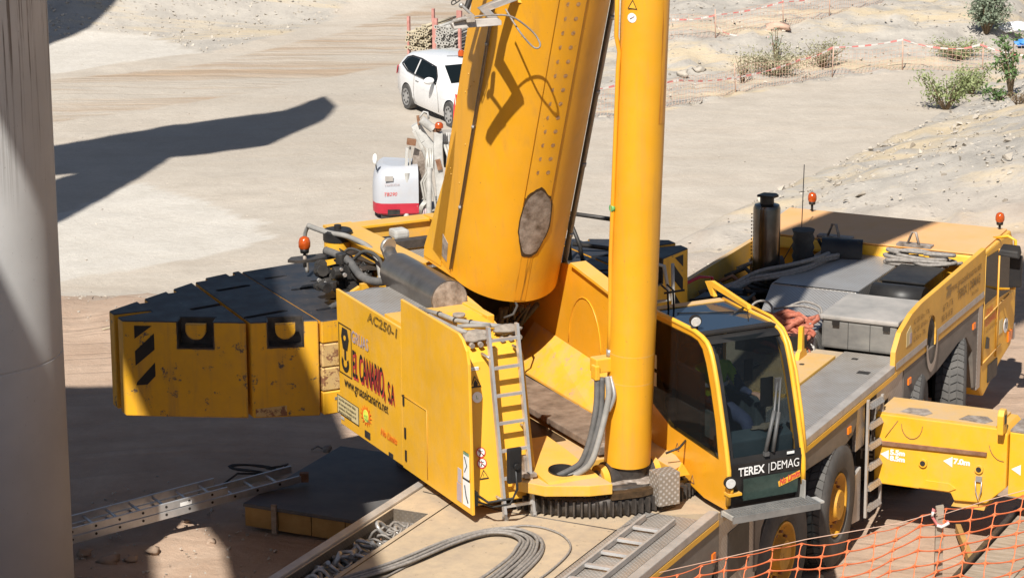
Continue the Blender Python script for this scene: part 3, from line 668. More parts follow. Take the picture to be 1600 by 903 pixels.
for x in (0.62, 1.22): MB().box(x, x+0.08, 5.300, 5.325, 2.02, 2.075).build('latch', plastic, bx)
mb = MB()
for x in (0.80, 1.06): mb.box(x, x+0.004, 5.332, 5.339, 1.75, 2.06)
mb.build('panel_groove', blackm, bx)
bb = K(B(0.64, 1.16, 7.02, 7.80, 1.62, 2.13), 'battery_box', plastic, bevel=0.015); MB().box(0.62, 1.18, 7.0, 7.82, 2.132, 2.155).build('lid', plastic, bb, bevel=0.008)
K(MB().cyl((0.62, 6.78, 2.0), (1.25, 6.78, 2.0), 0.17), 'air_tank', plastic)
# exhaust stack
st = K(MB().lathe([(0.165, 1.62), (0.165, 2.84), (0.15, 2.88), (0.08, 2.90)], 'z', (-0.88, 7.18, 0), 32), 'exhaust_stack', stack_m, smooth_angle=0.7)
MB().lathe([(0.085, 2.88), (0.085, 2.98), (0.06, 2.99)], 'z', (-0.88, 7.18, 0), 20).build('outlet', blackm, st, smooth_angle=0.7)
MB().prism([(-0.98+0.0, 7.10), (-0.77, 7.08), (-0.74, 7.2), (-0.8, 7.28), (-0.95, 7.26)], 'z', 2.985, 3.01).build('rain_cap', blackm, st)
mb = MB()
for k in range(20):
    for s_ in (-1,): mb.box(-1.055, -1.045, 7.11, 7.13, 1.9+k*0.045, 1.915+k*0.045)
mb.build('heat_shield', rust, st)
# intake hose and air filter
mb = MB(); prof = []
for k in range(14): prof += [(0.12+0.02*(k % 2), 1.75+k*0.055)]
mb.lathe(prof, 'z', (-0.62, 7.78, 0), 24); K(mb, 'intake_hose', rubber)
af = K(MB().cyl((-0.48, 8.05, 2.12), (0.0, 8.2, 2.10), 0.20), 'air_filter', plastic, smooth_angle=0.7)
mb = MB(); mb.box(-1.25, -0.65, 5.35, 6.10, 1.62, 2.02); rad = K(mb, 'radiator', plastic, bevel=0.01)
mb = MB()
for k in range(16): mb.box(-1.24+k*0.037, -1.225+k*0.037, 5.33, 5.352, 1.66, 1.99)
mb.build('grille', steel, rad)
mb = MB(); mb.tube([(-1.25, 5.34, 2.06), (-0.66, 5.34, 2.06), (-0.60, 5.7, 2.06), (-0.62, 6.1, 2.06)], 0.018, 6); mb.tube([(-1.22, 5.55, 2.05), (-0.75, 6.05, 2.06)], 0.015, 6); mb.build('guard_rail', blackm, rad)
mb = MB(); mb.tube([(-1.3, 5.2, 2.10), (-1.28, 5.25, 2.26), (-1.12, 5.6, 2.33), (-1.02, 5.75, 2.30), (-1.0, 5.72, 1.9)], 0.02, 6); K(mb, 'red_handrail', red_p)
mb = MB()
for i in range(9):
    x = random.uniform(-1.3, -0.7); y = random.uniform(6.2, 8.2); mb.box(x, x+random.uniform(.08, .3), y, y+random.uniform(.1, .35), 1.6, random.uniform(1.7, 1.95))
for i in range(6):
    y = random.uniform(6.4, 8); mb.tube([(-1.35, y, 1.8), (-1.0, y+random.uniform(-.3, .3), 1.95), (-0.6, y+.2, 1.85)], 0.03, 6)
K(mb, 'engine_block', blackm, bevel=0.01)
for i_ in range(5):
    y = 6.25+i_*0.42; K(MB().tube([(-1.38, y, 1.95), (-1.15, y+0.1, 2.06), (-0.9, y+0.05, 1.9), (-0.72, y-0.1, 1.7)], 0.028, 7), 'engine_hose', (hose_m, rust, rubber, grey_hose, hose_m)[i_])
K(MB().cyl((-1.2, 6.35, 1.9), (-0.85, 6.35, 1.9), 0.13, n=20), 'oil_filter', plastic, smooth_angle=0.6); K(MB().cyl((-1.25, 7.7, 1.95), (-0.95, 7.95, 1.95), 0.11, n=20), 'oil_filter', gearsteel, smooth_angle=0.6)
mb = MB()
for i_ in range(5): mb.tube([(-0.50+0.12*i_, 8.0+0.03*i_, 2.30), (-0.50+0.12*i_, 8.22, 2.1)], 0.02, 6)
K(mb, 'filter_rib', rubber)
K(B(-0.40, 0.42, 4.9, 5.04, 1.60, 1.95), 'front_bulkhead', plastic)
yb = K(MB().prism([(4.62, 1.76), (4.90, 1.76), (4.86, 1.84), (4.80, 1.86), (4.79, 2.12), (4.73, 2.12), (4.72, 1.86), (4.66, 1.84)], 'x', 0.42, 0.47), 'bracket', yellow)

# ---- driver's cab of the carrier
prof = [(8.44, 0.50), (8.62, 0.36), (9.35, 0.62), (9.80, 0.72), (9.95, 1.0), (9.95, 1.42), (9.72, 2.12), (9.60, 2.26), (8.30, 2.22), (8.25, 2.08), (8.44, 2.04)]
mb = MB(); mb.prism(prof, 'x', -1.48, 1.48); dc = K(mb, 'driver_cab', [yellow, yellow], bevel=0.03)
mb = MB(); mb.hexa([(-1.44, 8.30, 2.225), (1.44, 8.30, 2.225), (1.44, 9.56, 2.262), (-1.44, 9.56, 2.262)], [(-1.44, 8.30, 2.245), (1.44, 8.30, 2.245), (1.44, 9.56, 2.285), (-1.44, 9.56, 2.285)]); mb.build('cab_roof', roof_paint, dc, bevel=0.01)
mb = MB(); mb.prism([(8.49, 1.56), (9.03, 1.56), (9.04, 2.13), (8.47, 2.16)], 'x', 1.481, 1.487); mb.build('side_window', glass_dark, dc)
mb = MB(); mb.prism([(9.12, 1.50), (9.80, 1.46), (9.66, 2.06), (9.12, 2.13)], 'x', 1.481, 1.487); mb.build('side_window', glass_dark, dc)
mb = MB(); mb.face([(-1.3, 9.965, 1.42), (1.3, 9.965, 1.42), (1.25, 9.74, 2.1), (-1.25, 9.74, 2.1)]); mb.build('windscreen', glass_dark, dc)
mb = MB(); mb.tube([(1.49, 9.08, 0.75), (1.49, 9.08, 2.14)], 0.012, 5); mb.tube([(1.49, 8.48, 1.38), (1.49, 9.72, 1.44)], 0.008, 5); mb.tube([(1.49, 8.46, 0.80), (1.49, 8.46, 2.2)], 0.01, 5); mb.tube([(1.49, 8.48, 0.82), (1.49, 9.3, 0.86)], 0.008, 5); mb.build('door_seam', yellow_dusty, dc)
mb = MB(); mb.box(1.478, 1.495, 8.75, 9.15, 0.50, 0.72); mb.build('step_recess', blackm, dc)
mb = MB(); mb.prism([(8.6, 0.98), (8.72, 0.95), (8.74, 1.08), (8.64, 1.12)], 'x', 1.485, 1.50); mb.build('door_handle', plastic, dc)
MB().cyl((1.484, 9.50, 1.05), (1.490, 9.50, 1.05), 0.095, n=24).build('speed_sign', white_m, dc)
text('70', (1.493, 9.43, 1.005), YD, ZU, 0.13, black_ink, dc)
text('GRUAS', (1.493, 8.56, 1.40), YD, ZU, 0.12, red_ink, dc, sx=0.8); text('EL CANARIO, S.A', (1.493, 8.56, 1.27), YD, ZU, 0.13, red_ink, dc, sx=0.62); text('LARGO 14,98  ANCHO 3,00', (1.493, 8.56, 1.17), YD, ZU, 0.06, faded_ink, dc, sx=0.7)
MB().box(1.484, 1.487, 9.2, 9.36, 1.0, 1.18).build('sticker', cream, dc)
MB().box(1.482, 1.495, 9.62, 9.80, 0.80, 0.93).build('indicator', orange_lens, dc)
MB().box(1.2, 1.47, 9.95, 10.02, 0.75, 0.95).build('headlight', lens, dc)
mb = MB(); mb.tube([(1.40, 9.1, 2.26), (1.60, 9.05, 2.32), (1.70, 9.02, 2.28), (1.70, 9.05, 1.66), (1.49, 9.1, 1.62)], 0.02, 8); mb.build('mirror_arm', yellow, dc)
mb = MB(); mb.hexa([(1.66, 8.92, 1.70), (1.80, 8.96, 1.70), (1.80, 9.04, 1.70), (1.66, 9.0, 1.70)], [(1.66, 8.92, 2.10), (1.80, 8.96, 2.10), (1.80, 9.04, 2.10), (1.66, 9.0, 2.10)]); mb.build('mirror', black_ink, dc, bevel=0.02)
mb = MB(); mb.hexa([(1.56, 8.72, 2.14), (1.82, 8.80, 2.10), (1.80, 8.98, 2.14), (1.56, 8.92, 2.18)], [(1.58, 8.74, 2.22), (1.80, 8.82, 2.19), (1.78, 8.96, 2.24), (1.58, 8.90, 2.26)]); mb.build('mirror', black_ink, dc, bevel=0.02)
def beacon(par, x, y, z, s=1.0):
    s *= 0.85
    b_ = MB().lathe([(0.05*s, z), (0.055*s, z+0.05*s), (0.028*s, z+0.055*s)], 'z', (x, y, 0), 16); b_.cyl((x, y, z-0.08), (x, y, z), 0.016); b_ = b_.build('beacon_base', plastic, par)
    MB().lathe([(0.058*s, z+0.05*s), (0.070*s, z+0.075*s), (0.070*s, z+0.13*s), (0.055*s, z+0.175*s), (0.02*s, z+0.195*s)], 'z', (x, y, 0), 20).build('beacon_lens', amber, par, smooth_angle=0.8)
beacon(dc, -1.10, 9.45, 2.38, 0.95); beacon(dc, 1.36, 9.50, 2.34, 0.95)
for x in (-0.45, 0.58):
    mb = MB(); mb.box(x-0.18, x+0.26, 8.30, 8.44, 2.245, 2.275); mb.tube([(x-0.05, 8.34, 2.27), (x-0.0, 8.36, 2.42), (x+0.05, 8.36, 2.42), (x+0.10, 8.34, 2.27)], 0.017, 6)
    K(mb, 'lashing_eye', wear_steel)
mb = MB(); mb.tube([(-0.95, 8.0, 2.0), (-0.90, 8.5, 2.3), (-0.9, 8.55, 3.1)], 0.006, 5); K(mb, 'whip_aerial', blackm)

# ---- wheels
def tyre_mesh():
    mb = MB(); R = 0.672; w = 0.19
    prof = [(0.355, -w+0.03), (0.40, -w), (0.55, -w-0.012), (0.64, -w+0.01), (R, -w+0.035), (R+0.006, -0.06), (R+0.006, 0.06), (R, w-0.035), (0.64, w-0.01), (0.55, w+0.012), (0.40, w), (0.355, w-0.03), (0.33, 0.0)]
    mb.lathe(prof, 'x', (0, 0, 0), 56, close=True)
    nseg = 46
    for k in range(nseg):
        a0 = 2*pi*k/nseg
        for (x0, x1, sh0, sh1) in ((-0.165, -0.095, 0.035, 0.0), (-0.085, -0.01, 0.0, 0.05), (0.01, 0.085, 0.05, 0.0), (0.095, 0.165, 0.0, 0.035)):
            da = 2*pi/nseg*0.80; r0, r1 = R-0.01, R+0.024
            P = lambda x, a, r: (x, r*cos(a), r*sin(a))
            e0, e1 = (R-0.012 if abs(x0) > 0.15 else r0), (R-0.012 if abs(x1) > 0.15 else r0)
            t0 = r1-(0.016 if abs(x0) > 0.15 else 0); t1 = r1-(0.016 if abs(x1) > 0.15 else 0)
            mb.hexa([P(x0, a0+sh0, e0), P(x1, a0+sh1, e1), P(x1, a0+sh1+da, e1), P(x0, a0+sh0+da, e0)],
                    [P(x0, a0+sh0, t0), P(x1, a0+sh1, t1), P(x1, a0+sh1+da, t1), P(x0, a0+sh0+da, t0)])
    return mb
def rim_mesh():
    mb = MB(); mb.lathe([(0.355, 0.14), (0.345, 0.175), (0.325, 0.17), (0.30, 0.12), (0.27, 0.09), (0.20, 0.10), (0.17, 0.16), (0.155, 0.20), (0.0, 0.20)], 'x', (0, 0, 0), 40, close=True)
    mb.lathe([(0.0, -0.16), (0.30, -0.16), (0.35, -0.10)], 'x', (0, 0, 0), 40, close=True)
    return mb
WPOS = [(1.38, y) for y in (1.38, 3.07, 6.0, 7.65, -2.1, -3.8)] 
w0 = thing('wheel', None, None); w0.parent = crane; w0.rotation_euler = RK
t0 = tyre_mesh().build('tyre', tyre_m, w0, smooth_angle=0.5); r0 = rim_mesh().build('rim', rim_paint, w0, smooth_angle=0.6)
mbn = MB()
for k in range(10):
    a = 2*pi*k/10; mbn.cyl((0.10, 0.235*cos(a), 0.235*sin(a)), (0.135, 0.235*cos(a), 0.235*sin(a)), 0.017, n=6)
r1 = tag(mbn.build('wheel_nuts', rust, w0), kind='stuff')
def kw(x, y, z):
    v = Matrix.Rotation(-AK, 3, 'Z') @ Vector((x, y, z)); return v
WH = [(1.32, y, 0.69) for y in (1.38, 3.07, 6.0, 7.65, -2.1, -3.8)]+[(-1.32, y, 0.69) for y in (1.38, 3.07, 6.0, 7.65, -2.1, -3.8)]
for i, p in enumerate(WH):
    o = w0 if i == 0 else copy_tree(w0, crane)
    o.location = kw(*p); st_ = {3: 17, 2: 13, 9: 17, 8: 13, 0: -2, 1: 3}.get(i, 0)
    o.rotation_euler = (0, 0, -AK+radians(st_)+(pi if p[0] < 0 else 0))
# underbody storage box and boarding ladder on the right side
K(MB().prism([(3.66, 0.28), (3.93, 0.24), (3.93, 0.86), (3.66, 0.80)], 'x', 1.12, 1.46), 'step_box', alu_dirty, bevel=0.01)
bl = K(B(1.50, 1.53, 3.93, 3.975, 0.27, 1.62).box(1.55, 1.58, 4.27, 4.315, 0.30, 1.60), 'boarding_ladder', alu_dirty, bevel=0.006)
for k in range(6):
    z = 0.34 + k*0.235
    MB().hexa([(1.50, 3.97, z), (1.55, 4.28, z+0.01), (1.60, 4.27, z+0.01), (1.56, 3.96, z)], [(1.50, 3.97, z+0.055), (1.545, 4.28, z+0.065), (1.57, 4.27, z+0.065), (1.53, 3.96, z+0.055)]).build('step', chx, bl)

# ---- outriggers
mb = MB(); mb.prism([(1.50, 0.58), (1.50, 1.38), (2.93, 1.38), (2.99, 1.32), (2.99, 0.72), (2.78, 0.52), (2.42, 0.50), (2.38, 0.58)], 'y', 4.26, 4.86)
ob = K(mb, 'outrigger_beam', yellow, bevel=0.012)
mb = MB(); mb.prism([(4.27, 1.381), (4.85, 1.381), (4.85, 1.405), (4.27, 1.405)], 'x', 1.52, 2.86); mb.build('top_flange', yellow_dusty, ob)
for x0, x1 in ((1.75, 2.1), (2.42, 2.78)): 
    MB().prism([(x0, 4.34), (x1-0.06, 4.30), (x1, 4.42), (x1-0.1, 4.55), (x0+0.05, 4.52)], 'z', 1.406, 1.410).build('worn_patch', wear_steel, ob)
MB().prism([(1.52, 1.03), (2.77, 1.06), (2.77, 1.10), (1.52, 1.075)], 'y', 4.235, 4.262).build('guide_rail', rust, ob)
MB().prism([(2.02, 0.60), (2.36, 0.60), (2.44, 0.64), (2.36, 0.69), (2.10, 0.69)], 'y', 4.245, 4.262).build('stiffener', yellow, ob)
mb = MB(); mb.prism([(2.88, 0.62), (2.99, 0.62), (2.99, 1.56), (2.97, 1.62), (2.91, 1.62), (2.88, 1.56)], 'y', 4.20, 4.90)
ep = K(MB().prism([(4.14, 1.35), (4.30, 1.35), (4.30, 1.56), (4.26, 1.62), (4.18, 1.62), (4.14, 1.56)], 'x', 2.90, 2.97), 'lifting_lug', yellow, bevel=0.01)
MB().prism([(4.19, 1.46), (4.25, 1.46), (4.25, 1.56), (4.19, 1.56)], 'x', 2.895, 2.975).build('eye', blackm, ep)
ob2 = K(MB().prism([(3.0, 0.62), (4.4, 0.55), (4.4, 1.32), (3.0, 1.34)], 'y', 4.32, 4.82), 'outrigger_beam', yellow, bevel=0.01)
MB().prism([(3.0, 1.345), (4.4, 1.325), (4.4, 1.345), (3.0, 1.365)], 'y', 4.33, 4.80).build('top_flange', wear_steel, ob2)
XR = (1, 0, 0)
def tri(par, x, z, y, s):
    MB().face([(x, y, z), (x+s*0.95, y, z-s*0.55), (x+s*0.95, y, z+s*0.55)]).build('arrow', white_m, par, recalc=False)
tri(ob, 1.57, 0.925, 4.255, 0.10); tri(ob, 2.285, 0.940, 4.255, 0.11); tri(ob2, 3.03, 0.93, 4.315, 0.11)
text('5,5m', (1.68, 4.255, 0.935), XR, ZU, 0.078, white_m, ob, off=0.004, sx=1.15, spacing=0.95); text('8.5m', (1.68, 4.255, 0.865), XR, ZU, 0.078, white_m, ob, off=0.004, sx=1.15, spacing=0.95)
text('7,0m', (2.40, 4.255, 0.925), XR, ZU, 0.085, white_m, ob, off=0.004, sx=1.15, spacing=0.95)
for x, z in ((2.06, 0.885), (2.69, 0.90)):
    MB().cyl((x, 4.236, z), (x, 4.262, z), 0.048, n=20).build('pin_boss', yellow, ob)
    MB().cyl((x, 4.231, z), (x, 4.2345, z), 0.030, n=16).build('pin_hole', blackm, ob)
mb = MB(); mb.box(2.66, 2.73, 4.235, 4.262, 0.76, 0.82); mb.tube([(2.66, 4.23, 0.77), (2.67, 4.22, 0.66), (2.70, 4.22, 0.56), (2.73, 4.22, 0.66), (2.73, 4.23, 0.77)], 0.008, 5); mb.build('locking_pin', steel, ob)
mb = MB()
mb.tube([(1.92+0.12*cos(radians(a)), 4.256, 1.30+0.16*sin(radians(a))) for a in range(180, 361, 20)], 0.004, 4); mb.tube([(2.95-0.16*cos(radians(a)), 4.256, 1.22-0.2*sin(radians(a))) for a in range(10, 95, 14)], 0.004, 4); mb.tube([(1.62, 4.256, 1.12), (1.76, 4.256, 1.33)], 0.004, 4)
mb.build('weld_bead', rust, ob)
MB().prism([(2.38, 0.42), (2.75, 0.42), (2.78, 0.515), (2.42, 0.495)], 'y', 4.3, 4.8).build('shoe', yellow_dusty, ob)
for (x0, x1, y0, y1) in ((-3.9, -1.5, 3.2, 3.8),):
    K(B(x0, x1, y0, y1, 0.72, 1.35), 'outrigger_beam', yellow_dusty, bevel=0.01)
jk = K(MB().cyl((-3.72, 3.5, 0.5), (-3.72, 3.5, 1.4), 0.11), 'jack', blackm, smooth_angle=0.7)
MB().lathe([(0.30, 0.34), (0.30, 0.38), (0.22, 0.44), (0.10, 0.48)], 'z', (-3.72, 3.5, 0), 28).build('jack_foot', plate_dark, jk, smooth_angle=0.5)
jk = K(MB().cyl((4.2, 4.57, 0.4), (4.2, 4.57, 1.4), 0.12), 'jack', yellow_dusty, smooth_angle=0.7)
MB().lathe([(0.32, 0.33), (0.32, 0.37), (0.24, 0.43), (0.10, 0.48)], 'z', (4.2, 4.57, 0), 28).build('jack_foot', plate_dark, jk, smooth_angle=0.5)
mf = K(B(1.0, 1.75, 5.12, 5.15, 0.28, 0.85), 'mud_flap', rubber)
text('TEREX', (1.02, 5.115, 0.55), XR, ZU, 0.17, boxlid, mf, off=0.004)
# ================================================================== superstructure
# slewing ring with teeth
RX_, RY_ = -0.10, -0.08
mb = MB(); mb.lathe([(0.90, 1.73), (1.045, 1.735), (1.045, 1.90), (0.98, 1.91), (0.98, 1.975), (0.88, 1.98)], 'z', (0, 0, 0), 96, close=True)
for k in range(92):
    a = 2*pi*k/92; c_, s_ = cos(a), sin(a); h = 0.021
    def P(r, t, z): return (r*c_-t*s_, r*s_+t*c_, z)
    mb.hexa([P(1.04, -h, 1.745), P(1.04, h, 1.745), P(1.10, h*0.35, 1.745), P(1.10, -h*0.35, 1.745)], [P(1.04, -h, 1.885), P(1.04, h, 1.885), P(1.10, h*0.35, 1.885), P(1.10, -h*0.35, 1.885)])
for k in range(60):
    a = 2*pi*k/60; mb.cyl((1.005*cos(a), 1.005*sin(a), 1.905), (1.005*cos(a), 1.005*sin(a), 1.93), 0.018, n=6)
for v in mb.bm.verts: v.co.x += RX_; v.co.y += RY_
S(mb, 'slewing_ring', gearsteel)
# platform
mb = MB(); mb.prism([(-1.18, 0.25), (-1.17, -0.62), (-1.0, -0.90), (-0.62, -1.09), (-0.40, -1.13), (-0.40, -0.42), (0.33, -0.42), (0.33, -1.02), (0.48, -0.92), (0.60, -0.5), (0.62, 3.2), (-1.18, 3.2)], 'z', 1.965, 2.07)
plat = S(mb, 'platform', yellow_dusty, bevel=0.008)
S(MB().prism([(-0.40, -1.12), (-0.1, -1.16), (0.33, -1.06), (0.33, -0.42), (-0.40, -0.42)], 'z', 1.90, 1.962), 'bearing_base', grease)
mb = MB(); mb.prism([(-0.92, 2.06), (-0.85, 2.085), (-0.2, 2.15), (0.2, 2.17), (0.2, 2.06)], 'x', -0.95, -0.42); pf = S(mb, 'platform_front', yellow)
hc = MB(); hc.lathe([(0.14, 1.9), (0.14, 2.7)], 'z', (-0.69, -0.66, 0), 28); cut(pf, hc)
hc = MB(); hc.lathe([(0.14, 1.9), (0.14, 2.7)], 'z', (-0.69, -0.66, 0), 28); cut(plat, hc)
mb = MB(); mb.grid([[Vector((-0.69+0.137*cos(2*pi*k/28), -0.66+0.137*sin(2*pi*k/28), z if z else 2.098+0.1*(0.19+0.137*sin(2*pi*k/28)))) for k in range(29)] for z in (1.97, 0)]); mb.build('hole_shade_wall', blackm, pf, recalc=False)  # black wall and floor stand in for the shade inside the hole
MB().cyl((-0.69, -0.66, 1.955), (-0.69, -0.66, 1.97), 0.16, n=24).build('hole_shade_floor', blackm, pf)
S(MB().prism([(-0.66, 2.09), (-0.44, 2.09), (-0.44, 2.13), (-0.5, 2.13), (-0.52, 2.28), (-0.58, 2.28), (-0.60, 2.13), (-0.66, 2.13)], 'x', -1.06, -1.01).box(-1.10, -0.97, -0.68, -0.46, 2.09, 2.13), 'lashing_lug', wear_steel, bevel=0.008)
# side plates (box frame) with flanges
rp = S(MB().prism([(-0.88, 2.0), (-0.55, 2.2), (0.15, 3.0), (0.73, 3.34), (1.60, 3.46), (2.4, 3.36), (5.2, 3.22), (5.2, 2.75), (3.6, 2.1), (3.0, 2.0)], 'x', 0.60, 0.68), 'side_plate', yellow_cab, bevel=0.006)
lp = S(MB().prism([(-0.6, 2.0), (0.3, 2.1), (0.8, 2.32), (0.9, 3.0), (1.5, 3.14), (2.4, 3.30), (5.2, 3.22), (5.2, 2.75), (3.6, 2.1), (3.0, 2.0)], 'x', -0.62, -0.56), 'side_plate', yellow, bevel=0.006)
def flange(pts, x0, x1, par, mat=yellow):
    mb = MB()
    for (a, b_) in zip(pts[:-1], pts[1:]):
        mb.hexa([(x0, a[0], a[1]), (x1, a[0], a[1]), (x1, b_[0], b_[1]), (x0, b_[0], b_[1])], [(x0, a[0], a[1]+0.03), (x1, a[0], a[1]+0.03), (x1, b_[0], b_[1]+0.03), (x0, b_[0], b_[1]+0.03)])
    return mb.build('flange', mat, par)
flange([(0.73, 3.342), (1.60, 3.462)], 0.56, 0.74, rp); flange([(2.4, 3.362), (5.2, 3.222)], 0.54, 0.76, rp)
flange([(0.9, 3.005), (1.5, 3.142), (2.4, 3.262), (3.0, 3.262)], -0.72, -0.50, lp); flange([(3.0, 3.262), (5.2, 3.235)], -0.70, -0.36, lp)
for cx, r in ((1.35, 0.36), (0.35, 0.30)):
    mb = MB(); mb.tube([(0.597, cx+r*cos(radians(a)), 2.62+0.55*r/0.36*sin(radians(a))) for a in range(0, 181, 12)], 0.007, 4); mb.build('weld_bead', yellow_cab, rp)
mb = MB(); mb.hexa([(0.59, 2.5, 2.62), (0.59, 0.55, 2.50), (0.27, 0.55, 2.19), (0.28, 2.5, 2.22)], [(0.595, 2.5, 2.64), (0.595, 0.55, 2.52), (0.27, 0.55, 2.215), (0.28, 2.5, 2.245)]); S(mb, 'sloped_plate', paint('scraped_yellow', (0.76, 0.40, 0.03), dust=(0.42, 0.30, 0.2), dustamt=0.6, streak=0.2, chip=0.25, chipc=(0.3, 0.24, 0.2), rough=0.5))
S(B(-0.19, 0.28, -0.30, 2.6, 2.13, 2.20), 'floor_plank', wood_brown, bevel=0.01)
S(B(-0.5, -0.19, 0.25, 2.4, 2.075, 2.09), 'recess_floor', grease); S(B(-0.16, -0.02, -0.40, -0.30, 2.10, 2.19), 'bracket', wear_steel, bevel=0.01)
S(B(-0.55, 0.50, 2.9, 3.0, 2.1, 3.0), 'cross_plate', blackm); S(B(-0.55, 0.5, 2.2, 2.9, 2.09, 2.2), 'cross_plate', blackm)
S(B(-0.56, 0.60, 5.10, 5.18, 2.86, 3.20), 'cross_member', yellow_dusty, bevel=0.01); S(B(-0.60, 0.70, 5.05, 5.28, 3.20, 3.235), 'cross_member', yellow, bevel=0.008)
S(B(-0.50, 0.46, 3.9, 5.0, 2.98, 3.02), 'tread_plate', chzl)
wi = S(MB().cyl((-0.38, 4.6, 3.04), (-0.14, 4.6, 3.04), 0.16).cyl((-0.40, 4.6, 3.04), (-0.38, 4.6, 3.04), 0.19), 'winch_drum', blackm, smooth_angle=0.6)
S(B(0.0, 0.18, 4.78, 4.98, 3.1, 3.2), 'cover_box', grey_white, bevel=0.03); S(B(-0.1, 0.5, 4.55, 4.68, 3.05, 3.14), 'steel_channel', gearsteel)
mb = MB()
for i in range(26):
    x = random.uniform(-0.42, 0.42); mb.tube([(x, 2.6+random.uniform(-.3, .3), 2.3), (x+random.uniform(-.1, .1), 2.35, 2.7+random.uniform(-.2, .1)), (x+random.uniform(-.1, .1), 2.1, 2.95)], random.uniform(0.012, 0.03), 6)
S(mb, 'hydraulic_hoses', rubber)

_before = set(crane.children)
# ---- engine housing (left): tall front cover, low rear part with tread plate
XO = -1.56
sp1 = S(MB().prism([(-0.48, 1.74), (-0.42, 3.20), (-0.38, 3.32), (-0.29, 3.41), (-0.20, 3.45), (1.115, 3.47), (1.115, 1.75)], 'x', XO, XO+0.03), 'side_panel', yellow, bevel=0.006)
sp2 = S(MB().prism([(1.125, 1.76), (1.125, 3.17), (2.76, 3.19), (2.70, 1.76)], 'x', XO+0.004, XO+0.034), 'side_panel', yellow, bevel=0.006)
fb = S(MB().prism([(-0.36, 1.78), (-0.06, 3.10), (0.0, 3.19), (0.09, 3.24), (0.22, 3.26), (1.10, 3.28), (1.10, 1.78)], 'x', -1.525, -0.80), 'engine_housing', yellow_front, bevel=0.03, segs=3)
S(MB().prism([(1.115, 1.78), (1.115, 3.14), (2.70, 3.14), (2.66, 1.78)], 'x', -1.52, -0.78), 'rear_housing', yellow)
S(B(-1.52, -0.78, 1.13, 2.70, 3.143, 3.155), 'tread_plate', chz)
mb = MB(); mb.tube([(-1.565, 1.12, 2.50), (-1.565, 0.52, 2.50), (-1.565, 0.52, 1.8)], 0.004, 4); mb.build('hatch_joint', side_paint, sp1)
for y, z in ((1.07, 2.46), (1.04, 2.13), (1.03, 1.90)): MB().box(XO-0.010, XO, y-0.015, y+0.015, z-0.06, z+0.05).build('latch', plastic, sp1)
MB().box(XO-0.004, XO+0.004, 1.93, 2.06, 1.80, 1.87).build('vent_slot', blackm, sp2); MB().box(XO-0.004, XO+0.004, 1.36, 1.46, 1.77, 1.81).build('vent_slot', blackm, sp2)
DY, DZ = (0, -1, 0), (0, 0, 1)
def ts(body, y, z, size, mat, par, **kw): return text(body, (XO-0.003, y, z), DY, DZ, size, mat, par, **kw)
ts('AC250-1', 1.94, 3.05, 0.135, black_ink, sp2, outline=True, sx=1.45, spacing=1.05, shear=0.15)
ts('GRUAS', 2.36, 2.73, 0.175, lilac_ink, sp2, sx=0.78, off=0.003)
o_ = ts('EL CANARIO,', 2.335, 2.345, 0.40, red_ink, sp2, sx=0.345, off=0.004); o_ = ts('EL CANARIO,', 2.35, 2.37, 0.40, black_ink, sp2, sx=0.345, off=0.005); o_.location = (0, 0, 0)
for v in o_.data.vertices: v.co.x -= 0.002
ts('S.A', 1.445, 2.33, 0.29, red_ink, sp2, sx=0.40, off=0.004); o_ = ts('S.A', 1.455, 2.345, 0.29, black_ink, sp2, sx=0.40, off=0.005)
for v in o_.data.vertices: v.co.x -= 0.002
ts('www.gruaselcanario.net', 2.57, 2.205, 0.155, black_ink, sp2, sx=0.74, off=0.001)
mb = MB()
for (y0, y1, z0, z1) in ((2.37, 2.70, 2.845, 2.853), (2.37, 2.70, 2.325, 2.333), (2.37, 2.378, 2.325, 2.853), (2.692, 2.70, 2.325, 2.853)): mb.box(XO-0.003, XO, y0, y1, z0, z1)
mb.build('logo_frame', black_ink, sp2)
hk = MB(); hk.prism([(2.60, 2.82), (2.48, 2.82), (2.44, 2.72), (2.48, 2.60), (2.59, 2.60), (2.63, 2.72)], 'x', XO-0.004, XO)
pts = [(2.535+0.095*cos(radians(a)), 2.46+0.10*sin(radians(a))) for a in range(150, 391, 20)]; q = [(2.535+0.05*cos(radians(a)), 2.455+0.045*sin(radians(a))) for a in range(390, 149, -20)]
for i in range(len(pts)-1):
    a, b_, c_, d_ = pts[i], pts[i+1], q[-(i+2)], q[-(i+1)]
    hk.face([(XO-0.004, *a), (XO-0.004, *b_), (XO-0.004, *c_), (XO-0.004, *d_)])
hk.box(XO-0.004, XO, 2.515, 2.555, 2.49, 2.61); hk.build('hook_logo', black_ink, sp2, recalc=False)
MB().cyl((XO-0.006, 2.535, 2.72), (XO-0.004, 2.535, 2.72), 0.028, n=12).build('logo_dot', yellow, sp2)
mb = MB(); mb.box(XO-0.003, XO, 2.22, 2.76, 1.875, 2.06); mb.build('notice_plate', cream, sp2)
mb = MB()
for (y0, y1, z0, z1) in ((2.21, 2.77, 2.058, 2.064), (2.21, 2.77, 1.868, 1.874), (2.21, 2.216, 1.87, 2.06), (2.764, 2.77, 1.87, 2.06)): mb.box(XO-0.004, XO-0.001, y0, y1, z0, z1)
mb.build('notice_border', black_ink, sp2)
for i, z in enumerate((2.015, 1.965, 1.92, 1.88)):
    o_ = ts(('Se prohibe permanecer debajo', 'del contrapeso y la maquina en', 'movimiento. Permanezca en las', 'distancias de seguridad.')[i], 2.73, z, 0.045, black_ink, sp2, sx=0.80)
    for v in o_.data.vertices: v.co.x -= 0.003
mb = MB(); pts = []
for k in range(28):
    a = 2*pi*k/28; r = 0.115 if k % 2 == 0 else 0.07; pts.append((XO-0.003, 2.02+r*1.3*cos(a), 2.03+r*sin(a)))
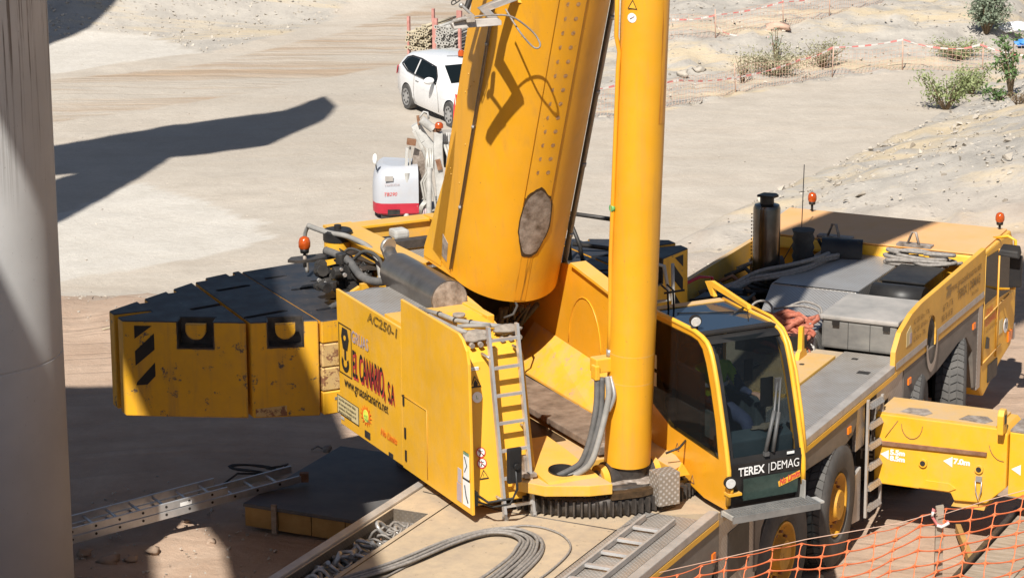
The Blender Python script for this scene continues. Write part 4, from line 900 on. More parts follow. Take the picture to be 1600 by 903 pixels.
mb.face(pts); mb.build('star_sticker', orange_ink, sp2, recalc=False)
MB().cyl((XO-0.006, 2.02, 2.03), (XO-0.004, 2.02, 2.03), 0.066, n=20).build('star_centre', matte('lime_ink', (0.62, 0.66, 0.08), None, 0.6, 6), sp2)
for i, t_ in enumerate(('1', 'ANOS', 'CANARIO')):
    o_ = ts(t_, 2.06, 2.05-0.035*i, 0.04, green_ink, sp2, sx=0.8)
    for v in o_.data.vertices: v.co.x -= 0.006
ts('No Limits', 1.66, 1.94, 0.10, orange_ink, sp2, shear=0.3, off=0.002).data.transform(Matrix.Identity(4))
MB().box(XO-0.003, XO, 2.60, 2.68, 1.82, 1.85).build('sticker', grey_white, sp2)
# stickers and lamp strip on the front cover, low at its front edge
for (y0, y1, z0, z1, mm) in ((-0.42, -0.30, 2.07, 2.33, white_m), (-0.42, -0.30, 2.30, 2.33, green_ink), (-0.25, -0.17, 1.99, 2.13, matte('lilac_sticker', (0.45, 0.38, 0.5), (0.5, 0.45, 0.3), 0.6, 9)), (-0.43, -0.28, 1.80, 2.05, white_m), (-0.43, -0.28, 2.05, 2.075, black_ink), (-0.25, -0.15, 1.80, 1.98, lilac_ink)):
    MB().box(XO-0.004, XO, y0, y1, z0, z1).build('sticker', mm, sp1)
mb = MB(); mb.tube([(XO-0.006, -0.33, 2.0), (XO-0.006, -0.36, 1.9), (XO-0.006, -0.40, 1.84)], 0.006, 4); mb.tube([(XO-0.006, -0.33, 2.28), (XO-0.006, -0.38, 2.2), (XO-0.006, -0.33, 2.13)], 0.005, 4); mb.build('pictogram', black_ink, sp1)
def fy(z): return -0.36 + (z-1.78)*0.2273 - 0.004       # front face of the housing
fn = Vector((0, -1, 0.2273)).normalized(); fu = Vector((0, 0.2273, 1)).normalized()
def fpt(x, z, off=0.0): return Vector((x, fy(z), z)) + fn*off
def fquad(name, x0, x1, z0, z1, mat, par=fb, off=0.002):
    mb = MB(); mb.face([fpt(x0, z0, off), fpt(x1, z0, off), fpt(x1, z1, off), fpt(x0, z1, off)]); return mb.build(name, mat, par, recalc=False)
def fdisc(name, x, z, r, mat, off=0.003, r0=0.0):
    mb = MB(); n = 24
    for k in range(n):
        a, b_ = 2*pi*k/n, 2*pi*(k+1)/n
        q = [fpt(x, z, off)+Vector((1, 0, 0))*rr*cos(t)+fu*rr*sin(t) for rr, t in ((r0, a), (r, a), (r, b_), (r0, b_))]
        mb.face(q if r0 > 0 else q[1:3]+[q[0]])
    return mb.build(name, mat, fb, recalc=False)
mb = MB(); mb.hexa([fpt(-1.475, 2.78, 0), fpt(-1.415, 2.78, 0), fpt(-1.415, 3.06, 0), fpt(-1.475, 3.06, 0)], [fpt(-1.47, 2.785, 0.03), fpt(-1.42, 2.785, 0.03), fpt(-1.42, 3.055, 0.03), fpt(-1.47, 3.055, 0.03)]); h_ = mb.build('tail_lamp', plastic, fb)
for z in (2.82, 2.94): fquad('lamp_lens', -1.455, -1.435, z, z+0.09, grey_white, h_, 0.032)
fquad('sticker', -1.39, -1.29, 3.03, 3.06, white_m)
o_ = text('NO HOMBRES', fpt(-1.385, 3.035, 0.003), (1, 0, 0), fu, 0.022, black_ink, fb, sx=0.8)
def warn(x, z, s):
    mb = MB(); mb.face([fpt(x-s, z-s*0.8, 0.002), fpt(x+s, z-s*0.8, 0.002), fpt(x, z+s, 0.002)]); mb.build('warning_triangle', black_ink, fb, recalc=False)
    s2_ = s*0.74; mb = MB(); mb.face([fpt(x-s2_, z-s2_*0.76, 0.003), fpt(x+s2_, z-s2_*0.76, 0.003), fpt(x, z+s2_*0.9, 0.003)]); mb.build('warning_triangle', yellow_front, fb, recalc=False)
warn(-1.34, 2.92, 0.062); warn(-1.35, 2.06, 0.05)
mb = MB(); mb.face([fpt(-1.36, 2.885, 0.004), fpt(-1.32, 2.885, 0.004), fpt(-1.315, 2.91, 0.004), fpt(-1.34, 2.95, 0.004), fpt(-1.362, 2.91, 0.004)]); mb.build('flame_symbol', black_ink, fb, recalc=False)
text('!', fpt(-1.365, 2.03, 0.004), (1, 0, 0), fu, 0.06, black_ink, fb)
fdisc('round_sticker', -1.335, 2.78, 0.052, white_m); text('L', fpt(-1.35, 2.765, 0.005), (1, 0, 0), fu, 0.05, green_ink, fb)
for z in (2.27, 2.17):
    fdisc('prohibition_sign', -1.36, z, 0.048, white_m); fdisc('prohibition_ring', -1.36, z, 0.05, red_ink, 0.004, 0.040)
    mb = MB(); mb.tube([fpt(-1.39, z+0.03, 0.005), fpt(-1.33, z-0.03, 0.005)], 0.004, 4); mb.build('prohibition_bar', red_ink, fb)
    mb = MB(); mb.tube([fpt(-1.365, z+0.028, 0.004), fpt(-1.36, z, 0.004), fpt(-1.375, z-0.03, 0.004)], 0.005, 4); mb.tube([fpt(-1.36, z, 0.004), fpt(-1.34, z-0.028, 0.004)], 0.004, 4); mb.tube([fpt(-1.38, z+0.01, 0.004), fpt(-1.34, z+0.008, 0.004)], 0.004, 4); mb.build('pictogram', black_ink, fb)
# access ladder
lad = None
def lpt(x, t): a = Vector((x, -0.475, 1.66)); b_ = Vector((x, -0.13, 3.46)); return a+(b_-a)*t
mb = MB()
for x in (-1.225, -0.925):
    mb.hexa([lpt(x-0.014, 0)+Vector((0, dy, 0)) for dy in (0,)]+[lpt(x+0.014, 0), lpt(x+0.014, 0)+Vector((0, -0.05, 0)), lpt(x-0.014, 0)+Vector((0, -0.05, 0))], [lpt(x-0.014, 1), lpt(x+0.014, 1), lpt(x+0.014, 1)+Vector((0, -0.05, 0)), lpt(x-0.014, 1)+Vector((0, -0.05, 0))])
lad = S(mb, 'access_ladder', alu)
for k in range(7):
    t = 0.058 + k*0.1435; z = lpt(0, t)
    MB().box(-1.215, -0.935, z.y-0.040, z.y-0.012, z.z, z.z+0.028).build('rung', alu, lad)
mb = MB()
for x, t in ((-1.24, .84), (-0.91, .86), (-1.24, .10), (-0.91, 0.45)): p = lpt(x, t); mb.tube([p+Vector((0, 0.14, 0)), p+Vector((0, -0.03, 0))], 0.014, 6)
tag(mb.build('bolt', steel, lad), kind='stuff')
mb = MB(); mb.box(-1.24, -1.20, -0.52, -0.46, 1.60, 1.68); mb.box(-0.94, -0.90, -0.52, -0.46, 1.62, 1.69); tag(mb.build('ladder_foot', steel, lad), kind='stuff')
mr_ = S(MB().tube([(-1.50, -0.42, 1.93), (-1.46, -0.62, 1.90), (-1.24, -0.70, 1.93), (-1.20, -0.71, 2.02), (-1.205, -0.69, 2.22)], 0.013, 8).tube([(-1.50, -0.42, 1.86), (-1.40, -0.60, 1.84), (-1.26, -0.68, 1.87), (-1.24, -0.70, 1.93)], 0.011, 8).box(-1.52, -1.49, -0.46, -0.40, 1.82, 1.96), 'mirror_arm', plastic)
MB().box(-1.29, -1.14, -0.70, -0.655, 2.07, 2.42).build('mirror', plastic, mr_, bevel=0.035)
MB().cyl((-1.205, -0.725, 2.24), (-1.205, -0.70, 2.24), 0.03, n=12).build('mirror_clamp', plastic, mr_)
# conduits and dusty clamps on the cover
mb = MB()
mb.tube([(-1.42, 1.22, 3.30), (-1.36, 0.9, 3.33), (-1.34, 0.45, 3.33), (-1.28, 0.18, 3.32)], 0.027, 8)
mb.tube([(-1.30, 1.25, 3.30), (-1.24, 0.9, 3.33), (-1.20, 0.62, 3.33), (-1.10, 0.48, 3.33), (-0.96, 0.34, 3.32), (-0.86, 0.26, 3.31)], 0.025, 8)
mb.tube([(-1.26, 0.45, 3.32), (-1.12, 0.36, 3.33), (-0.98, 0.30, 3.33)], 0.022, 8)
cd_ = S(mb, 'conduit', grey_hose)
mb = MB()
for (x, y, z) in ((-1.36, 0.9, 3.33), (-1.24, 0.9, 3.33), (-1.20, 0.62, 3.33), (-1.10, 0.48, 3.33)): mb.tube([(x+0.002, y+0.012, z), (x, y-0.012, z)], 0.030, 8)
tag(mb.build('cable_tie', blackm, cd_), kind='stuff')
for (cx, cy, sd) in ((-1.23, 0.10, 3), (-0.88, 0.16, 8)):
    mb = MB(); mb.blob((cx, cy, 3.31), 0.14, seed=sd, sub=3, amp=0.28, sc=(1, 0.75, 0.38))
    for k in range(3): mb.cyl((cx-0.10+k*0.09, cy-0.10, 3.26), (cx-0.10+k*0.09, cy-0.135, 3.255), 0.026, n=10)
    cl = S(mb, 'dusty_clamp', dusty_clamp)
S(MB().lathe([(0.05, 3.27), (0.05, 3.31), (0.062, 3.315), (0.062, 3.34)], 'z', (-1.08, 0.80, 0), 16), 'filler_cap', dusty_clamp)
# muffler
mb = MB(); pr = [(-0.99, 3.15)]+[(-0.82+0.20*cos(radians(a)), 3.26+0.20*sin(radians(a))) for a in range(180, -1, -12)]+[(-0.62, 3.15)]
mb.prism(pr, 'y', 1.58, 2.86); mf_ = S(mb, 'muffler_cover', muffler_m, smooth_angle=0.5)
mb = MB(); pr2 = [(-0.985, 3.155)]+[(-0.82+0.19*cos(radians(a)), 3.26+0.19*sin(radians(a))) for a in range(180, -1, -12)]+[(-0.635, 3.155)]
mb.prism(pr2, 'y', 1.572, 1.579); mb.build('end_plate', lilac_ink if False else wear_steel, mf_)
mb = MB(); mb.tube([(-0.80, 2.86, 3.30), (-0.80, 3.05, 3.36), (-0.80, 3.12, 3.42)], 0.075, 16); mb.build('tail_pipe', muffler_m, mf_)
MB().cyl((-0.80, 3.10, 3.47), (-0.81, 3.14, 3.475), 0.09, n=16).build('rain_flap', steel, mf_)
MB().box(-0.995, -0.99, 2.45, 2.52, 3.18, 3.32).build('slot', blackm, mf_)
S(B(-0.68, -0.60, 1.0, 3.3, 3.05, 3.22), 'top_flange', yellow, bevel=0.01)
S(B(-1.52, -0.62, 1.10, 1.60, 3.14, 3.20), 'top_cover', yellow)
for o_ in crane.children:
    if o_ not in _before: o_.location = Matrix.Rotation(BS, 3, 'Z') @ Vector((-0.10, -0.21, 0.075))
# hydraulic pump, hoses, tank at the rear left
mb = MB(); random.seed(31)
for i in range(34):
    c = Vector((random.uniform(-1.32, -0.92), random.uniform(3.55, 4.05), random.uniform(2.86, 3.16)))
    r = random.uniform(0.025, 0.07); d = Vector(random.choice([(1, 0, 0), (0, 1, 0), (0, 0, 1), (0, -1, 0.3)]))*random.uniform(0.06, 0.16)
    mb.cyl(c, c+d, r, n=10)
pm_ = S(mb, 'hydraulic_pump', blackm, bevel=0.004)
mb = MB()
for i in range(12):
    c = Vector((random.uniform(-1.34, -0.92), random.uniform(3.50, 3.9), random.uniform(2.88, 3.18))); mb.cyl(c, c+Vector((0.0, -0.03, 0.0)), random.uniform(.012, .026), n=8)
mb.build('fitting', steel, pm_)
mb = MB()
for i in range(16):
    a = Vector((random.uniform(-0.95, -0.72), random.uniform(3.7, 4.3), random.uniform(2.75, 3.1))); mb.tube([a, a+Vector((random.uniform(-.12, .12), random.uniform(-.2, .2), random.uniform(0.05, .2))), a+Vector((random.uniform(-.2, .1), random.uniform(-.3, .3), random.uniform(-.2, .1)))], random.uniform(0.01, 0.022), 6)
mb.blob((-0.78, 3.9, 2.95), 0.20, 4, 2, 0.3, (0.5, 1, 1)); S(mb, 'hose_bundle', blackm)
def hose(pts, r, mat=hose_m, nm='hose'):
    P = [Vector(p) for p in pts]; out = []
    for i in range(len(P)-1):
        p0, p1, p2, p3 = P[max(i-1, 0)], P[i], P[i+1], P[min(i+2, len(P)-1)]
        for k in range(7):
            t = k/7; out.append(0.5*((2*p1)+(p2-p0)*t+(2*p0-5*p1+4*p2-p3)*t*t+(3*p1-p0-3*p2+p3)*t**3))
    out.append(P[-1]); return S(MB().tube(out, r, 10), nm, mat)
hose([(-1.06, 4.25, 3.22), (-0.98, 3.85, 3.20), (-0.98, 3.45, 3.10), (-0.93, 3.1, 3.12), (-0.86, 2.9, 3.2)], 0.045)
hose([(-1.22, 3.75, 2.72), (-1.15, 3.45, 2.86), (-1.0, 3.2, 3.0), (-0.88, 2.95, 3.05)], 0.04)
hose([(-0.98, 4.95, 3.34), (-0.85, 4.7, 3.30), (-0.72, 4.4, 3.30), (-0.66, 3.9, 3.25), (-0.70, 3.6, 3.05), (-0.80, 3.5, 2.9)], 0.03, grey_hose)
hose([(-0.99, 4.98, 2.8), (-1.0, 5.0, 3.2), (-0.97, 4.95, 3.34)], 0.022, steel)
hose([(-0.9, 4.0, 3.1), (-0.8, 3.8, 3.28), (-0.75, 3.5, 3.25), (-0.75, 3.3, 3.0)], 0.02, rubber); hose([(-0.98, 4.2, 3.0), (-0.85, 4.1, 3.25), (-0.72, 3.7, 3.2)], 0.014, rubber)
tk1 = S(MB().lathe([(0.155, 2.75), (0.155, 3.20)], 'z', (-0.72, 4.72, 0), 20), 'hydraulic_tank', yellow, smooth_angle=0.6)
MB().lathe([(0.165, 3.20), (0.165, 3.30), (0.15, 3.32), (0.04, 3.325), (0.04, 3.37), (0.0, 3.37)], 'z', (-0.72, 4.72, 0), 20).build('tank_lid', plastic, tk1, smooth_angle=0.6)
S(MB().prism([(-1.48, 4.32), (-1.42, 4.24), (-1.25, 4.20), (-0.62, 4.30), (-0.62, 4.42), (-1.40, 4.42)], 'z', 3.12, 3.15), 'lamp_bracket', gearsteel)
S(MB().prism([(-0.95, 4.30), (-0.55, 4.30), (-0.62, 3.7), (-1.0, 3.8)], 'z', 3.08, 3.10), 'shelf', gearsteel)
bc = S(MB().cyl((-1.30, 4.27, 3.06), (-1.30, 4.27, 3.2), 0.02), 'beacon_stem', wear_steel)
beacon(bc, -1.30, 4.27, 3.22, 1.1)
S(MB().prism([(-1.12, 2.78), (-0.98, 2.76), (-0.86, 2.90), (-0.98, 2.98), (-1.10, 2.92)], 'y', 3.5, 3.56), 'pump_bracket', yellow)
S(B(-1.05, -0.62, 3.3, 3.36, 2.75, 3.06), 'rear_plate', yellow); S(B(-0.66, -0.63, 3.1, 3.9, 2.6, 3.1), 'rear_plate', yellow)

# ---- boom
eB = radians(69.8); uB = Vector((0, -cos(eB), sin(eB))); nB = Vector((0, -sin(eB), -cos(eB))); C0 = Vector((0.09, 2.221, 3.45))
HW, EL, BD = 0.585, 0.655, 0.50; TH0 = radians(-8.5)
def bp(th, s_, off=0.0):   # underside ellipse, th from -90..90 deg
    x = (HW)*sin(th); d = EL*cos(th); nn = Vector((x/HW**2, d/EL**2, 0)).normalized()
    return C0 + uB*s_ + Vector((x+nn.x*off, 0, 0)) + nB*(d+nn.y*off)
mb = MB(); ring = []
LB = 34.0
sect = [(HW*sin(radians(a)), EL*cos(radians(a))) for a in range(-90, 91, 5)] + [(HW, -BD+0.04), (HW-0.04, -BD), (-HW+0.04, -BD), (-HW, -BD+0.04)]
lo = [C0+uB*(-0.10)+Vector((x, 0, 0))+nB*d for x, d in sect]; hi = [C0+uB*LB+Vector((x, 0, 0))+nB*d for x, d in sect]
mb.hexa(lo, hi); boom = S(mb, 'boom', yellow_boom, smooth_angle=0.35)
S(MB().prism([(2.05, 4.98), (2.27, 4.55), (2.93, 3.50), (2.95, 3.36), (2.2, 3.31), (2.1, 3.40), (1.75, 4.6)], 'x', -0.485, 0.665), 'boom_foot', yellow, bevel=0.012)
S(MB().prism([(2.08, 4.90), (2.27, 4.52), (2.90, 3.50), (2.92, 3.40), (2.5, 3.38), (2.15, 4.5)], 'x', -0.495, -0.486), 'foot_plate', yellow)
S(MB().prism([(2.30, 3.66), (2.34, 3.46), (2.45, 3.50), (2.42, 3.74)], 'x', -0.502, -0.496), 'vent', wear_steel)
# crown strip with plug welds, seams
mb = MB(); W_ = radians(13.5)
rows = [[bp(TH0-W_+2*W_*i/6, s_, 0.008) for i in range(7)] for s_ in (1.15, 6, 12, 20, LB)]
mb.grid(rows); cs = mb.build('crown_strip', yellow_boom, boom, recalc=False)
for sg in (-1, 1):
    MB().tube([bp(TH0+sg*W_, 1.05, 0.005), bp(TH0+sg*W_, 12, 0.005), bp(TH0+sg*W_, LB, 0.005)], 0.006, 5).build('seam_weld', yellow if sg < 0 else yellow_dusty, boom)
mb = MB()
for k in range(64):
    for sg in (-1, 1):
        s_ = 1.46+k*0.158; th = TH0+sg*radians(4.9)
        c = bp(th, s_, 0.009); e1 = Vector((1, 0, 0)); r = 0.023
        vs = [c+e1*r*cos(2*pi*j/10)+uB*r*sin(2*pi*j/10)+nB*0.001 for j in range(10)]; mb.face(vs)
o = mb.build('plug_weld', matte('weld_dimple', (0.62, 0.40, 0.20), (0.30, 0.14, 0.05), 0.5, 40), boom, recalc=False); tag(o, kind='stuff')
# worn patch where the wear pad runs
def patch(k, off, jag, mat, nm):
    mb = MB(); pts = []; random.seed(5)
    for i in range(40):
        a = 2*pi*i/40; r = k*(1+jag*(0.9*sin(3*a+1)+0.6*sin(7*a+k*3)+random.uniform(-.4, .4))); pts.append((TH0+radians(1.0+15.5*cos(a)*r), 0.87+0.39*sin(a)*r))
    c = bp(TH0+radians(1), 0.87, off); vs = [bp(th, s_, off) for th, s_ in pts]
    mid = [bp(TH0+radians(1)+(th-TH0-radians(1))*0.5, 0.87+(s_-0.87)*0.5, off) for th, s_ in pts]
    for i in range(40):
        j = (i+1) % 40; mb.face([vs[i], vs[j], mid[j], mid[i]]); mb.face([mid[i], mid[j], c])
    return mb.build(nm, mat, boom, recalc=False)
patch(1.06, 0.009, 0.05, grease, 'grease_edge'); patch(0.97, 0.012, 0.03, wear_steel, 'wear_patch')
# grease runs below the patch
m, nt, b = base_mat('grease_run', 0.4); n = noise_n(nt, 1.0, 4, 0.6, stretch=(22, 2, 1.2)); al = ramp(nt, n, 0.50, 0.70)
nt.links.new(mixc(nt, al, (0.76, 0.34, 0.015, 1), (0.12, 0.05, 0.01, 1)), b.inputs['Base Color'])
mb = MB(); mb.grid([[bp(TH0+radians(-7+12*i/5), s_, 0.004) for i in range(6)] for s_ in (0.50, 0.3, 0.1, -0.08)]); mb.build('grease_run', m, boom, recalc=False)
# hose lines along both flanks
mb = MB(); mb.tube([bp(radians(-90), -0.05, 0.016), bp(radians(-90), 12, 0.016), bp(radians(-90), LB, 0.016)], 0.009, 6); mb.tube([bp(radians(-87), -0.02, 0.016), bp(radians(-87), 12, 0.016), bp(radians(-87), LB, 0.016)], 0.007, 6); hl = mb.build('hose_line', dusty_clamp, boom)
mb = MB()
for k in range(14): mb.tube([bp(radians(-89), 0.7+k*0.95, 0.014), bp(radians(-89), 0.73+k*0.95, 0.014)], 0.022, 8)
tag(mb.build('hose_clip', steel, boom), kind='stuff')
mb = MB(); mb.tube([bp(radians(64), -0.30, 0.05), bp(radians(64), 12, 0.05), bp(radians(64), LB, 0.05)], 0.021, 6); mb.build('conduit', alu_dirty, boom)
mb = MB(); mb.tube([bp(radians(60), -0.1, 0.02), bp(radians(60), 12, 0.02), bp(radians(60), LB, 0.02)], 0.014, 6); mb.build('hose_line', rubber, boom)
mb = MB()
for k in range(14): mb.tube([bp(radians(64), 0.4+k*0.85, 0.05), bp(radians(64), 0.44+k*0.85, 0.05)], 0.028, 8)
tag(mb.build('conduit_clip', steel, boom), kind='stuff')
mb = MB(); mb.tube([(-0.02, 1.75, 3.16), (-0.04, 1.62, 3.10), (-0.12, 1.55, 3.04), (-0.2, 1.6, 3.0)], 0.014, 6); S(mb, 'hose', rubber)
mb = MB()
for i in range(14): s_ = 2.6+random.uniform(-1.7, 1.6); mb.blob(C0+uB*s_+Vector((-HW-0.002, 0, 0))-nB*random.uniform(0.1, 0.42), 0.008, i, 1)
tag(mb.build('rivet', yellow_dusty, boom), kind='stuff')
# ---- lift cylinder
cb, ct = Vector((-0.03, -0.72, 1.90)), Vector((-0.005, -1.0, 6.62)); cu_ = (ct-cb).normalized()
ctop = cb+cu_*4.95; cv = cb+cu_*7.0
cyl_ = S(MB().cyl(cb+cu_*0.22, ctop, 0.223, n=48), 'lift_cylinder', yellow_boom, smooth_angle=0.6)
mb = MB(); mb.cyl(ctop, cv, 0.232, n=48); mb.cyl(cv, cv+cu_*3.4, 0.14, n=32); mb.build('cylinder_head', yellow_boom, cyl_, smooth_angle=0.6)
mb = MB(); mb.cyl(cb+cu_*4.82, cb+cu_*4.835, 0.2245, n=48); mb.cyl(cb+cu_*1.34, cb+cu_*1.348, 0.2236, n=48); mb.cyl(cb+cu_*1.06, cb+cu_*1.068, 0.2236, n=48); tag(mb.build('weld_ring', yellow_dusty, cyl_, smooth_angle=0.6), kind='stuff')
m, nt, b = base_mat('rust_run', 0.35)
n = noise_n(nt, 1.0, 5, 0.65, stretch=(16, 6, 0.8)); nt.links.new(mixc(nt, ramp(nt, n, 0.46, 0.64), (0.80, 0.37, 0.018, 1), (0.40, 0.14, 0.01, 1)), b.inputs['Base Color'])
mb = MB(); e1, e2 = Vector((1, 0, 0)), cu_.cross(Vector((1, 0, 0))).normalized()
def cpt(a, s_, off=0.002): return cb+cu_*s_+(e1*cos(a)+e2*(-sin(a)))*(0.223+off)
mb.grid([[cpt(radians(72-26*i/6), s_) for i in range(7)] for s_ in (4.80, 4.5, 4.2, 3.9, 3.6)]); mb.build('rust_run', m, cyl_, recalc=False)
for s_, rr in ((4.72, 'tri'), (4.60, 'disc')):
    mb = MB(); c = cpt(radians(150), s_, 0.004); ea = (cpt(radians(140), s_, 0.004)-c).normalized()
    if rr == 'disc': mb.face([c+ea*0.045*cos(2*pi*j/16)+cu_*0.045*sin(2*pi*j/16) for j in range(16)]); mb.build('round_sticker', white_m, cyl_, recalc=False); MB().tube([c+ea*-.02+cu_*-.01+Vector((0, -.004, 0)), c+ea*.02+cu_*.02+Vector((0, -.004, 0))], 0.005, 4).build('pictogram', lilac_ink, cyl_)
    else:
        mb.face([c-ea*.05-cu_*.04, c+ea*.05-cu_*.04, c+cu_*.05]); mb.build('warning_triangle', black_ink, cyl_, recalc=False); c2_ = c+Vector((-.001, -.003, 0)); MB().face([c2_-ea*.036-cu_*.031, c2_+ea*.036-cu_*.031, c2_+cu_*.034]).build('warning_triangle', yellow_front, cyl_, recalc=False)
foot = S(MB().cyl(cb+Vector((-0.24, 0, 0.08)), cb+Vector((0.24, 0, 0.08)), 0.16, n=28).cyl(cb, cb+cu_*0.24, 0.19, 0.20, n=32), 'cylinder_foot', gearsteel, smooth_angle=0.6)
for sg in (-1, 1):
    MB().cyl(cb+Vector((sg*0.245, 0, 0.07)), cb+Vector((sg*0.31, 0, 0.07)), 0.15, n=28).build('bearing_plate', yellow, foot, smooth_angle=0.6); MB().cyl(cb+Vector((sg*0.311, 0, 0.07)), cb+Vector((sg*0.325, 0, 0.07)), 0.10, n=24).build('bearing_cap', wear_steel, foot, smooth_angle=0.6)
mb = MB(); mb.blob((0.0, -0.90, 1.965), 0.2, 5, 3, 0.4, (1.5, 0.7, 0.12)); S(mb, 'grease_buildup', wear_steel)
mb = MB(); vb = Vector((-0.30, -0.62, 3.02))
mb.box(-0.40, -0.20, -0.80, -0.66, 3.06, 3.20); mb.box(-0.42, -0.37, -0.82, -0.72, 3.0, 3.14); valve = S(mb, 'valve_block', yellow, bevel=0.012)
mb = MB(); q = [Vector((-0.235, -0.74, 3.2)), Vector((-0.235, -0.76, 3.5)), Vector((-0.25, -0.80, 4.2)), Vector((-0.25, -0.93, 6.0)), Vector((-0.245, -0.945, 6.15)), Vector((-0.285, -0.96, 6.3)), Vector((-0.285, -1.0, 7.3))]
mb.tube(q, 0.022, 8); pp = S(mb, 'pressure_pipe', yellow_boom)
mb = MB(); mb.tube([(-0.27, -0.83, 4.66), (-0.24, -0.83, 4.66)], 0.035, 8); mb.build('pipe_clip', green_ink, pp)
mb = MB(); mb.tube([(-0.235, -0.75, 3.20), (-0.235, -0.755, 3.27)], 0.032, 8); mb.build('pipe_union', steel, pp)
hose([(-0.38, -0.78, 3.02), (-0.40, -0.80, 2.75), (-0.46, -0.80, 2.45), (-0.54, -0.78, 2.22), (-0.62, -0.72, 2.13), (-0.74, -0.66, 2.06)], 0.030)
hose([(-0.34, -0.80, 3.02), (-0.36, -0.82, 2.7), (-0.44, -0.84, 2.42), (-0.52, -0.82, 2.19), (-0.60, -0.77, 2.10), (-0.70, -0.72, 2.04)], 0.028)
hose([(-0.28, -0.80, 3.02), (-0.30, -0.86, 2.85), (-0.34, -0.86, 2.65), (-0.44, -0.88, 2.35), (-0.50, -0.86, 2.2), (-0.58, -0.80, 2.11), (-0.66, -0.74, 2.06)], 0.030, grey_hose)
hose([(-0.25, -0.80, 3.02), (-0.25, -0.88, 2.85), (-0.30, -0.86, 2.70)], 0.020, steel)
fd = MB().cyl(cb+Vector((-0.33, 0, 0.07)), cb+Vector((-0.345, 0, 0.07)), 0.05, n=16); S(fd, 'grease_point', plastic)
o = S(B(0.04, 0.27, -1.24, -1.04, 1.80, 2.12), 'tool_locker', [chbox, chbox], bevel=0.008)
mb = MB(); mb.tube([(0.30, -0.9, 2.2), (0.42, -0.95, 2.25), (0.60, -0.8, 2.28)], 0.012, 6); S(mb, 'gas_strut', blackm)
S(MB().prism([(0.34, 1.99), (0.50, 1.99), (0.42, 2.12)], 'y', -1.02, -1.0), 'bracket', yellow)

# ---- bracket arms and cable ends hanging beside the boom at the top of the picture
def Sl(p):   # world to superstructure frame
    v = Vector(p)-Vector((OX, OY, 0)); return Matrix.Rotation(-BS, 3, 'Z') @ v
def cam_at(px, py, dist): return Sl(CAM + ray(px, py)*dist)
def slab(poly, thick, mat, nm, par):     # poly: list of (px,py,dist); extruded along the superstructure's Y
    a = [cam_at(*p) for p in poly]; mb = MB(); mb.hexa(a, [p+Vector((0, thick, 0)) for p in a])
    return mb.build(nm, mat, par, bevel=0.006)
DB = 27.0
arm = S(MB().box(-0.2, -0.1, 0.55, 0.8, 6.75, 6.85), 'cable_arm', steel)
slab([(749, 14, 27.53), (764, 7, 27.6), (790, -4, 27.68), (808, -8, 27.72), (809, 1, 27.71), (776, 13, 27.62), (757, 21, 27.52)], 0.06, steel, 'arm_plate', arm)
slab([(749, 14, 27.53), (762, 12, 27.55), (784, 33, 27.29), (772, 37, 27.30)], 0.05, steel, 'arm_plate', arm)
slab([(706, 38, 27.22), (712, 32, 27.22), (778, 29, 27.28), (784, 33, 27.29), (784, 40, 27.29), (710, 46, 27.22)], 0.06, alu_dirty, 'arm_plate', arm)
def cl(pts, r, mat, nm, par):
    P = [cam_at(*p) for p in pts]; out = []
    for i in range(len(P)-1):
        p0, p1, p2, p3 = P[max(i-1, 0)], P[i], P[i+1], P[min(i+2, len(P)-1)]
        for k in range(8):
            t = k/8; out.append(0.5*((2*p1)+(p2-p0)*t+(2*p0-5*p1+4*p2-p3)*t*t+(3*p1-p0-3*p2+p3)*t**3))
    out.append(P[-1]); return MB().tube(out, r, 8).build(nm, mat, par)
cl([(712, 33, 27.2), (740, 27, 27.25), (770, 24, 27.3), (800, 27, 27.35), (830, 48, 27.48), (843, 66, 27.49), (842, 75, 27.49), (832, 73, 27.49), (812, 50, 27.45), (790, 15, 27.58)], 0.009, rope_m, 'cable', arm)
cl([(708, 34, 27.2), (724, 30, 27.2), (736, 28, 27.2)], 0.022, rope_m, 'cable_end', arm)
slab([(728, 24, 27.18), (741, 23, 27.18), (743, 35, 27.18), (730, 36, 27.18)], 0.05, dusty_clamp, 'cable_clamp', arm)
cl([(740, 26, 27.25), (728, 15, 27.35), (722, 9, 27.39)], 0.014, steel, 'rod', arm)
MB().blob(cam_at(721, 9, 27.39), 0.028, 3, 2, 0.1).build('rod_knob', steel, arm)
cl([(735, -4, 27.4), (731, 8, 27.4), (728, 15, 27.4)], 0.030, blackm, 'plug', arm); cl([(722, -3, 27.4), (716, 3, 27.4), (707, 8, 27.4), (706, 3, 27.4), (711, 1, 27.4), (713, 6, 27.4)], 0.006, blackm, 'wire', arm)
slab([(800, -8, 27.74), (822, -6, 27.74), (818, 6, 27.74), (803, 4, 27.74)], 0.12, yellow, 'arm_mount', arm)
disc_caster = S(MB().lathe([(0.27, -0.06), (0.27, 0.06)], 'y', (-1.50, 0.34, 7.44), 32), 'shadow_disc', blackm, smooth_angle=0.5)  # unseen disc above the view, added to cast a round shadow on the boom
S(MB().tube([(-1.50, 0.40, 7.44), (-1.50, 0.62, 7.44), (-0.45, 0.75, 7.40)], 0.035, 8), 'shadow_disc_arm', steel)  # arm tying the added shadow disc to the boom
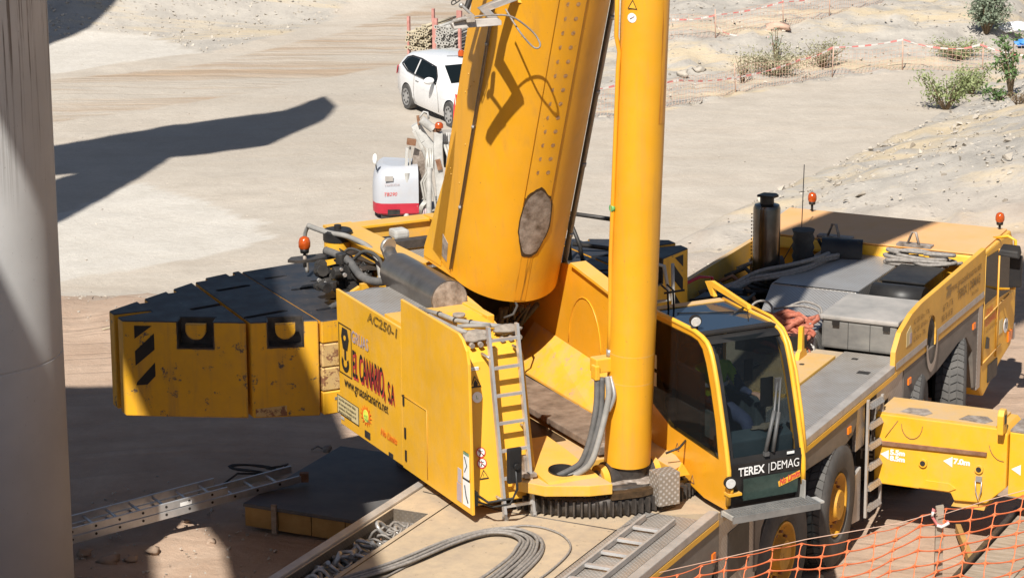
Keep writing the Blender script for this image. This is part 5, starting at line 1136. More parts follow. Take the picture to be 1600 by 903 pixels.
# ================================================================== ballast blocks
ZB, ZT = 1.70, 2.75
def pocket(P0, P1, a0, a1, z0, z1, depth):
    P0, P1 = Vector((*P0, 0)), Vector((*P1, 0)); e = (P1-P0).normalized(); nf = Vector((e.y, -e.x, 0))
    mb = MB(); A = P0+e*a0+nf*0.05; Bq = P0+e*a1+nf*0.05; C_ = P0+e*a1-nf*depth; D = P0+e*a0-nf*depth
    mb.hexa([(p.x, p.y, z0) for p in (A, Bq, C_, D)], [(p.x, p.y, z1) for p in (A, Bq, C_, D)]); return mb, e, nf
def oval(mb, c, l, w, ang, z0, z1, n=6):
    ca, sa = cos(ang), sin(ang); pts = []
    for k in range(n+1): a = -pi/2+pi*k/n; pts.append((l/2+w*cos(a), w*sin(a)))
    for k in range(n+1): a = pi/2+pi*k/n; pts.append((-l/2+w*cos(a), w*sin(a)))
    mb.prism([(c[0]+x*ca-y*sa, c[1]+x*sa+y*ca) for x, y in pts], 'z', z0, z1)
def finish_block(o, P=None):
    me = o.data; me.materials.clear(); me.materials.append(yellow_old); me.materials.append(black_top)
    for p in me.polygons:
        c = p.center; cut_in = abs(p.normal.z) < 0.3 and False
        p.material_index = 1 if (p.normal.z > 0.5 or (P and abs(p.normal.z) < 0.3 and c.z > 2.4 and inpoly(c.x+p.normal.x*0.05, c.y+p.normal.y*0.05, P) and inpoly(c.x, c.y, P))) else 0
        p.use_smooth = False
def block(name, poly, sgn, z0, z1, pockets=(), ovals=(), lugs=True):
    P = [(x*sgn, y) for x, y in poly]
    if sgn < 0: pass
    mb = MB(); mb.prism(P, 'z', z0, z1); o = S(mb, name, yellow_old, bevel=0.010, segs=1)
    inner = []
    for (p0, p1, a0, a1, zz) in pockets:
        p0 = (p0[0]*sgn, p0[1]); p1 = (p1[0]*sgn, p1[1])
        if sgn > 0: p0, p1, L_ = p1, p0, (Vector(p0)-Vector(p1)).length; a0, a1 = L_-a1, L_-a0
        pk, e, nf = pocket(p0, p1, a0, a1, zz, z1+0.05, 0.20); cut(o, pk); inner.append((p0, e, nf, a0, a1, zz))
    for ov_ in ovals:
        mb = MB(); oval(mb, (ov_[0]*sgn, ov_[1]), ov_[2], ov_[3], ov_[4]*(-sgn), z1-ov_[5], z1+0.05); cut(o, mb)
    finish_block(o, P)
    for (p0, e, nf, a0, a1, zz) in inner:
        P0 = Vector((*p0, 0)); am = (a0+a1)/2; r = (a1-a0)*0.27
        # dark lining of the pocket
        mb = MB(); A = P0+e*(a0+.004)-nf*0.197; Bq = P0+e*(a1-.004)-nf*0.197
        mb.hexa([(A.x, A.y, zz+.004), (Bq.x, Bq.y, zz+.004), (Bq.x+nf.x*.012, Bq.y+nf.y*.012, zz+.004), (A.x+nf.x*.012, A.y+nf.y*.012, zz+.004)], [(A.x, A.y, z1-.004), (Bq.x, Bq.y, z1-.004), (Bq.x+nf.x*.012, Bq.y+nf.y*.012, z1-.004), (A.x+nf.x*.012, A.y+nf.y*.012, z1-.004)])
        for aa, w in ((a0+.002, .012), (a1-.014, .012)):
            A = P0+e*aa-nf*0.19; Bq = P0+e*(aa+w)-nf*0.19; C_ = Bq+nf*0.185; D = A+nf*0.185
            mb.hexa([(p.x, p.y, zz+.004) for p in (A, Bq, C_, D)], [(p.x, p.y, z1-.004) for p in (A, Bq, C_, D)])
        A = P0+e*(a0+.01)-nf*0.18; Bq = P0+e*(a1-.01)-nf*0.18; C_ = Bq+nf*0.178; D = A+nf*0.178
        mb.hexa([(p.x, p.y, zz+.003) for p in (A, Bq, C_, D)], [(p.x, p.y, zz+.015) for p in (A, Bq, C_, D)])
        mb.build('pocket_lining', gearsteel, o)
        pts = [P0+e*(am+r*cos(radians(a)))-nf*0.02+Vector((0, 0, z1-0.10+r*0.95*sin(radians(a)))) for a in range(180, 361, 15)]
        top = [P0+e*(am+r)-nf*0.02+Vector((0, 0, z1-0.035)), P0+e*(am-r)-nf*0.02+Vector((0, 0, z1-0.035))]
        pts = pts+top; mb = MB(); mb.hexa(pts, [p-nf*0.06 for p in pts]); mb.build('lifting_lug', yellow_old, o)
    return o
OUT = [(3.42, 4.17), (2.29, 3.50), (2.22, 5.34), (2.50, 5.17), (2.50, 5.02), (2.60, 5.02), (2.60, 5.11), (2.92, 4.92), (2.92, 4.76), (3.02, 4.76), (3.02, 4.86), (3.42, 4.62), (3.42, 4.46), (3.02, 4.44), (3.02, 4.37), (3.42, 4.34)]
INN = [(2.25, 3.48), (1.575, 3.24), (1.575, 5.56), (1.42, 5.60), (1.42, 5.56), (1.60, 5.48), (1.60, 5.40), (1.70, 5.38), (1.70, 5.50), (2.0, 5.44), (2.18, 5.36)]
INN = [(2.25, 3.48), (1.575, 3.24), (1.575, 5.58), (1.66, 5.56), (1.66, 5.44), (1.74, 5.42), (1.74, 5.54), (2.02, 5.46), (2.02, 5.36), (2.18, 5.34)]
for sgn in (-1, 1):
    o1 = block('ballast_block', OUT, sgn, ZB, ZT, [((-3.42*1, 4.17), (-2.29, 3.50), 0.56, 0.98, 2.46)] if False else [((3.42, 4.17), (2.29, 3.50), 0.57, 0.97, 2.45)], [(2.37, 4.30, 0.45, 0.045, 0.15, 0.25)])
    o2 = block('ballast_block', INN, sgn, ZB, ZT, [((2.25, 3.48), (1.575, 3.24), 0.17, 0.56, 2.46)], [(1.90, 4.90, 0.35, 0.04, 0.15, 0.2), (1.98, 3.72, 0.45, 0.04, 0.15, 0.2)])
    # hazard stripes near the outer end of the outer block
    P0 = Vector((3.42*sgn, 4.17, 0)); P1 = Vector((2.29*sgn, 3.50, 0)); e = (P1-P0).normalized(); nf = Vector((e.y, -e.x, 0)) if sgn < 0 else Vector((-e.y, e.x, 0))
    mb = MB()
    for z0_, h1, h2 in ((2.70, 0.0, 0.16), (2.50, 0.30, 0.16), (2.16, 0.24, 0.15)):
        a0, a1 = 0.12, 0.33
        if z0_ == 2.70: q = [(a0, 2.70), (a0+0.19, 2.70), (a0, 2.555)]
        elif z0_ == 2.50: q = [(a1, 2.62), (a1, 2.44), (a0, 2.26), (a0, 2.42)]
        else: q = [(a1, 2.30), (a1, 2.15), (a1-0.09, 2.055), (a0, 2.045), (a0+0.01, 2.08)]
        mb.face([P0+e*a+nf*0.004+Vector((0, 0, z)) for a, z in q])
    mb.build('hazard_stripe', black_ink, o1, recalc=False)
    if sgn < 0:
        Q0 = Vector((-2.25, 3.48, 0)); e = (Vector((-1.575, 3.24, 0))-Q0).normalized(); nf = Vector((e.y, -e.x, 0))
        mb = MB(); mb.face([Q0+e*a+nf*0.004+Vector((0, 0, z)) for a, z in ((0.03, 1.715), (0.36, 1.715), (0.36, 1.83), (0.03, 1.80))]); mb.build('label_plate', peeled, o2, recalc=False)
        text('16 736 721 71', Q0+e*0.08+nf*0.006+Vector((0, 0, 1.76)), e, (0, 0, 1), 0.045, rust, o2)
for k in range(4):
    z0_ = ZB+0.004+k*0.2625
    o = S(MB().prism([(-1.55, 3.22), (1.55, 3.22), (1.55, 5.55), (0.3, 5.72), (-0.3, 5.72), (-1.55, 5.55)], 'z', z0_, z0_+0.252), 'ballast_slab', yellow_old, bevel=0.012, segs=1)
    if k == 3:
        for a in ((-1.22, 4.55, 0.20, .04), (-1.25, 3.65, 0.30, .04), (-0.92, 4.8, 0.16, .03), (-1.0, 4.0, 0.2, .03), (-1.30, 5.15, 0.22, .03)):
            mb = MB(); oval(mb, a[:2], a[2], a[3], 0.1, ZT-0.2, ZT+0.1); cut(o, mb)
        finish_block(o, [(-1.5, 3.3), (1.5, 3.3), (1.5, 5.5), (-1.5, 5.5)])
    if k in (1, 2): o.data.materials[0] = peeled
    if k == 0:
        o.data.materials[0] = yellow; MB().box(-1.42, -1.32, 3.215, 3.222, 1.86, 1.89).build('plate', steel, o)
# folding handrail and grey bracket on the right-hand blocks
mb = MB(); q = [(2.02, 4.35, 2.78), (2.02, 4.35, 3.22), (2.5, 4.1, 3.10)]
mb.tube([(1.95, 4.3, 2.75), (1.93, 4.3, 3.30), (2.75, 3.9, 3.16)], 0.028, 8); mb.tube([(2.02, 4.1, 2.72), (2.0, 4.15, 2.95), (1.93, 4.3, 3.26)], 0.024, 8); mb.tube([(1.96, 4.25, 2.95), (2.75, 3.85, 2.83)], 0.026, 8); mb.tube([(2.75, 3.9, 2.83), (2.75, 3.9, 3.16)], 0.02, 8)
S(mb, 'folding_handrail', blackm)
mb = MB(); mb.tube([(2.25, 3.05, 2.98), (2.42, 2.95, 2.93), (2.47, 2.9, 2.55), (2.30, 3.0, 2.52)], 0.022, 8); mb.tube([(2.50, 2.9, 2.96), (2.52, 2.9, 2.2)], 0.02, 8); S(mb, 'folding_bracket', galv)

# ================================================================== crane driver's cabin (superstructure)
CL, CR = 0.555, 1.405
FC = [(-1.61, 1.80), (-1.635, 2.0), (-1.625, 2.20), (-1.555, 2.47), (-1.465, 2.76), (-1.375, 3.04), (-1.30, 3.22), (-1.25, 3.295), (-1.17, 3.36), (-1.06, 3.385)]
def frontY(z):
    for (a, b_) in zip(FC[:-1], FC[1:]):
        if a[1] <= z <= b_[1]: return a[0]+(b_[0]-a[0])*(z-a[1])/(b_[1]-a[1])
    return FC[-1][0]
SIDE = FC + [(-0.9, 3.395), (-0.05, 3.395), (-0.03, 2.12), (-0.25, 2.06), (-0.70, 1.90), (-1.2, 1.80)]
WIN = [(-0.14, 3.33), (-0.14, 2.50), (-0.55, 2.345), (-1.46, 2.28), (-1.40, 2.60), (-1.30, 2.92), (-1.21, 3.14), (-1.14, 3.26), (-1.05, 3.32), (-0.92, 3.335)]
for x0, x1 in ((CL, CL+0.035), (CR-0.035, CR)):
    sdp = S(MB().prism(SIDE, 'x', x0, x1), 'cabin_side', yellow_cab, bevel=0.008)
    wv = WIN if x0 == CL else [(-0.14, 3.33), (-0.14, 2.42), (-1.46, 2.30), (-1.40, 2.60), (-1.30, 2.92), (-1.21, 3.14), (-1.14, 3.26), (-1.05, 3.32), (-0.92, 3.335)]
    cut(sdp, MB().prism(wv, 'x', x0-0.1, x1+0.1))
    gx = x0-0.004 if x0 == CL else x1
    sc_ = 1.012; cy_, cz_ = -0.8, 2.8
    MB().prism([(cy_+(y-cy_)*1.015, cz_+(z-cz_)*1.02) for y, z in wv], 'x', gx, gx+0.004).build('side_window', glass_side if x0 == CL else glass_cab, sdp)
    if x0 == CL:
        mb = MB(); mb.prism([(-0.62, 3.30), (-0.60, 2.34), (-0.625, 2.34), (-0.645, 3.30)], 'x', CL+0.004, CL+0.02); mb.build('window_seam', blackm, sdp)
        for z in (2.98, 2.80): MB().box(CL-0.006, CL-0.004, -0.26, -0.16, z-0.14, z).build('window_sticker', cream, sdp)
        for y, z in ((-0.68, 2.17), (-0.98, 1.93)):
            mb = MB(); mb.tube([(CL-0.003, y-0.035, z-0.04), (CL-0.003, y+0.035, z-0.04), (CL-0.003, y, z+0.035), (CL-0.003, y-0.035, z-0.04)], 0.004, 4); mb.build('warning_triangle', rust, sdp)
S(B(CL+0.03, CR-0.03, -0.07, -0.03, 2.1, 2.55), 'cabin_back', yellow_cab); S(B(CL+0.035, CR-0.035, -0.055, -0.045, 2.55, 3.38), 'rear_window', glass_dark); S(B(0.95, 1.16, -0.10, -0.07, 2.45, 3.2), 'rear_trim', boxlid)
S(MB().prism([(-1.58, 1.80), (-1.2, 1.80), (-0.70, 1.90), (-0.25, 2.06), (-0.05, 2.12), (-0.05, 2.15), (-0.25, 2.09), (-0.7, 1.94), (-1.2, 1.84), (-1.58, 1.84)], 'x', CL+0.03, CR-0.03), 'cabin_floor', interior)
# windscreen: one curved pane framed in black, lower black panel with a pane
def fgrid(x0, x1, z0, z1, off, n=10):
    mb = MB(); rows = []
    for i in range(n+1):
        z = z0+(z1-z0)*i/n; y = frontY(z)-off; rows.append([(x0, y, z), ((x0+x1)/2, y-0.02, z), (x1, y, z)])
    return mb.grid(rows)
ws = S(fgrid(CL+0.07, CR-0.07, 2.28, 3.36, 0.0), 'windscreen', glass_cab, recalc=False)
mb = MB()
def fstrip(mb, x0, x1, z0, z1, off, n=8):
    rows = []
    for i in range(n+1):
        z = z0+(z1-z0)*i/n; y = frontY(z)-off; rows.append([(x0, y, z), (x1, y, z)])
    mb.grid(rows)
fstrip(mb, CL+0.03, CL+0.085, 1.80, 3.37, 0.004, 12); fstrip(mb, CR-0.085, CR-0.03, 1.80, 3.37, 0.004, 12); fstrip(mb, CL+0.03, CR-0.03, 2.24, 2.31, 0.024, 2); fstrip(mb, CL+0.03, CR-0.03, 3.325, 3.375, 0.006, 3)
mb.build('windscreen_surround', plastic, ws, recalc=False)
lp_ = S(MB().prism([(-1.60, 1.80), (-1.64, 2.05), (-1.648, 2.25), (-1.59, 2.25), (-1.58, 1.80)], 'x', CL+0.04, CR-0.04), 'front_panel', plastic)
pane = MB(); fstrip(pane, 0.72, 1.325, 1.88, 2.10, 0.024, 3); pane.build('lower_window', matte('lower_glass', (0.022, 0.038, 0.033), (0.05, 0.08, 0.068), 0.2, 5), lp_, recalc=False)
text('TEREX', (0.665, -1.656, 2.135), (1, 0, 0), (0, 0, 1), 0.115, white_m, lp_, off=0.003, sx=0.84)
text('|', (0.99, -1.656, 2.142), (1, 0, 0), (0, 0, 1), 0.11, white_m, lp_, sx=0.6); text('DEMAG', (1.015, -1.656, 2.142), (1, 0, 0), (0, 0, 1), 0.118, white_m, lp_, sx=0.80)
MB().face([(1.11, -1.660, 1.965), (1.35, -1.660, 2.035), (1.34, -1.660, 2.10), (1.10, -1.660, 2.02)]).build('slogan_backing', yellow_front, lp_, recalc=False)
text('No Limits', (1.115, -1.664, 1.98), (1, 0, 0.30), (-0.05, 0, 1), 0.085, red_ink, lp_, shear=0.2, off=0.003, sx=0.68)
MB().box(1.20, 1.28, -1.652, -1.648, 2.275, 2.30).build('sticker', white_m, ws)
# yellow corner bars following the windscreen
for x, r in ((CL+0.015, 0.036), (CR-0.015, 0.036)):
    pts = [(x, frontY(z)-0.012, z) for z in (1.86 if x < 1 else 1.95, 2.1, 2.2, 2.4, 2.6, 2.8, 3.0, 3.15, 3.24, 3.30, 3.345, 3.375)] + [(x, -0.98, 3.398), (x, -0.85, 3.402), (x, -0.5, 3.405), (x, -0.10, 3.405)]
    S(MB().tube(pts, r*0.68, 10), 'corner_bar', yellow_front if x < 1 else yellow)
rf = S(B(CL+0.03, CR-0.03, -1.08, -0.06, 3.380, 3.402), 'roof_window', glass_roof)
MB().box(CL+0.03, CR-0.03, -0.16, -0.05, 3.403, 3.412).build('roof_rear', yellow_dusty, rf)
MB().box(CL+0.03, CR-0.03, -1.12, -1.03, 3.386, 3.407).build('roof_frame', black_ink, rf)
mb = MB(); mb.tube([(0.72, -0.36, 3.41), (1.36, -0.62, 3.41)], 0.007, 5); mb.tube([(1.36, -0.62, 3.41), (1.2, -0.9, 3.405)], 0.006, 5); mb.tube([(1.2, -0.62, 3.41), (1.40, -0.5, 3.42)], 0.012, 6)
for k in range(2): mb.tube([(0.70+0.06*k, -0.22, 3.40), (0.70+0.06*k, -0.20, 3.60), (0.64+0.06*k, -0.18, 3.66)], 0.01, 6)
mb.tube([(0.66, -0.2, 3.58), (0.86, -0.25, 3.60)], 0.012, 6); mb.build('roof_wiper', plastic, rf)
mb = MB(); mb.prism([(0.10, 3.40), (0.22, 3.52), (0.10, 3.55), (-0.60, 3.47), (-0.62, 3.43), (0.08, 3.49), (0.04, 3.40)], 'x', 1.36, 1.40); mb.tube([(1.41, -0.55, 3.45), (1.43, -0.95, 3.43), (1.44, -1.15, 3.36), (1.44, -1.27, 3.25), (1.44, -1.40, 3.0), (1.44, -1.52, 2.6), (1.44, -1.60, 2.25)], 0.017, 8); S(mb, 'guard_bar', yellow_front)
def worklamp(x, y, z, d, par=None):
    d = Vector(d).normalized(); c = Vector((x, y, z)); o = S(MB().cyl(c-d*0.03, c+d*0.01, 0.058, n=24), 'work_lamp', plastic, smooth_angle=0.6)
    MB().cyl(c+d*0.01, c+d*0.016, 0.048, n=24).build('lamp_lens', lens, o, smooth_angle=0.6); return o
worklamp(0.57, -0.98, 3.50, (-0.25, -1, -0.25)); worklamp(0.55, -1.70, 2.10, (-0.15, -1, -0.1))
S(MB().tube([(0.62, -1.62, 1.98), (0.58, -1.68, 1.99), (0.58, -1.68, 2.05)], 0.016, 6).box(0.54, 0.68, -1.70, -1.60, 1.96, 1.985), 'lamp_holder', yellow)
def wlamp_stem(): S(MB().tube([(0.60, -0.95, 3.40), (0.60, -0.96, 3.46)], 0.012, 6), 'lamp_holder', plastic)
wlamp_stem()
mb = MB()
mb.tube([(0.98, frontY(2.34)-0.05, 2.32), (1.10, frontY(2.62)-0.05, 2.62), (1.19, frontY(2.92)-0.05, 2.94)], 0.012, 6); mb.tube([(1.06, frontY(2.34)-0.05, 2.31), (1.15, frontY(2.62)-0.05, 2.62), (1.23, frontY(2.92)-0.05, 2.98)], 0.010, 6)
mb.tube([(0.97, frontY(2.34)-0.05, 2.33), (1.10, frontY(2.6)-0.055, 2.70)], 0.020, 6); mb.tube([(1.05, frontY(2.34)-0.05, 2.32), (1.15, frontY(2.6)-0.055, 2.68)], 0.020, 6)
mb.box(1.17, 1.23, frontY(2.92)-0.06, frontY(2.92)-0.03, 2.86, 2.98); mb.box(0.95, 1.0, -1.66, -1.62, 2.29, 2.33)
mb.build('windscreen_wiper', matte('wiper_arm', (0.05, 0.05, 0.05), (0.12, 0.12, 0.12), 0.5, 5), ws)
mb = MB(); mb.box(1.52, 1.54, -1.30, -1.10, 2.30, 2.40); S(mb, 'door_handle', plastic, bevel=0.008)
im = S(B(1.20, 1.30, -0.84, -0.82, 2.78, 3.00), 'cab_mirror', plastic, bevel=0.04); MB().tube([(1.30, -0.83, 2.90), (1.38, -0.83, 2.92)], 0.015, 6).build('mirror_arm', plastic, im)
# grating step
gs = S(B(0.58, 0.60, -1.88, -1.66, 1.725, 1.765), 'front_step', galv)
mb = MB(); mb.box(0.58, 1.54, -1.885, -1.87, 1.70, 1.765); mb.box(0.58, 1.54, -1.665, -1.65, 1.70, 1.765); mb.box(1.525, 1.54, -1.87, -1.665, 1.70, 1.765)
for k in range(26): mb.box(0.600+k*0.036, 0.606+k*0.036, -1.87, -1.665, 1.73, 1.765)
for k in range(4): mb.box(0.60, 1.53, -1.84+k*0.05, -1.832+k*0.05, 1.745, 1.764)
tag(mb.build('grating', matte('grating_steel', (0.20, 0.20, 0.195), (0.32, 0.315, 0.30), 0.5, 6, metal=0.4), gs), kind='stuff')
gs.location = Matrix.Rotation(BS, 3, 'Z') @ Vector((-0.10, 0.0, 0.06))
MB().box(1.47, 1.485, -1.70, -1.60, 1.73, 1.94).box(1.44, 1.70, -1.70, -1.55, 1.68, 1.70).build('step_bracket', galv, gs)
mb = MB(); mb.tube([(0.60, -1.64, 1.9), (0.55, -1.64, 2.15), (0.60, -1.60, 2.4)], 0.005, 5); S(mb, 'lamp_cable', plastic)
# cabin interior: seat, consoles, screen
st_ = S(B(0.80, 1.22, -0.80, -0.30, 2.20, 2.42), 'driver_seat', interior, bevel=0.04); MB().box(0.84, 1.18, -0.34, -0.20, 2.42, 3.05).build('backrest', interior, st_, bevel=0.04)
S(B(0.62, 0.74, -1.0, -0.30, 2.2, 2.60), 'armrest_console', slate, bevel=0.02); S(B(1.24, 1.36, -1.0, -0.30, 2.2, 2.60), 'armrest_console', interior, bevel=0.02)
S(MB().prism([(-1.55, 2.10), (-1.25, 2.10), (-1.22, 2.42), (-1.40, 2.50), (-1.55, 2.44)], 'x', CL+0.08, CR-0.08), 'dashboard', slate, bevel=0.015)
S(B(1.16, 1.30, -1.22, -1.20, 2.62, 2.92), 'screen', plastic, bevel=0.01); S(B(0.64, 0.70, -0.95, -0.40, 2.6, 2.95), 'map_shelf', slate)
mb = MB(); mb.blob((1.10, -1.42, 2.50), 0.10, 4, 3, 0.5, (1.4, 0.7, 0.25)); g_ = mb.build('work_gloves', matte('glove_leather', (0.12, 0.10, 0.07), (0.25, 0.2, 0.15), 0.9, 10)); g_.location = (OX, OY, 0); g_.rotation_euler = RS; tag(g_, 'crumpled brown work gloves on the ledge behind the cabin windscreen', 'gloves')
mb = MB(); mb.box(0.66, 0.69, -1.28, -1.02, 2.36, 2.62)
o = mb.build('document_folder', matte('folder', (0.35, 0.45, 0.42), (0.45, 0.52, 0.5), 0.5, 8)); o.location = (OX, OY, 0); o.rotation_euler = RS; tag(o, 'pale green document folder behind the side window of the crane cabin', 'folder')

# ================================================================== the operator
def skinfig(name, chain, mat, parent, sub=1):
    """chain: list of (id, pos, radius, parent id) grown with the Skin modifier"""
    me = bpy.data.meshes.new(name); ids = {c[0]: i for i, c in enumerate(chain)}
    me.from_pydata([c[1] for c in chain], [(ids[c[3]], i) for i, c in enumerate(chain) if c[3] is not None], [])
    o = bpy.data.objects.new(name, me); COL.objects.link(o)
    sk = o.modifiers.new('s', 'SKIN'); ss = o.modifiers.new('u', 'SUBSURF'); ss.levels = sub; ss.render_levels = sub
    for i, c in enumerate(chain): me.skin_vertices[0].data[i].radius = (c[2], c[2]) if not isinstance(c[2], tuple) else c[2]
    me.skin_vertices[0].data[0].use_root = True
    bpy.context.view_layer.update(); nm = bpy.data.meshes.new_from_object(o.evaluated_get(bpy.context.evaluated_depsgraph_get())); bpy.data.objects.remove(o)
    nm.materials.clear(); nm.materials.append(mat); nm.polygons.foreach_set('use_smooth', [True]*len(nm.polygons))
    r = bpy.data.objects.new(name, nm); COL.objects.link(r)
    if parent: r.parent = parent
    return r
op = thing('person', 'seated operator in yellow-green and navy workwear inside the crane cabin, one hand on the controls', 'person', (OX, OY, 0), BS)
px_, py_ = 1.0, -0.55
body = [('pel', (px_, py_+0.02, 2.50), 0.14, None), ('wai', (px_, py_, 2.62), 0.12, 'pel'), ('che', (px_-0.005, py_-0.03, 2.80), 0.145, 'wai'), ('nek', (px_-0.01, py_-0.04, 2.96), 0.055, 'che'), ('hea', (px_-0.01, py_-0.06, 3.04), 0.07, 'nek'), ('hed', (px_-0.01, py_-0.07, 3.12), 0.085, 'hea'), ('top', (px_-0.01, py_-0.06, 3.20), 0.06, 'hed'),
 ('sl', (px_-0.17, py_-0.03, 2.88), 0.062, 'che'), ('el', (px_-0.24, py_-0.20, 2.66), 0.046, 'sl'), ('wl', (px_-0.22, py_-0.44, 2.66), 0.032, 'el'),
 ('sr', (px_+0.17, py_-0.03, 2.88), 0.062, 'che'), ('er', (px_+0.22, py_-0.22, 2.68), 0.046, 'sr'), ('wr', (px_+0.16, py_-0.48, 2.72), 0.032, 'er'),
 ('hl', (px_-0.10, py_-0.05, 2.48), 0.10, 'pel'), ('kl', (px_-0.13, py_-0.48, 2.44), 0.07, 'hl'), ('al', (px_-0.13, py_-0.58, 2.04), 0.045, 'kl'), ('tl', (px_-0.13, py_-0.72, 2.0), 0.035, 'al'),
 ('hr', (px_+0.10, py_-0.05, 2.48), 0.10, 'pel'), ('kr', (px_+0.13, py_-0.48, 2.44), 0.07, 'hr'), ('ar', (px_+0.13, py_-0.58, 2.04), 0.045, 'kr'), ('tr', (px_+0.13, py_-0.72, 2.0), 0.035, 'ar')]
bo = skinfig('body', body, navy, op, 2)
bo.data.materials.append(skin_m); bo.data.materials.append(hivis)
for p in bo.data.polygons:
    c = p.center
    if c.z > 2.955: p.material_index = 1
    elif c.z > 2.62 and abs(c.x-px_) < 0.20 and c.y > py_-0.16: p.material_index = 2
MB().blob((px_-0.01, py_-0.045, 3.14), 0.096, 2, 2, 0.08, (0.95, 1.05, 1)).build('hair', matte('dark_hair', (0.02, 0.015, 0.012), (0.05, 0.04, 0.03), 0.8, 20), op)
mb = MB(); mb.tube([(px_-0.01, py_-0.15, 3.10), (px_-0.01, py_-0.175, 3.075), (px_-0.01, py_-0.155, 3.065)], 0.014, 6); mb.build('nose', skin_m, op)
mb = MB(); [mb.blob((px_-0.01+dx, py_-0.145, 3.115), 0.011, 1, 1, 0) for dx in (-0.03, 0.03)]; mb.build('eyes', black_ink, op)
mb = MB(); mb.lathe([(0.155, 2.72), (0.160, 2.74), (0.155, 2.76)], 'z', (px_, py_-0.02, 0), 24, close=True); mb.build('reflective_band', reflect_m, op)
def hand(w, d, up_, thumb, par):
    w, d, up_ = Vector(w), Vector(d).normalized(), Vector(up_).normalized(); s_ = d.cross(up_).normalized()*thumb
    ch = [('w', w, 0.026, None), ('p', w+d*0.05, (0.036, 0.018), 'w')]
    for i, (off_, L_) in enumerate(((-0.027, 0.062), (-0.009, 0.075), (0.009, 0.07), (0.027, 0.055))):
        b_ = w+d*0.088+s_*off_*-1; ch += [(f'k{i}', b_, 0.0105, 'p'), (f'm{i}', b_+d*L_*0.5-up_*0.012, 0.0095, f'k{i}'), (f't{i}', b_+d*L_*0.8-up_*0.042, 0.008, f'm{i}')]
    ch += [('a', w+d*0.03+s_*0.04, 0.013, 'p'), ('b', w+d*0.06+s_*0.065-up_*0.01, 0.011, 'a'), ('c', w+d*0.085+s_*0.06-up_*0.025, 0.009, 'b')]
    return skinfig('hand', ch, skin_m, par, 1)
hand((px_+0.155, py_-0.50, 2.725), (0.35, -0.9, 0.0), (0, 0, 1), -1, op); hand((px_-0.22, py_-0.46, 2.66), (0.1, -1, -0.1), (0, 0, 1), 1, op)
# ================================================================== loose things on the crane deck
def Kw(x, y, z): v = Matrix.Rotation(-AK, 3, 'Z') @ Vector((x, y, z)); return (OX+v.x, OY+v.y, z)
def kthing(name, label, cat, group=None, loc=(0, 0, 0)):
    return thing(name, label, cat, Kw(*loc), -AK, group)
# ladder lying on the rear walkway
L = kthing('ladder', 'short aluminium ladder lying flat on the tread plate of the rear deck', 'ladder', loc=(0.94, -3.0, 1.735))
for x in (0.0, 0.30): MB().box(x-0.014, x+0.014, -1.0, 2.05, 0, 0.055).build('stile', alu_dirty, L, bevel=0.004)
for k in range(8): 
    y = -0.85+k*0.37
    MB().box(0.014, 0.286, y-0.03, y+0.03, 0.015, 0.045).build('rung', alu, L, bevel=0.008)
# coil of steel rope laid out on the rear deck
mb = MB(); random.seed(4)
for k in range(9):
    o = 0.028*k; pts = []
    ctrl = [(-1.05+o*0.6, -3.9, 0), (-0.72+o*0.7, -3.1, 0), (-0.50+o*0.55, -2.35, 0), (-0.28+o*0.2, -1.88-o*0.5, 0), (-0.02-o*0.1, -1.72-o*0.9, 0), (0.22-o*0.3, -1.80-o*1.0, 0), (0.40-o*0.9, -2.05-o*0.8, 0), (0.50-o*1.1, -2.5-o*0.4, 0), (0.52-o*1.2, -3.3, 0), (0.42-o*1.2, -4.1, 0)]
    P_ = [Vector((c[0]+random.uniform(-.012, .012), c[1]+random.uniform(-.012, .012), 1.740+0.014*(k % 3))) for c in ctrl]
    for i in range(len(P_)-1):
        p0, p1, p2, p3 = P_[max(i-1, 0)], P_[i], P_[i+1], P_[min(i+2, len(P_)-1)]
        for j in range(6):
            t = j/6; pts.append(0.5*((2*p1)+(p2-p0)*t+(2*p0-5*p1+4*p2-p3)*t*t+(3*p1-p0-3*p2+p3)*t**3))
    pts.append(P_[-1]); mb.tube(pts, 0.016, 7)
o = mb.build('wire_rope', rope_m, loc=(OX, OY, 0), rot=RK); tag(o, 'grey steel rope laid in long loops on the tan rear deck', 'rope')
mb = MB(); pts = [Vector((-0.75+0.1, -3.9, 1.735)), Vector((-0.42, -2.3, 1.735)), Vector((-0.1, -1.62, 1.735)), Vector((0.3, -1.6, 1.735)), Vector((0.62, -1.95, 1.735)), Vector((0.70, -2.6, 1.735)), Vector((0.66, -3.3, 1.735))]
q_ = []
for i in range(len(pts)-1):
    p0, p1, p2, p3 = pts[max(i-1, 0)], pts[i], pts[i+1], pts[min(i+2, len(pts)-1)]
    for j in range(7): t = j/7; q_.append(0.5*((2*p1)+(p2-p0)*t+(2*p0-5*p1+4*p2-p3)*t*t+(3*p1-p0-3*p2+p3)*t**3))
mb.tube(q_+[pts[-1]], 0.010, 6); o = mb.build('wire_rope', rope_m, loc=(OX, OY, 0), rot=RK); tag(o, 'thinner single steel rope curving round the outside of the coil on the rear deck', 'rope')
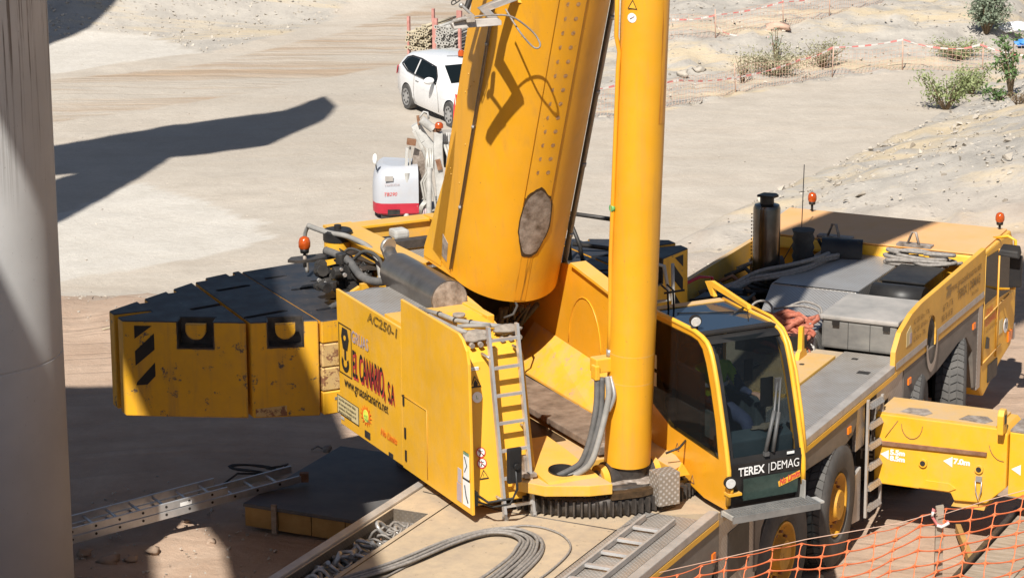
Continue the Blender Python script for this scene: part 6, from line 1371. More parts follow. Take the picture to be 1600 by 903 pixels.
# shackles and chains in the bin
def shackle_mesh(r, t):
    mb = MB(); pts = [(r*0.8*cos(radians(a)), r*sin(radians(a))+r*0.5, 0) for a in range(-20, 201, 20)]
    pts = [(r*0.55, -r*0.7, 0)]+pts+[(-r*0.55, -r*0.7, 0)]
    mb.tube(pts, t, 7); mb.cyl((-r*0.85, -r*0.7, 0), (r*0.9, -r*0.7, 0), t*1.1, n=8); return mb.build('shackle', shackle_m)
random.seed(12)
ORDN = ['first', 'second', 'third', 'fourth', 'fifth', 'sixth', 'seventh', 'eighth', 'ninth', 'tenth', 'eleventh', 'twelfth', 'thirteenth', 'fourteenth', 'fifteenth', 'sixteenth', 'seventeenth', 'eighteenth', 'nineteenth', 'twentieth', 'twenty-first', 'twenty-second', 'twenty-third', 'twenty-fourth', 'twenty-fifth', 'twenty-sixth']
base = [shackle_mesh(0.10, 0.024), shackle_mesh(0.085, 0.020), shackle_mesh(0.065, 0.016)]
SHL = ['large bright shackle lying on the heap near the middle of the deck bin', 'medium shackle among the heap in the open tread plate bin', 'small shackle among the heap in the open tread plate bin']
NS = 26
for i in range(NS):
    b_ = base[0] if i == 0 else base[i % 3]
    o = b_ if i < 3 else copy_obj(b_)
    t = i/NS; y = -3.55 + t*1.80; x = random.uniform(-1.32, -1.10)
    o.location = Kw(x, y, 1.52+random.uniform(0.0, 0.14)); o.rotation_euler = (random.uniform(-1, 1), random.uniform(-0.8, 0.8), random.uniform(0, 6.28))
    tag(o, ('bulky' if i % 3 == 0 else 'medium' if i % 3 == 1 else 'small')+' steel shackle in the deck bin, '+ORDN[i]+' from the near end of the heap', 'shackle', 'shackles heaped in the deck bin')
mb = MB()
for k in range(3):
    c = Vector((-1.20, -1.90-k*0.16, 1.64)); mb.tube([c+Vector((0.09*cos(a/3)*(1+k*.15), 0.15*sin(a/3), 0.03*sin(a)+k*.01)) for a in range(0, 22)], 0.012, 6)
o = mb.build('sling_rope', rope_m, loc=(OX, OY, 0), rot=RK); tag(o, 'pale rope sling coiled at the far end of the deck bin', 'rope')
# rusty chain clutter below the shackles
mb = MB()
for i in range(150):
    c = Vector((random.uniform(-1.36, -1.06), random.uniform(-3.9, -1.7), random.uniform(1.46, 1.56))); d = Vector((random.uniform(-1, 1), random.uniform(-1, 1), random.uniform(-.4, .4))).normalized()
    mb.tube([c, c+d*0.05, c+d*0.07+Vector((0, 0, .02))], 0.011, 5)
o = mb.build('chain_heap', rust, loc=(OX, OY, 0), rot=RK); tag(o, 'dark rusty chain links filling the bottom of the deck bin', 'chain', kind='stuff')
# red lifting slings behind the cabin
random.seed(9)
SLB = ('lowest red textile sling of the pile folded behind the crane cabin', 'second red sling from the bottom of the pile behind the cabin', 'third red sling from the bottom of the pile behind the cabin', 'fourth red sling, near the top of the pile behind the cabin', 'topmost dusty red sling sagging over the pile behind the cabin', 'dark red sling bunched at the left end of the pile behind the cabin')
for k, lb in enumerate(SLB):
    mb = MB()
    for st2 in range(3):
        pts = []; x0 = -0.16 if k < 5 else -0.30; ln = 0.60 if k < 5 else 0.30; z0 = 1.76+k*0.072 if k < 5 else 1.92; y0 = 4.93+0.045*k+0.085*st2 if k < 5 else 5.02+0.09*st2
        for j in range(33):
            t = j/32; ph = t*2*pi; xx = x0+ln*(0.5-0.5*cos(ph))*(0.86+0.14*sin(k*3+st2)); pts.append((xx+0.02*sin(t*9+k), y0+0.05*sin(ph)+0.03*sin(t*11+k*2+st2), z0+0.04*sin(xx*15+k*2.3+st2*1.9)+0.03*sin(ph)))
        mb.tube(pts, 0.026 if k != 4 else 0.03, 10)
    for v in mb.bm.verts:
        p = v.co*14; v.co += Vector((noise.noise(p), noise.noise(p+Vector((7, 0, 0))), noise.noise(p+Vector((0, 9, 0)))))*0.030
    o = mb.build('lifting_sling', sling_m, loc=(OX, OY, 0), rot=RK); tag(o, lb, 'sling')
mb = MB(); mb.box(-0.1, 0.45, 4.86, 5.0, 1.735, 1.78)
o = mb.build('plank', wood, loc=(OX, OY, 0), rot=RK); tag(o, 'grey plank at the foot of the red sling pile', 'plank')
# grey ropes and hoses on the engine deck
def kcoil(name, label, cat, pts_list, r, mat):
    mb = MB()
    for P_ in pts_list:
        P_ = [Vector(p) for p in P_]; out = []
        for i in range(len(P_)-1):
            p0, p1, p2, p3 = P_[max(i-1, 0)], P_[i], P_[i+1], P_[min(i+2, len(P_)-1)]
            for j in range(6):
                t = j/6; out.append(0.5*((2*p1)+(p2-p0)*t+(2*p0-5*p1+4*p2-p3)*t*t+(3*p1-p0-3*p2+p3)*t**3))
        out.append(P_[-1]); mb.tube(out, r, 7)
    o = mb.build(name, mat, loc=(OX, OY, 0), rot=RK); tag(o, label, cat); return o
random.seed(21)
pl = []
for k in range(10):
    o = random.uniform(-.16, .16); z = 2.10+0.03*(k % 4); pl.append([(-1.10+o, 6.3+k*.02, 1.98), (-0.85+o*.5, 6.75+o, z-0.05), (-0.55, 7.05+o*1.6, z), (-0.35, 7.4+o, z+.02), (-0.3+o, 7.8+o, z)])
kcoil('grey_hose_bundle', 'bundle of grey ropes between the exhaust stack and the tread plate hood', 'rope', pl, 0.026, rope_m)
pl = []
for k in range(5):
    a0 = random.uniform(0, 1); pl.append([(0.80+random.uniform(.28, .46)*cos(a0+t*1.1+k), 8.0+random.uniform(.08, .2)*sin(a0+t*1.1+k), 2.12+0.03*k+random.uniform(0, .05)) for t in range(6)])
pl.append([(0.4, 7.9, 2.16), (0.9, 7.85, 2.2), (1.2, 7.95, 2.18), (1.3, 8.1, 2.16)])
kcoil('sling_bundle', 'grey cable slings heaped behind the black battery box', 'rope', pl, 0.024, rope_m)
pl = [[(-0.32, 5.1, 1.85), (-0.34, 5.25, 2.14), (-0.22, 5.35, 2.2), (-0.1, 5.3, 2.12), (-0.14, 5.1, 1.95), (-0.3, 5.0, 1.9)], [(0.0, 5.4, 2.12), (0.2, 5.5, 2.2), (0.42, 5.45, 2.17), (0.5, 5.3, 2.08)], [(-0.1, 5.35, 2.12), (0.2, 5.42, 2.17), (0.45, 5.36, 2.12), (0.3, 5.1, 1.95)]]
kcoil('wire_sling', 'grey wire sling looped over the front of the tread plate hood', 'rope', pl, 0.014, rope_m)

# ================================================================== ground near the crane
gz0 = lambda p: Vector((p.x, p.y, terr(p.x, p.y)))
# outrigger mats
m1 = kthing('outrigger_mat', 'dark steel-topped outrigger mat with yellow timber edge left of the crane', 'mat', loc=(-3.75, 2.55, 0.02))
MB().box(-1.15, 1.0, -1.12, 1.15, 0.26, 0.30).build('steel_top', plate_dark, m1, bevel=0.006)
for k in range(5): MB().box(-1.14+k*0.425, -1.14+k*0.425+0.415, -1.10, 1.13, 0.03, 0.258).build('beam', woodside, m1, bevel=0.01)
MB().box(-0.78, -0.72, -1.14, -1.11, 0.0, 0.34).build('cleat', wood, m1)
m2 = kthing('outrigger_mat', 'weathered timber outrigger mat under the yellow beam at the right', 'mat', loc=(4.0, 3.55, 0.02))
for k in range(4): MB().box(-0.95+k*0.5, -0.95+k*0.5+0.49, -1.55, 1.3, 0.04, 0.30).build('plank', wood, m2, bevel=0.012)
MB().box(-1.02, -0.97, -1.5, 1.2, 0.0, 0.34).build('edge_plate', gearsteel, m2)
ba, bb_ = atz(1497, 818, 0.16), atz(1532, 908, 0.16); bd_ = (bb_-ba).normalized(); bs_ = Vector((-bd_.y, bd_.x, 0))*0.028; bh = Vector((0, 0, 0.10))
o = MB().hexa([ba-bs_-bh, ba+bs_-bh, bb_+bs_-bh, bb_-bs_-bh], [ba-bs_, ba+bs_, bb_+bs_, bb_-bs_]).build('timber_batten', woodside); tag(o, 'yellow timber batten leaning along the right outrigger mat', 'batten')
# extension ladder on the dirt
a = Vector((-5.45, 29.93, 0.10)); b_ = Vector((-2.40, 32.38, 0.36)); 
def atzz(px, py, z): return atz(px, py, z)
nearA, nearB, farB = atzz(60, 864, 0.12), atzz(478, 752, 0.36), atzz(458, 742, 0.36)
d = (nearB-nearA); Llen = d.length; d.normalize(); wv_ = Vector((-d.y, d.x, 0)).normalized()*0.36
el = thing('extension_ladder', 'long two-section aluminium ladder lying from the pillar to the dark mat', 'ladder', nearA)
def rail(off, z, name='stile', l0=0.0, l1=None):
    l1 = l1 or Llen; mb = MB(); p = off+d*l0; q = off+d*l1; up_ = Vector((0, 0, 0.085)); th = wv_.normalized()*0.028
    mb.hexa([p, p+th, q+th, q], [p+up_, p+th+up_, q+th+up_, q+up_]); 
    for v in mb.bm.verts: v.co.z += z
    r_ = mb.build(name, alu, el, bevel=0.004); return r_
rail(Vector((0, 0, 0)), 0.0); rail(wv_, 0.0); rail(Vector((0, 0, 0)), 0.095, l0=0.0, l1=Llen*0.70); rail(wv_, 0.095, l0=0.0, l1=Llen*0.70)
k = 0; t = 0.12
while t < Llen-0.05:
    p = d*t + Vector((0, 0, 0.05)); MB().tube([p+wv_*0.04, p+wv_*0.97], 0.015, 8).build('rung', alu, el)
    q = MB(); c = p-wv_.normalized()*0.003; q.cyl(c, c+wv_.normalized()*0.004, 0.016, n=8)
    if t < Llen*0.68:
        p2 = p+Vector((0, 0, 0.09)); MB().tube([p2+wv_*0.04, p2+wv_*0.97], 0.015, 8).build('rung', alu, el); c = c+Vector((0, 0, 0.09)); q.cyl(c, c+wv_.normalized()*0.004, 0.016, n=8)
    q.build('rung_plug', blackm, el); t += 0.28
p = d*(Llen*0.52)+Vector((0, 0, 0.10)); mb = MB(); th = -wv_.normalized()*0.003; mb.hexa([p+th, p+d*0.14+th, p+d*0.14, p], [p+th+Vector((0, 0, .04)), p+d*0.14+th+Vector((0, 0, .04)), p+d*0.14+Vector((0, 0, .04)), p+Vector((0, 0, .04))]); mb.build('label', white_m, el)
MB().box(-0.07, 0.03, -0.03, 0.05, 0, 0.10).build('foot_cap', rust, el, loc=d*Llen)
# black hose coil and little oddments on the dirt
mb = MB(); c = gz0(gat(398, 748)); pts = []
for k in range(60):
    a_ = k/60*2*pi*3.2; r = 0.20+0.05*sin(k*0.7); pts.append(c+Vector((r*cos(a_)*1.2, r*0.6*sin(a_), 0.06+0.10*abs(sin(a_*0.5)))))
e0 = gz0(gat(345, 762)); e1 = gz0(gat(450, 738)); mb.tube([e0+Vector((0, 0, .02)), (e0+c)/2+Vector((0, 0, 0.12))]+pts, 0.013, 6); mb.tube([pts[-1], c+Vector((0.3, 0.1, .12)), e1+Vector((0, 0, .1)), e1+Vector((-.1, -.12, .02))], 0.013, 6)
o = mb.build('hose_coil', rubber); tag(o, 'thin black hose coiled on the shaded dirt beyond the ladder', 'hose')
mb = MB(); c = gz0(gat(512, 705)); mb.blob(c+Vector((0, 0, .02)), 0.05, 2, 2, 0.5); mb.tube([c, c+Vector((-.12, .05, .05)), c+Vector((-.2, 0, .02))], 0.012, 6); o = mb.build('rope_knot', rope_m); tag(o, 'small knotted rope end on the far edge of the dark mat', 'rope')
mb = MB(); c = gz0(gat(160, 517)); mb.tube([c+Vector((0, 0, .02)), c+Vector((.2, .05, .06)), c+Vector((.35, -.05, .03)), c+Vector((.55, 0.02, .02)), c+Vector((.4, .08, .03))], 0.012, 6); o = mb.build('rope_scrap', galv_tan); tag(o, 'scrap of pale rope on the dirt beside the pillar', 'rope')

# ================================================================== orange barrier netting in the foreground
YF = 18.0
pw = aty(1465, 795, YF)
post = thing('fence_post', 'grey wooden stake with red and white tape holding the orange netting', 'post', (pw.x+0.03, YF+0.05, terr(pw.x, YF)-0.1))
hp = pw.z-(terr(pw.x, YF)-0.1)
mb = MB(); mb.hexa([(-.026, -.02, 0), (.026, -.02, 0), (.026, .02, 0), (-.026, .02, 0)], [(-.034, -.02, hp), (.018, -.02, hp+0.004), (.018, .02, hp+.01), (-.034, .02, hp)]); mb.build('stake', wood, post, bevel=0.003)
mb = MB(); mb.tube([(-.04, -.03, hp-.02), (-.055, -.04, hp-.0), (-.06, -.035, hp-.06), (-.03, -.04, hp-.11), (.02, -.04, hp-.12), (.05, -.03, hp-.09)], 0.010, 6); mb.build('tape_knot', tape_r, post)
mb = MB(); mb.tube([(-.03, -.045, hp-.115), (.0, -.05, hp-.125), (.03, -.045, hp-.11), (.05, -.04, hp-.10)], 0.011, 6); mb.tube([(-.058, -.045, hp-.02), (-.064, -.045, hp-.05)], 0.010, 6); mb.build('tape_knot', tape_w, post)
random.seed(3)
def topline(px):   # pixel height of the netting's top strand, sampled from left to right
    T = [(960, 918), (1030, 898), (1100, 880), (1162, 870), (1250, 851), (1340, 838), (1400, 824), (1440, 810), (1465, 803), (1490, 797), (1520, 790), (1560, 781), (1600, 772), (1680, 752)]
    for (a, b_) in zip(T[:-1], T[1:]):
        if a[0] <= px <= b_[0]: return a[1]+(b_[1]-a[1])*(px-a[0])/(b_[0]-a[0])
    return T[-1][1]
xs = [980+k*38.5+random.uniform(-3, 3) for k in range(18)]
NP = []
for i, x in enumerate(xs):
    col = []; y0 = topline(x); p = aty(x, y0, YF)
    bulge = 0.05*sin(i*0.9)
    for j in range(9):
        dz = j*0.083*(1+0.06*sin(i*1.3+j)); q = Vector((p.x-0.012*j+random.uniform(-.006, .006), YF-bulge-0.02*j*0.3, p.z-dz-(0.0 if j else 0)+0.012*sin(i*2.1+j*0.8)))
        col.append(q)
    NP.append(col)
nt_ = thing('barrier_netting', 'bright orange plastic barrier netting strung across the bottom right foreground', 'netting', (0, 0, 0))
mb = MB()
def ribbon(mb, P_, w, t=0.0025, pinch=True):
    # flat strand with thin depth, wider at the crossings
    n = len(P_); rows = []
    for i, (p, ww) in enumerate(P_):
        tg = (P_[min(i+1, n-1)][0]-P_[max(i-1, 0)][0]).normalized(); sdv = tg.cross(Vector((0, 1, 0))).normalized()
        rows.append([p+sdv*ww+Vector((0, -t, 0)), p-sdv*ww+Vector((0, -t, 0)), p-sdv*ww+Vector((0, t, 0)), p+sdv*ww+Vector((0, t, 0)), p+sdv*ww+Vector((0, -t, 0))])
    mb.grid(rows)
for j in range(9):
    P_ = []
    for i in range(len(xs)-1):
        a, b_ = NP[i][j], NP[i+1][j]
        for k in range(8):
            t = k/8; sag = -0.006*sin(pi*t); w = 0.0042+0.0085*(abs(t-0.5)*2)**6
            P_.append((a.lerp(b_, t)+Vector((0, 0, sag)), w if j else 0.0025+0.003*(abs(t-0.5)*2)**6))
    ribbon(mb, P_, 0)
for i in range(len(xs)):
    P_ = []
    for j in range(8):
        a, b_ = NP[i][j], NP[i][j+1]
        for k in range(6):
            t = k/6; P_.append((a.lerp(b_, t)+Vector((0.004*sin(pi*t)*(-1)**i, 0, 0)), 0.0026+0.0100*(abs(t-0.5)*2)**7))
    ribbon(mb, P_, 0)
mb.build('mesh', net_m, nt_)
mb = MB(); q = aty(1400, 826, YF); mb.tube([aty(1030, 893, YF)+Vector((0, -.01, 0)), aty(1260, 842, YF), aty(1400, 818, YF), aty(1465, 800, YF)], 0.003, 5); mb.tube([aty(1465, 806, YF), aty(1540, 782, YF), aty(1680, 744, YF)], 0.003, 5); mb.build('draw_cord', net_far, nt_)

# ================================================================== background fences
random.seed(17)
def far_fence(label, pts, h, hz_base, cell=0.10, lean=0.0, tape=True, posts=None):
    t_ = thing('netting_fence', label, 'fence', tuple(gat(*pts[0])))
    o0 = Vector(t_.location)
    W_ = [gz0(gat(*p)) for p in pts]
    # dense polyline
    D = []
    for a, b_ in zip(W_[:-1], W_[1:]):
        n = max(2, int((b_-a).length/0.20))
        for k in range(n): D.append(a.lerp(b_, k/n))
    D.append(W_[-1]); D = [Vector((p.x, p.y, terr(p.x, p.y))) for p in D]
    mb = MB(); th = 0.006; rows = int(h/cell)
    def bar(a, b_, w): 
        dd = (b_-a); s_ = dd.cross(Vector((0, 1, 0))).normalized()*w; mb.face([a+s_, b_+s_, b_-s_, a-s_])
    off = [0.05*sin(i*0.5)+random.uniform(-.02, .02) for i in range(len(D))]
    for i in range(len(D)-1):
        a, b_ = D[i], D[i+1]
        for j in range(rows+1):
            za, zb = h*j/rows+off[i], h*j/rows+off[i+1]
            bar(a+Vector((0, 0, max(0.02, za)))-o0, b_+Vector((0, 0, max(0.02, zb)))-o0, 0.0045)
        bar(a+Vector((0, 0, 0.02))-o0, a+Vector((0.02, 0, h+off[i]))-o0, 0.0035)
        m_ = a.lerp(b_, 0.5); bar(m_+Vector((0, 0, 0.02))-o0, m_+Vector((0.02, 0, h+off[i]))-o0, 0.0035)
    mb.build('netting', net_far, t_, recalc=False)
    for p in (posts or W_): 
        p = gz0(gat(*p)) if isinstance(p, tuple) else p
        MB().tube([p-o0-Vector((0, 0, .1)), p-o0+Vector((random.uniform(-.05, .05)+lean, 0, h+0.12))], 0.015, 6).build('post', net_far, t_)
    return t_
def tape_run(label, ctrl):
    P_ = [Vector(c) for c in ctrl]; t_ = thing('barrier_tape', label, 'tape', tuple(P_[0])); o0 = P_[0]
    out = []
    for a, b_ in zip(P_[:-1], P_[1:]):
        n = max(1, int((b_-a).length/0.17))
        for k in range(n): out.append((a.lerp(b_, k/n)+Vector((0, 0, -0.05*sin(pi*k/n)))-o0))
    out.append(P_[-1]-o0); mr1, mr2 = MB(), MB()
    for i in range(len(out)-1):
        mm = mr1 if i % 2 == 0 else mr2; a, b_ = out[i], out[i+1]; tw = 0.018*abs(cos(i*0.6))+0.006
        s_ = (b_-a).cross(Vector((0, 1, 0))).normalized()*tw; mm.hexa([a+s_, b_+s_, b_-s_, a-s_], [a+s_+Vector((0, .004, 0)), b_+s_+Vector((0, .004, 0)), b_-s_+Vector((0, .004, 0)), a-s_+Vector((0, .004, 0))])
    tag(mr1.build('white_band', tape_w, t_), kind='stuff'); tag(mr2.build('red_band', tape_r, t_), kind='stuff')
def up(p, h): q = gat(*p); return Vector((q.x, q.y, q.z+h))
far_fence('long faded orange netting fence along the dirt road, right of the lift cylinder', [(905, 192), (960, 184), (1060, 166), (1150, 147), (1300, 119), (1410, 110), (1535, 113), (1600, 112)], 0.62, 0, posts=[(1150, 147), (1300, 119), (1410, 110), (1535, 113)])
far_fence('upper faded orange netting fence across the gravel near the top right', [(1000, 66), (1060, 64), (1118, 60), (1224, 42), (1296, 28), (1370, 8), (1440, -8)], 0.62, 0, posts=[(1118, 60), (1224, 42), (1296, 28), (1440, -8)])
tape_run('red and white tape along the top of the lower netting fence', [up((905, 190), 0.78), up((960, 182), 0.72), up((1060, 166), 0.62), up((1150, 147), 0.40), up((1250, 128), 0.55), up((1300, 119), 0.72), up((1410, 110), 0.78), up((1480, 110), 0.55), up((1530, 113), 0.70), up((1600, 118), 0.5)])
tape_run('red and white tape on the upper netting fence', [up((1050, 64), 0.55), up((1118, 60), 0.60), up((1224, 42), 0.66), up((1296, 28), 0.62), up((1370, 8), 0.55)])
tape_run('loose red and white tape sagging down from the upper fence post', [up((1115, 60), 0.62), up((1118, 55), 0.25), up((1140, 56), 0.03), up((1200, 60), 0.03), up((1208, 72), 0.02)])
mb = MB(); c = gz0(gat(1216, 46)); mb.blob(c+Vector((0, 0, .05)), 0.22, 5, 2, 0.5, (1.5, 1, 0.45)); o = mb.build('netting_scrap', net_far); tag(o, 'crumpled orange netting scrap at the foot of the upper fence', 'netting')

# ================================================================== shrubs
def leafmat(name, c1, c2):
    m, nt, b = base_mat(name, 0.6, 0, 0.3); oi = nd(nt, 'ShaderNodeNewGeometry'); n = noise_n(nt, 5, 4, 0.7)
    nt.links.new(mixc(nt, ramp(nt, n, 0.35, 0.65), c1+(1,), c2+(1,)), b.inputs['Base Color']); return m
lf_grey = leafmat('grey_green_leaves', (0.13, 0.17, 0.11), (0.30, 0.34, 0.25)); lf_green = leafmat('fresh_leaves', (0.14, 0.18, 0.06), (0.34, 0.38, 0.19)); lf_dark = leafmat('dark_leaves', (0.05, 0.10, 0.03), (0.16, 0.24, 0.09)); lf_dry = leafmat('dry_grass', (0.22, 0.22, 0.11), (0.38, 0.36, 0.24))
twig = matte('twig', (0.12, 0.085, 0.05), (0.22, 0.16, 0.10), 0.9, 8)
def shrub(label, base_, R, Hh, n, leaf, mat, stems=7, spread=1.0, flat=1.0, seed=1, cat='bush'):
    random.seed(seed); R *= 1.2; Hh *= 1.15; t_ = thing('shrub', label, cat, tuple(base_)); cl_ = []
    mb = MB(); 
    for k in range(stems):
        a = random.uniform(0, 2*pi); r = R*random.uniform(.3, .9)*spread; top = Vector((r*cos(a), r*sin(a)*flat, Hh*random.uniform(.55, 1.0)))
        mid = top*0.5+Vector((random.uniform(-.1, .1)*R, random.uniform(-.1, .1)*R, 0)); mb.tube([(0, 0, -0.05), mid, top], 0.022*Hh+0.006, 5, r1=0.005); cl_.append(top); cl_.append(mid)
        for q in range(3): cl_.append(top*random.uniform(.4, 1)+Vector((random.uniform(-1, 1), random.uniform(-1, 1)*flat, random.uniform(-.4, .4)))*R*0.35)
    mb.build('trunk', twig, t_)
    mb = MB()
    for i in range(n):
        c = random.choice(cl_)+Vector((random.gauss(0, 1), random.gauss(0, 1)*flat, random.gauss(0, .8)))*R*0.17
        if c.z < 0.0: c.z = random.uniform(0, .1)
        a = Vector((random.uniform(-1, 1), random.uniform(-1, 1), random.uniform(-.3, 1))).normalized(); b_ = a.orthogonal().normalized(); b_ = (Matrix.Rotation(random.uniform(0, 6.28), 3, a) @ b_)
        s_ = leaf*random.uniform(.6, 1.3); c2_ = a.cross(b_)
        mb.face([c-b_*s_, c+c2_*s_*0.38, c+b_*s_, c-c2_*s_*0.38])
    mb.build('crown', mat, t_, recalc=False); return t_
def gb(px, py): return gz0(gat(px, py))
shrub('big round grey-green bush beside the green ditch at the top right', gb(1541, 54), 0.50, 1.05, 3200, 0.055, lf_grey, 22, 1.0, 0.8, 2)
shrub('pale green leafy shrub left of the gravel crest at the right', gb(1478, 172), 0.55, 0.75, 1400, 0.05, lf_green, 14, 1.2, 0.6, 3)
shrub('second pale green shrub touching the netting fence end', gb(1518, 148), 0.40, 0.6, 700, 0.045, lf_green, 9, 1.2, 0.7, 4)
shrub('thin upright dark-leaved sapling on the gravel at the right edge', gb(1579, 150), 0.30, 1.0, 420, 0.055, lf_dark, 7, 1.0, 0.8, 5, 'sapling')
shrub('dry olive weeds behind the lower netting fence left of its second post', gb(1215, 118), 0.75, 0.50, 1900, 0.035, lf_dry, 30, 1.3, 0.5, 6, 'weeds')
shrub('dry olive weeds behind the fence beside its second post', gb(1285, 104), 0.45, 0.55, 900, 0.035, lf_dry, 18, 1.2, 0.5, 7, 'weeds')
shrub('tall thin dry stalk among the weeds behind the fence', gb(1212, 98), 0.16, 0.75, 220, 0.035, lf_grey, 6, 1.0, 0.8, 8, 'weeds')
shrub('sparse weeds at the left end of the weed patch', gb(1160, 128), 0.3, 0.55, 220, 0.03, lf_dry, 10, 1.0, 0.8, 9, 'weeds')
shrub('green reeds behind the netting near the ditch', gb(1500, 92), 0.55, 0.42, 1300, 0.035, lf_green, 24, 1.6, 0.5, 10, 'weeds')
shrub('low creeping green weed at the foot of the sapling', gb(1562, 156), 0.25, 0.18, 180, 0.05, lf_dark, 6, 1.2, 0.7, 11, 'weeds')
shrub('dead grey brushwood at the right edge of the slope', gb(1592, 165), 0.22, 0.2, 160, 0.03, twig, 12, 1.2, 0.7, 12, 'weeds')
# ================================================================== white hatchback
rw, fwp = gz0(gat(640, 171)), gz0(gat(713, 203))
hd = (fwp-rw); hd.z = 0; WBpx = hd.length; hd.normalize()
car = thing('parked_car', 'white three-door hatchback with amber beacon parked on the dirt behind the crane', 'car', (0, 0, 0))
# local frame: x forward, y to the left (far side), near side is y = -0.8
CS = WBpx/2.46
CS = max(0.80, min(1.0, CS)); HZ = 0.90
lat = Vector((-hd.y, hd.x, 0))
car.location = rw + lat*0.78*CS + Vector((0, 0, 0)); car.rotation_euler = (0, 0, atan2(hd.y, hd.x)); car.location.z = terr(car.location.x, car.location.y)
def sc(p): return (p[0]*CS, p[1]*CS, (p[2] if p[2] < 0.6 else 0.6+(p[2]-0.6)*0.86)*CS)
# stations along x (0 = rear axle): x, half width sill, belt z, half width belt, roof z, half width roof, bottom z
ST = [(-0.72, 0.62, 0.80, 0.60, 0.82, 0.50, 0.45), (-0.70, 0.74, 0.92, 0.72, 1.00, 0.55, 0.35), (-0.60, 0.82, 0.98, 0.80, 1.28, 0.60, 0.25), (-0.35, 0.84, 0.98, 0.83, 1.42, 0.60, 0.22), (0.0, 0.85, 0.97, 0.84, 1.46, 0.60, 0.20), (0.6, 0.85, 0.95, 0.84, 1.47, 0.60, 0.18), (1.1, 0.85, 0.93, 0.84, 1.44, 0.59, 0.18), (1.45, 0.85, 0.92, 0.84, 1.36, 0.56, 0.18), (1.75, 0.85, 0.91, 0.83, 1.18, 0.60, 0.18), (2.05, 0.85, 0.90, 0.82, 0.99, 0.66, 0.18), (2.35, 0.85, 0.84, 0.80, 0.92, 0.64, 0.20), (2.75, 0.83, 0.76, 0.76, 0.84, 0.58, 0.20), (3.05, 0.74, 0.66, 0.66, 0.72, 0.50, 0.22), (3.18, 0.55, 0.52, 0.50, 0.56, 0.40, 0.28)]
mb = MB(); rows = []
for x, w, zb, wb, zr, wr, z0 in ST:
    half = [(w*0.93, z0), (w, z0+0.16), (w, zb*0.72), (wb, zb), (wb*0.97, zb+0.04*(zr > zb+0.1)), (wr+0.03, zr-0.05*(zr > zb+0.1)-0.01), (wr*0.86, zr), (0, zr+0.02)]
    rows.append([sc((x, -a, z)) for a, z in half]+[sc((x, a, z)) for a, z in half[::-1][1:]])
mb.grid(rows); mb.face([Vector(p) for p in rows[0]]); mb.face([Vector(p) for p in rows[-1]])
cbody = mb.build('body', white_p, car, smooth_angle=0.6)
def cutw(x):
    c = MB(); c.cyl((x*CS, -1.1*CS, 0.30*CS), (x*CS, 1.1*CS, 0.30*CS), 0.345*CS, n=28); cut(cbody, c)
cutw(0.0); cutw(2.46)
def sidept(x, f):   # f 0 at belt, 1 at roof edge on the near side
    for a, b_ in zip(ST[:-1], ST[1:]):
        if a[0] <= x <= b_[0]:
            t = (x-a[0])/(b_[0]-a[0]); v = [a[i]+(b_[i]-a[i])*t for i in range(7)]; 
            y0, z0 = v[3]*0.97, v[2]+0.04; y1, z1 = v[5]+0.03, v[4]-0.06
            return Vector(sc((x, -(y0+(y1-y0)*f)-0.028, z0+(z1-z0)*f)))
for nm, poly in (('side_window', [(-0.30, 0.32), (0.05, 0.05), (0.42, 0.0), (0.42, 0.88), (0.0, 0.88), (-0.20, 0.75)]), ('side_window', [(0.52, 0.0), (1.62, 0.0), (1.55, 0.40), (1.30, 0.86), (0.52, 0.90)])):
    mb = MB(); P_ = [sidept(x, f) for x, f in poly]; mb.hexa(P_, [p+Vector((0, 0.012, 0)) for p in P_]); mb.build(nm, glass_dark, car)
mb = MB(); mb.tube([sidept(-0.38, 0.28), sidept(0.05, -0.02), sidept(0.5, -0.05), sidept(1.70, -0.05), sidept(1.52, 0.55), sidept(1.3, 0.93), sidept(0.5, 0.97), sidept(0.0, 0.95), sidept(-0.25, 0.8), sidept(-0.38, 0.28)], 0.015, 5); mb.build('window_trim', plastic, car)
MB().hexa([sc((1.50, -0.52, 1.355)), sc((1.50, 0.52, 1.355)), sc((2.06, 0.62, 1.02)), sc((2.06, -0.62, 1.02))], [sc((1.50, -0.52, 1.375)), sc((1.50, 0.52, 1.375)), sc((2.06, 0.62, 1.04)), sc((2.06, -0.62, 1.04))]).build('windscreen', glass_dark, car)
def lo(p): return Vector(sc(p))
MB().blob(lo((1.62, -0.98, 1.02)), 0.12*CS, 1, 2, 0.05, (0.7, 1.1, 0.75)).build('door_mirror', white_p, car)
MB().box(*[v*CS for v in (0.55, 0.72, -0.875, -0.85, 0.80, 0.83)]).build('door_handle', white_p, car)
mb = MB(); mb.tube([lo((0.47, -0.853, 0.95)), lo((0.42, -0.862, 0.5)), lo((0.45, -0.85, 0.28))], 0.006, 4); mb.tube([lo((1.75, -0.853, 0.92)), lo((1.85, -0.862, 0.5)), lo((1.85, -0.85, 0.25))], 0.006, 4); mb.build('door_seam', boxlid, car)
MB().hexa([sc((-0.71, -0.77, 0.78)), sc((-0.60, -0.835, 0.78)), sc((-0.52, -0.835, 1.0)), sc((-0.66, -0.74, 1.0))], [sc((-0.73, -0.75, 0.80)), sc((-0.60, -0.85, 0.80)), sc((-0.55, -0.845, 1.02)), sc((-0.69, -0.72, 1.02))]).build('tail_lamp', red_p, car)
cbx = MB().lathe([(0.07, 1.33*CS), (0.07, 1.37*CS)], 'z', lo((1.05, 0.1, 0)), 16).build('beacon_base', plastic, car)
MB().lathe([(0.075, 1.37*CS), (0.075, 1.46*CS), (0.05, 1.51*CS)], 'z', lo((1.05, 0.1, 0)), 16).build('beacon_lens', amber, car, smooth_angle=0.8)
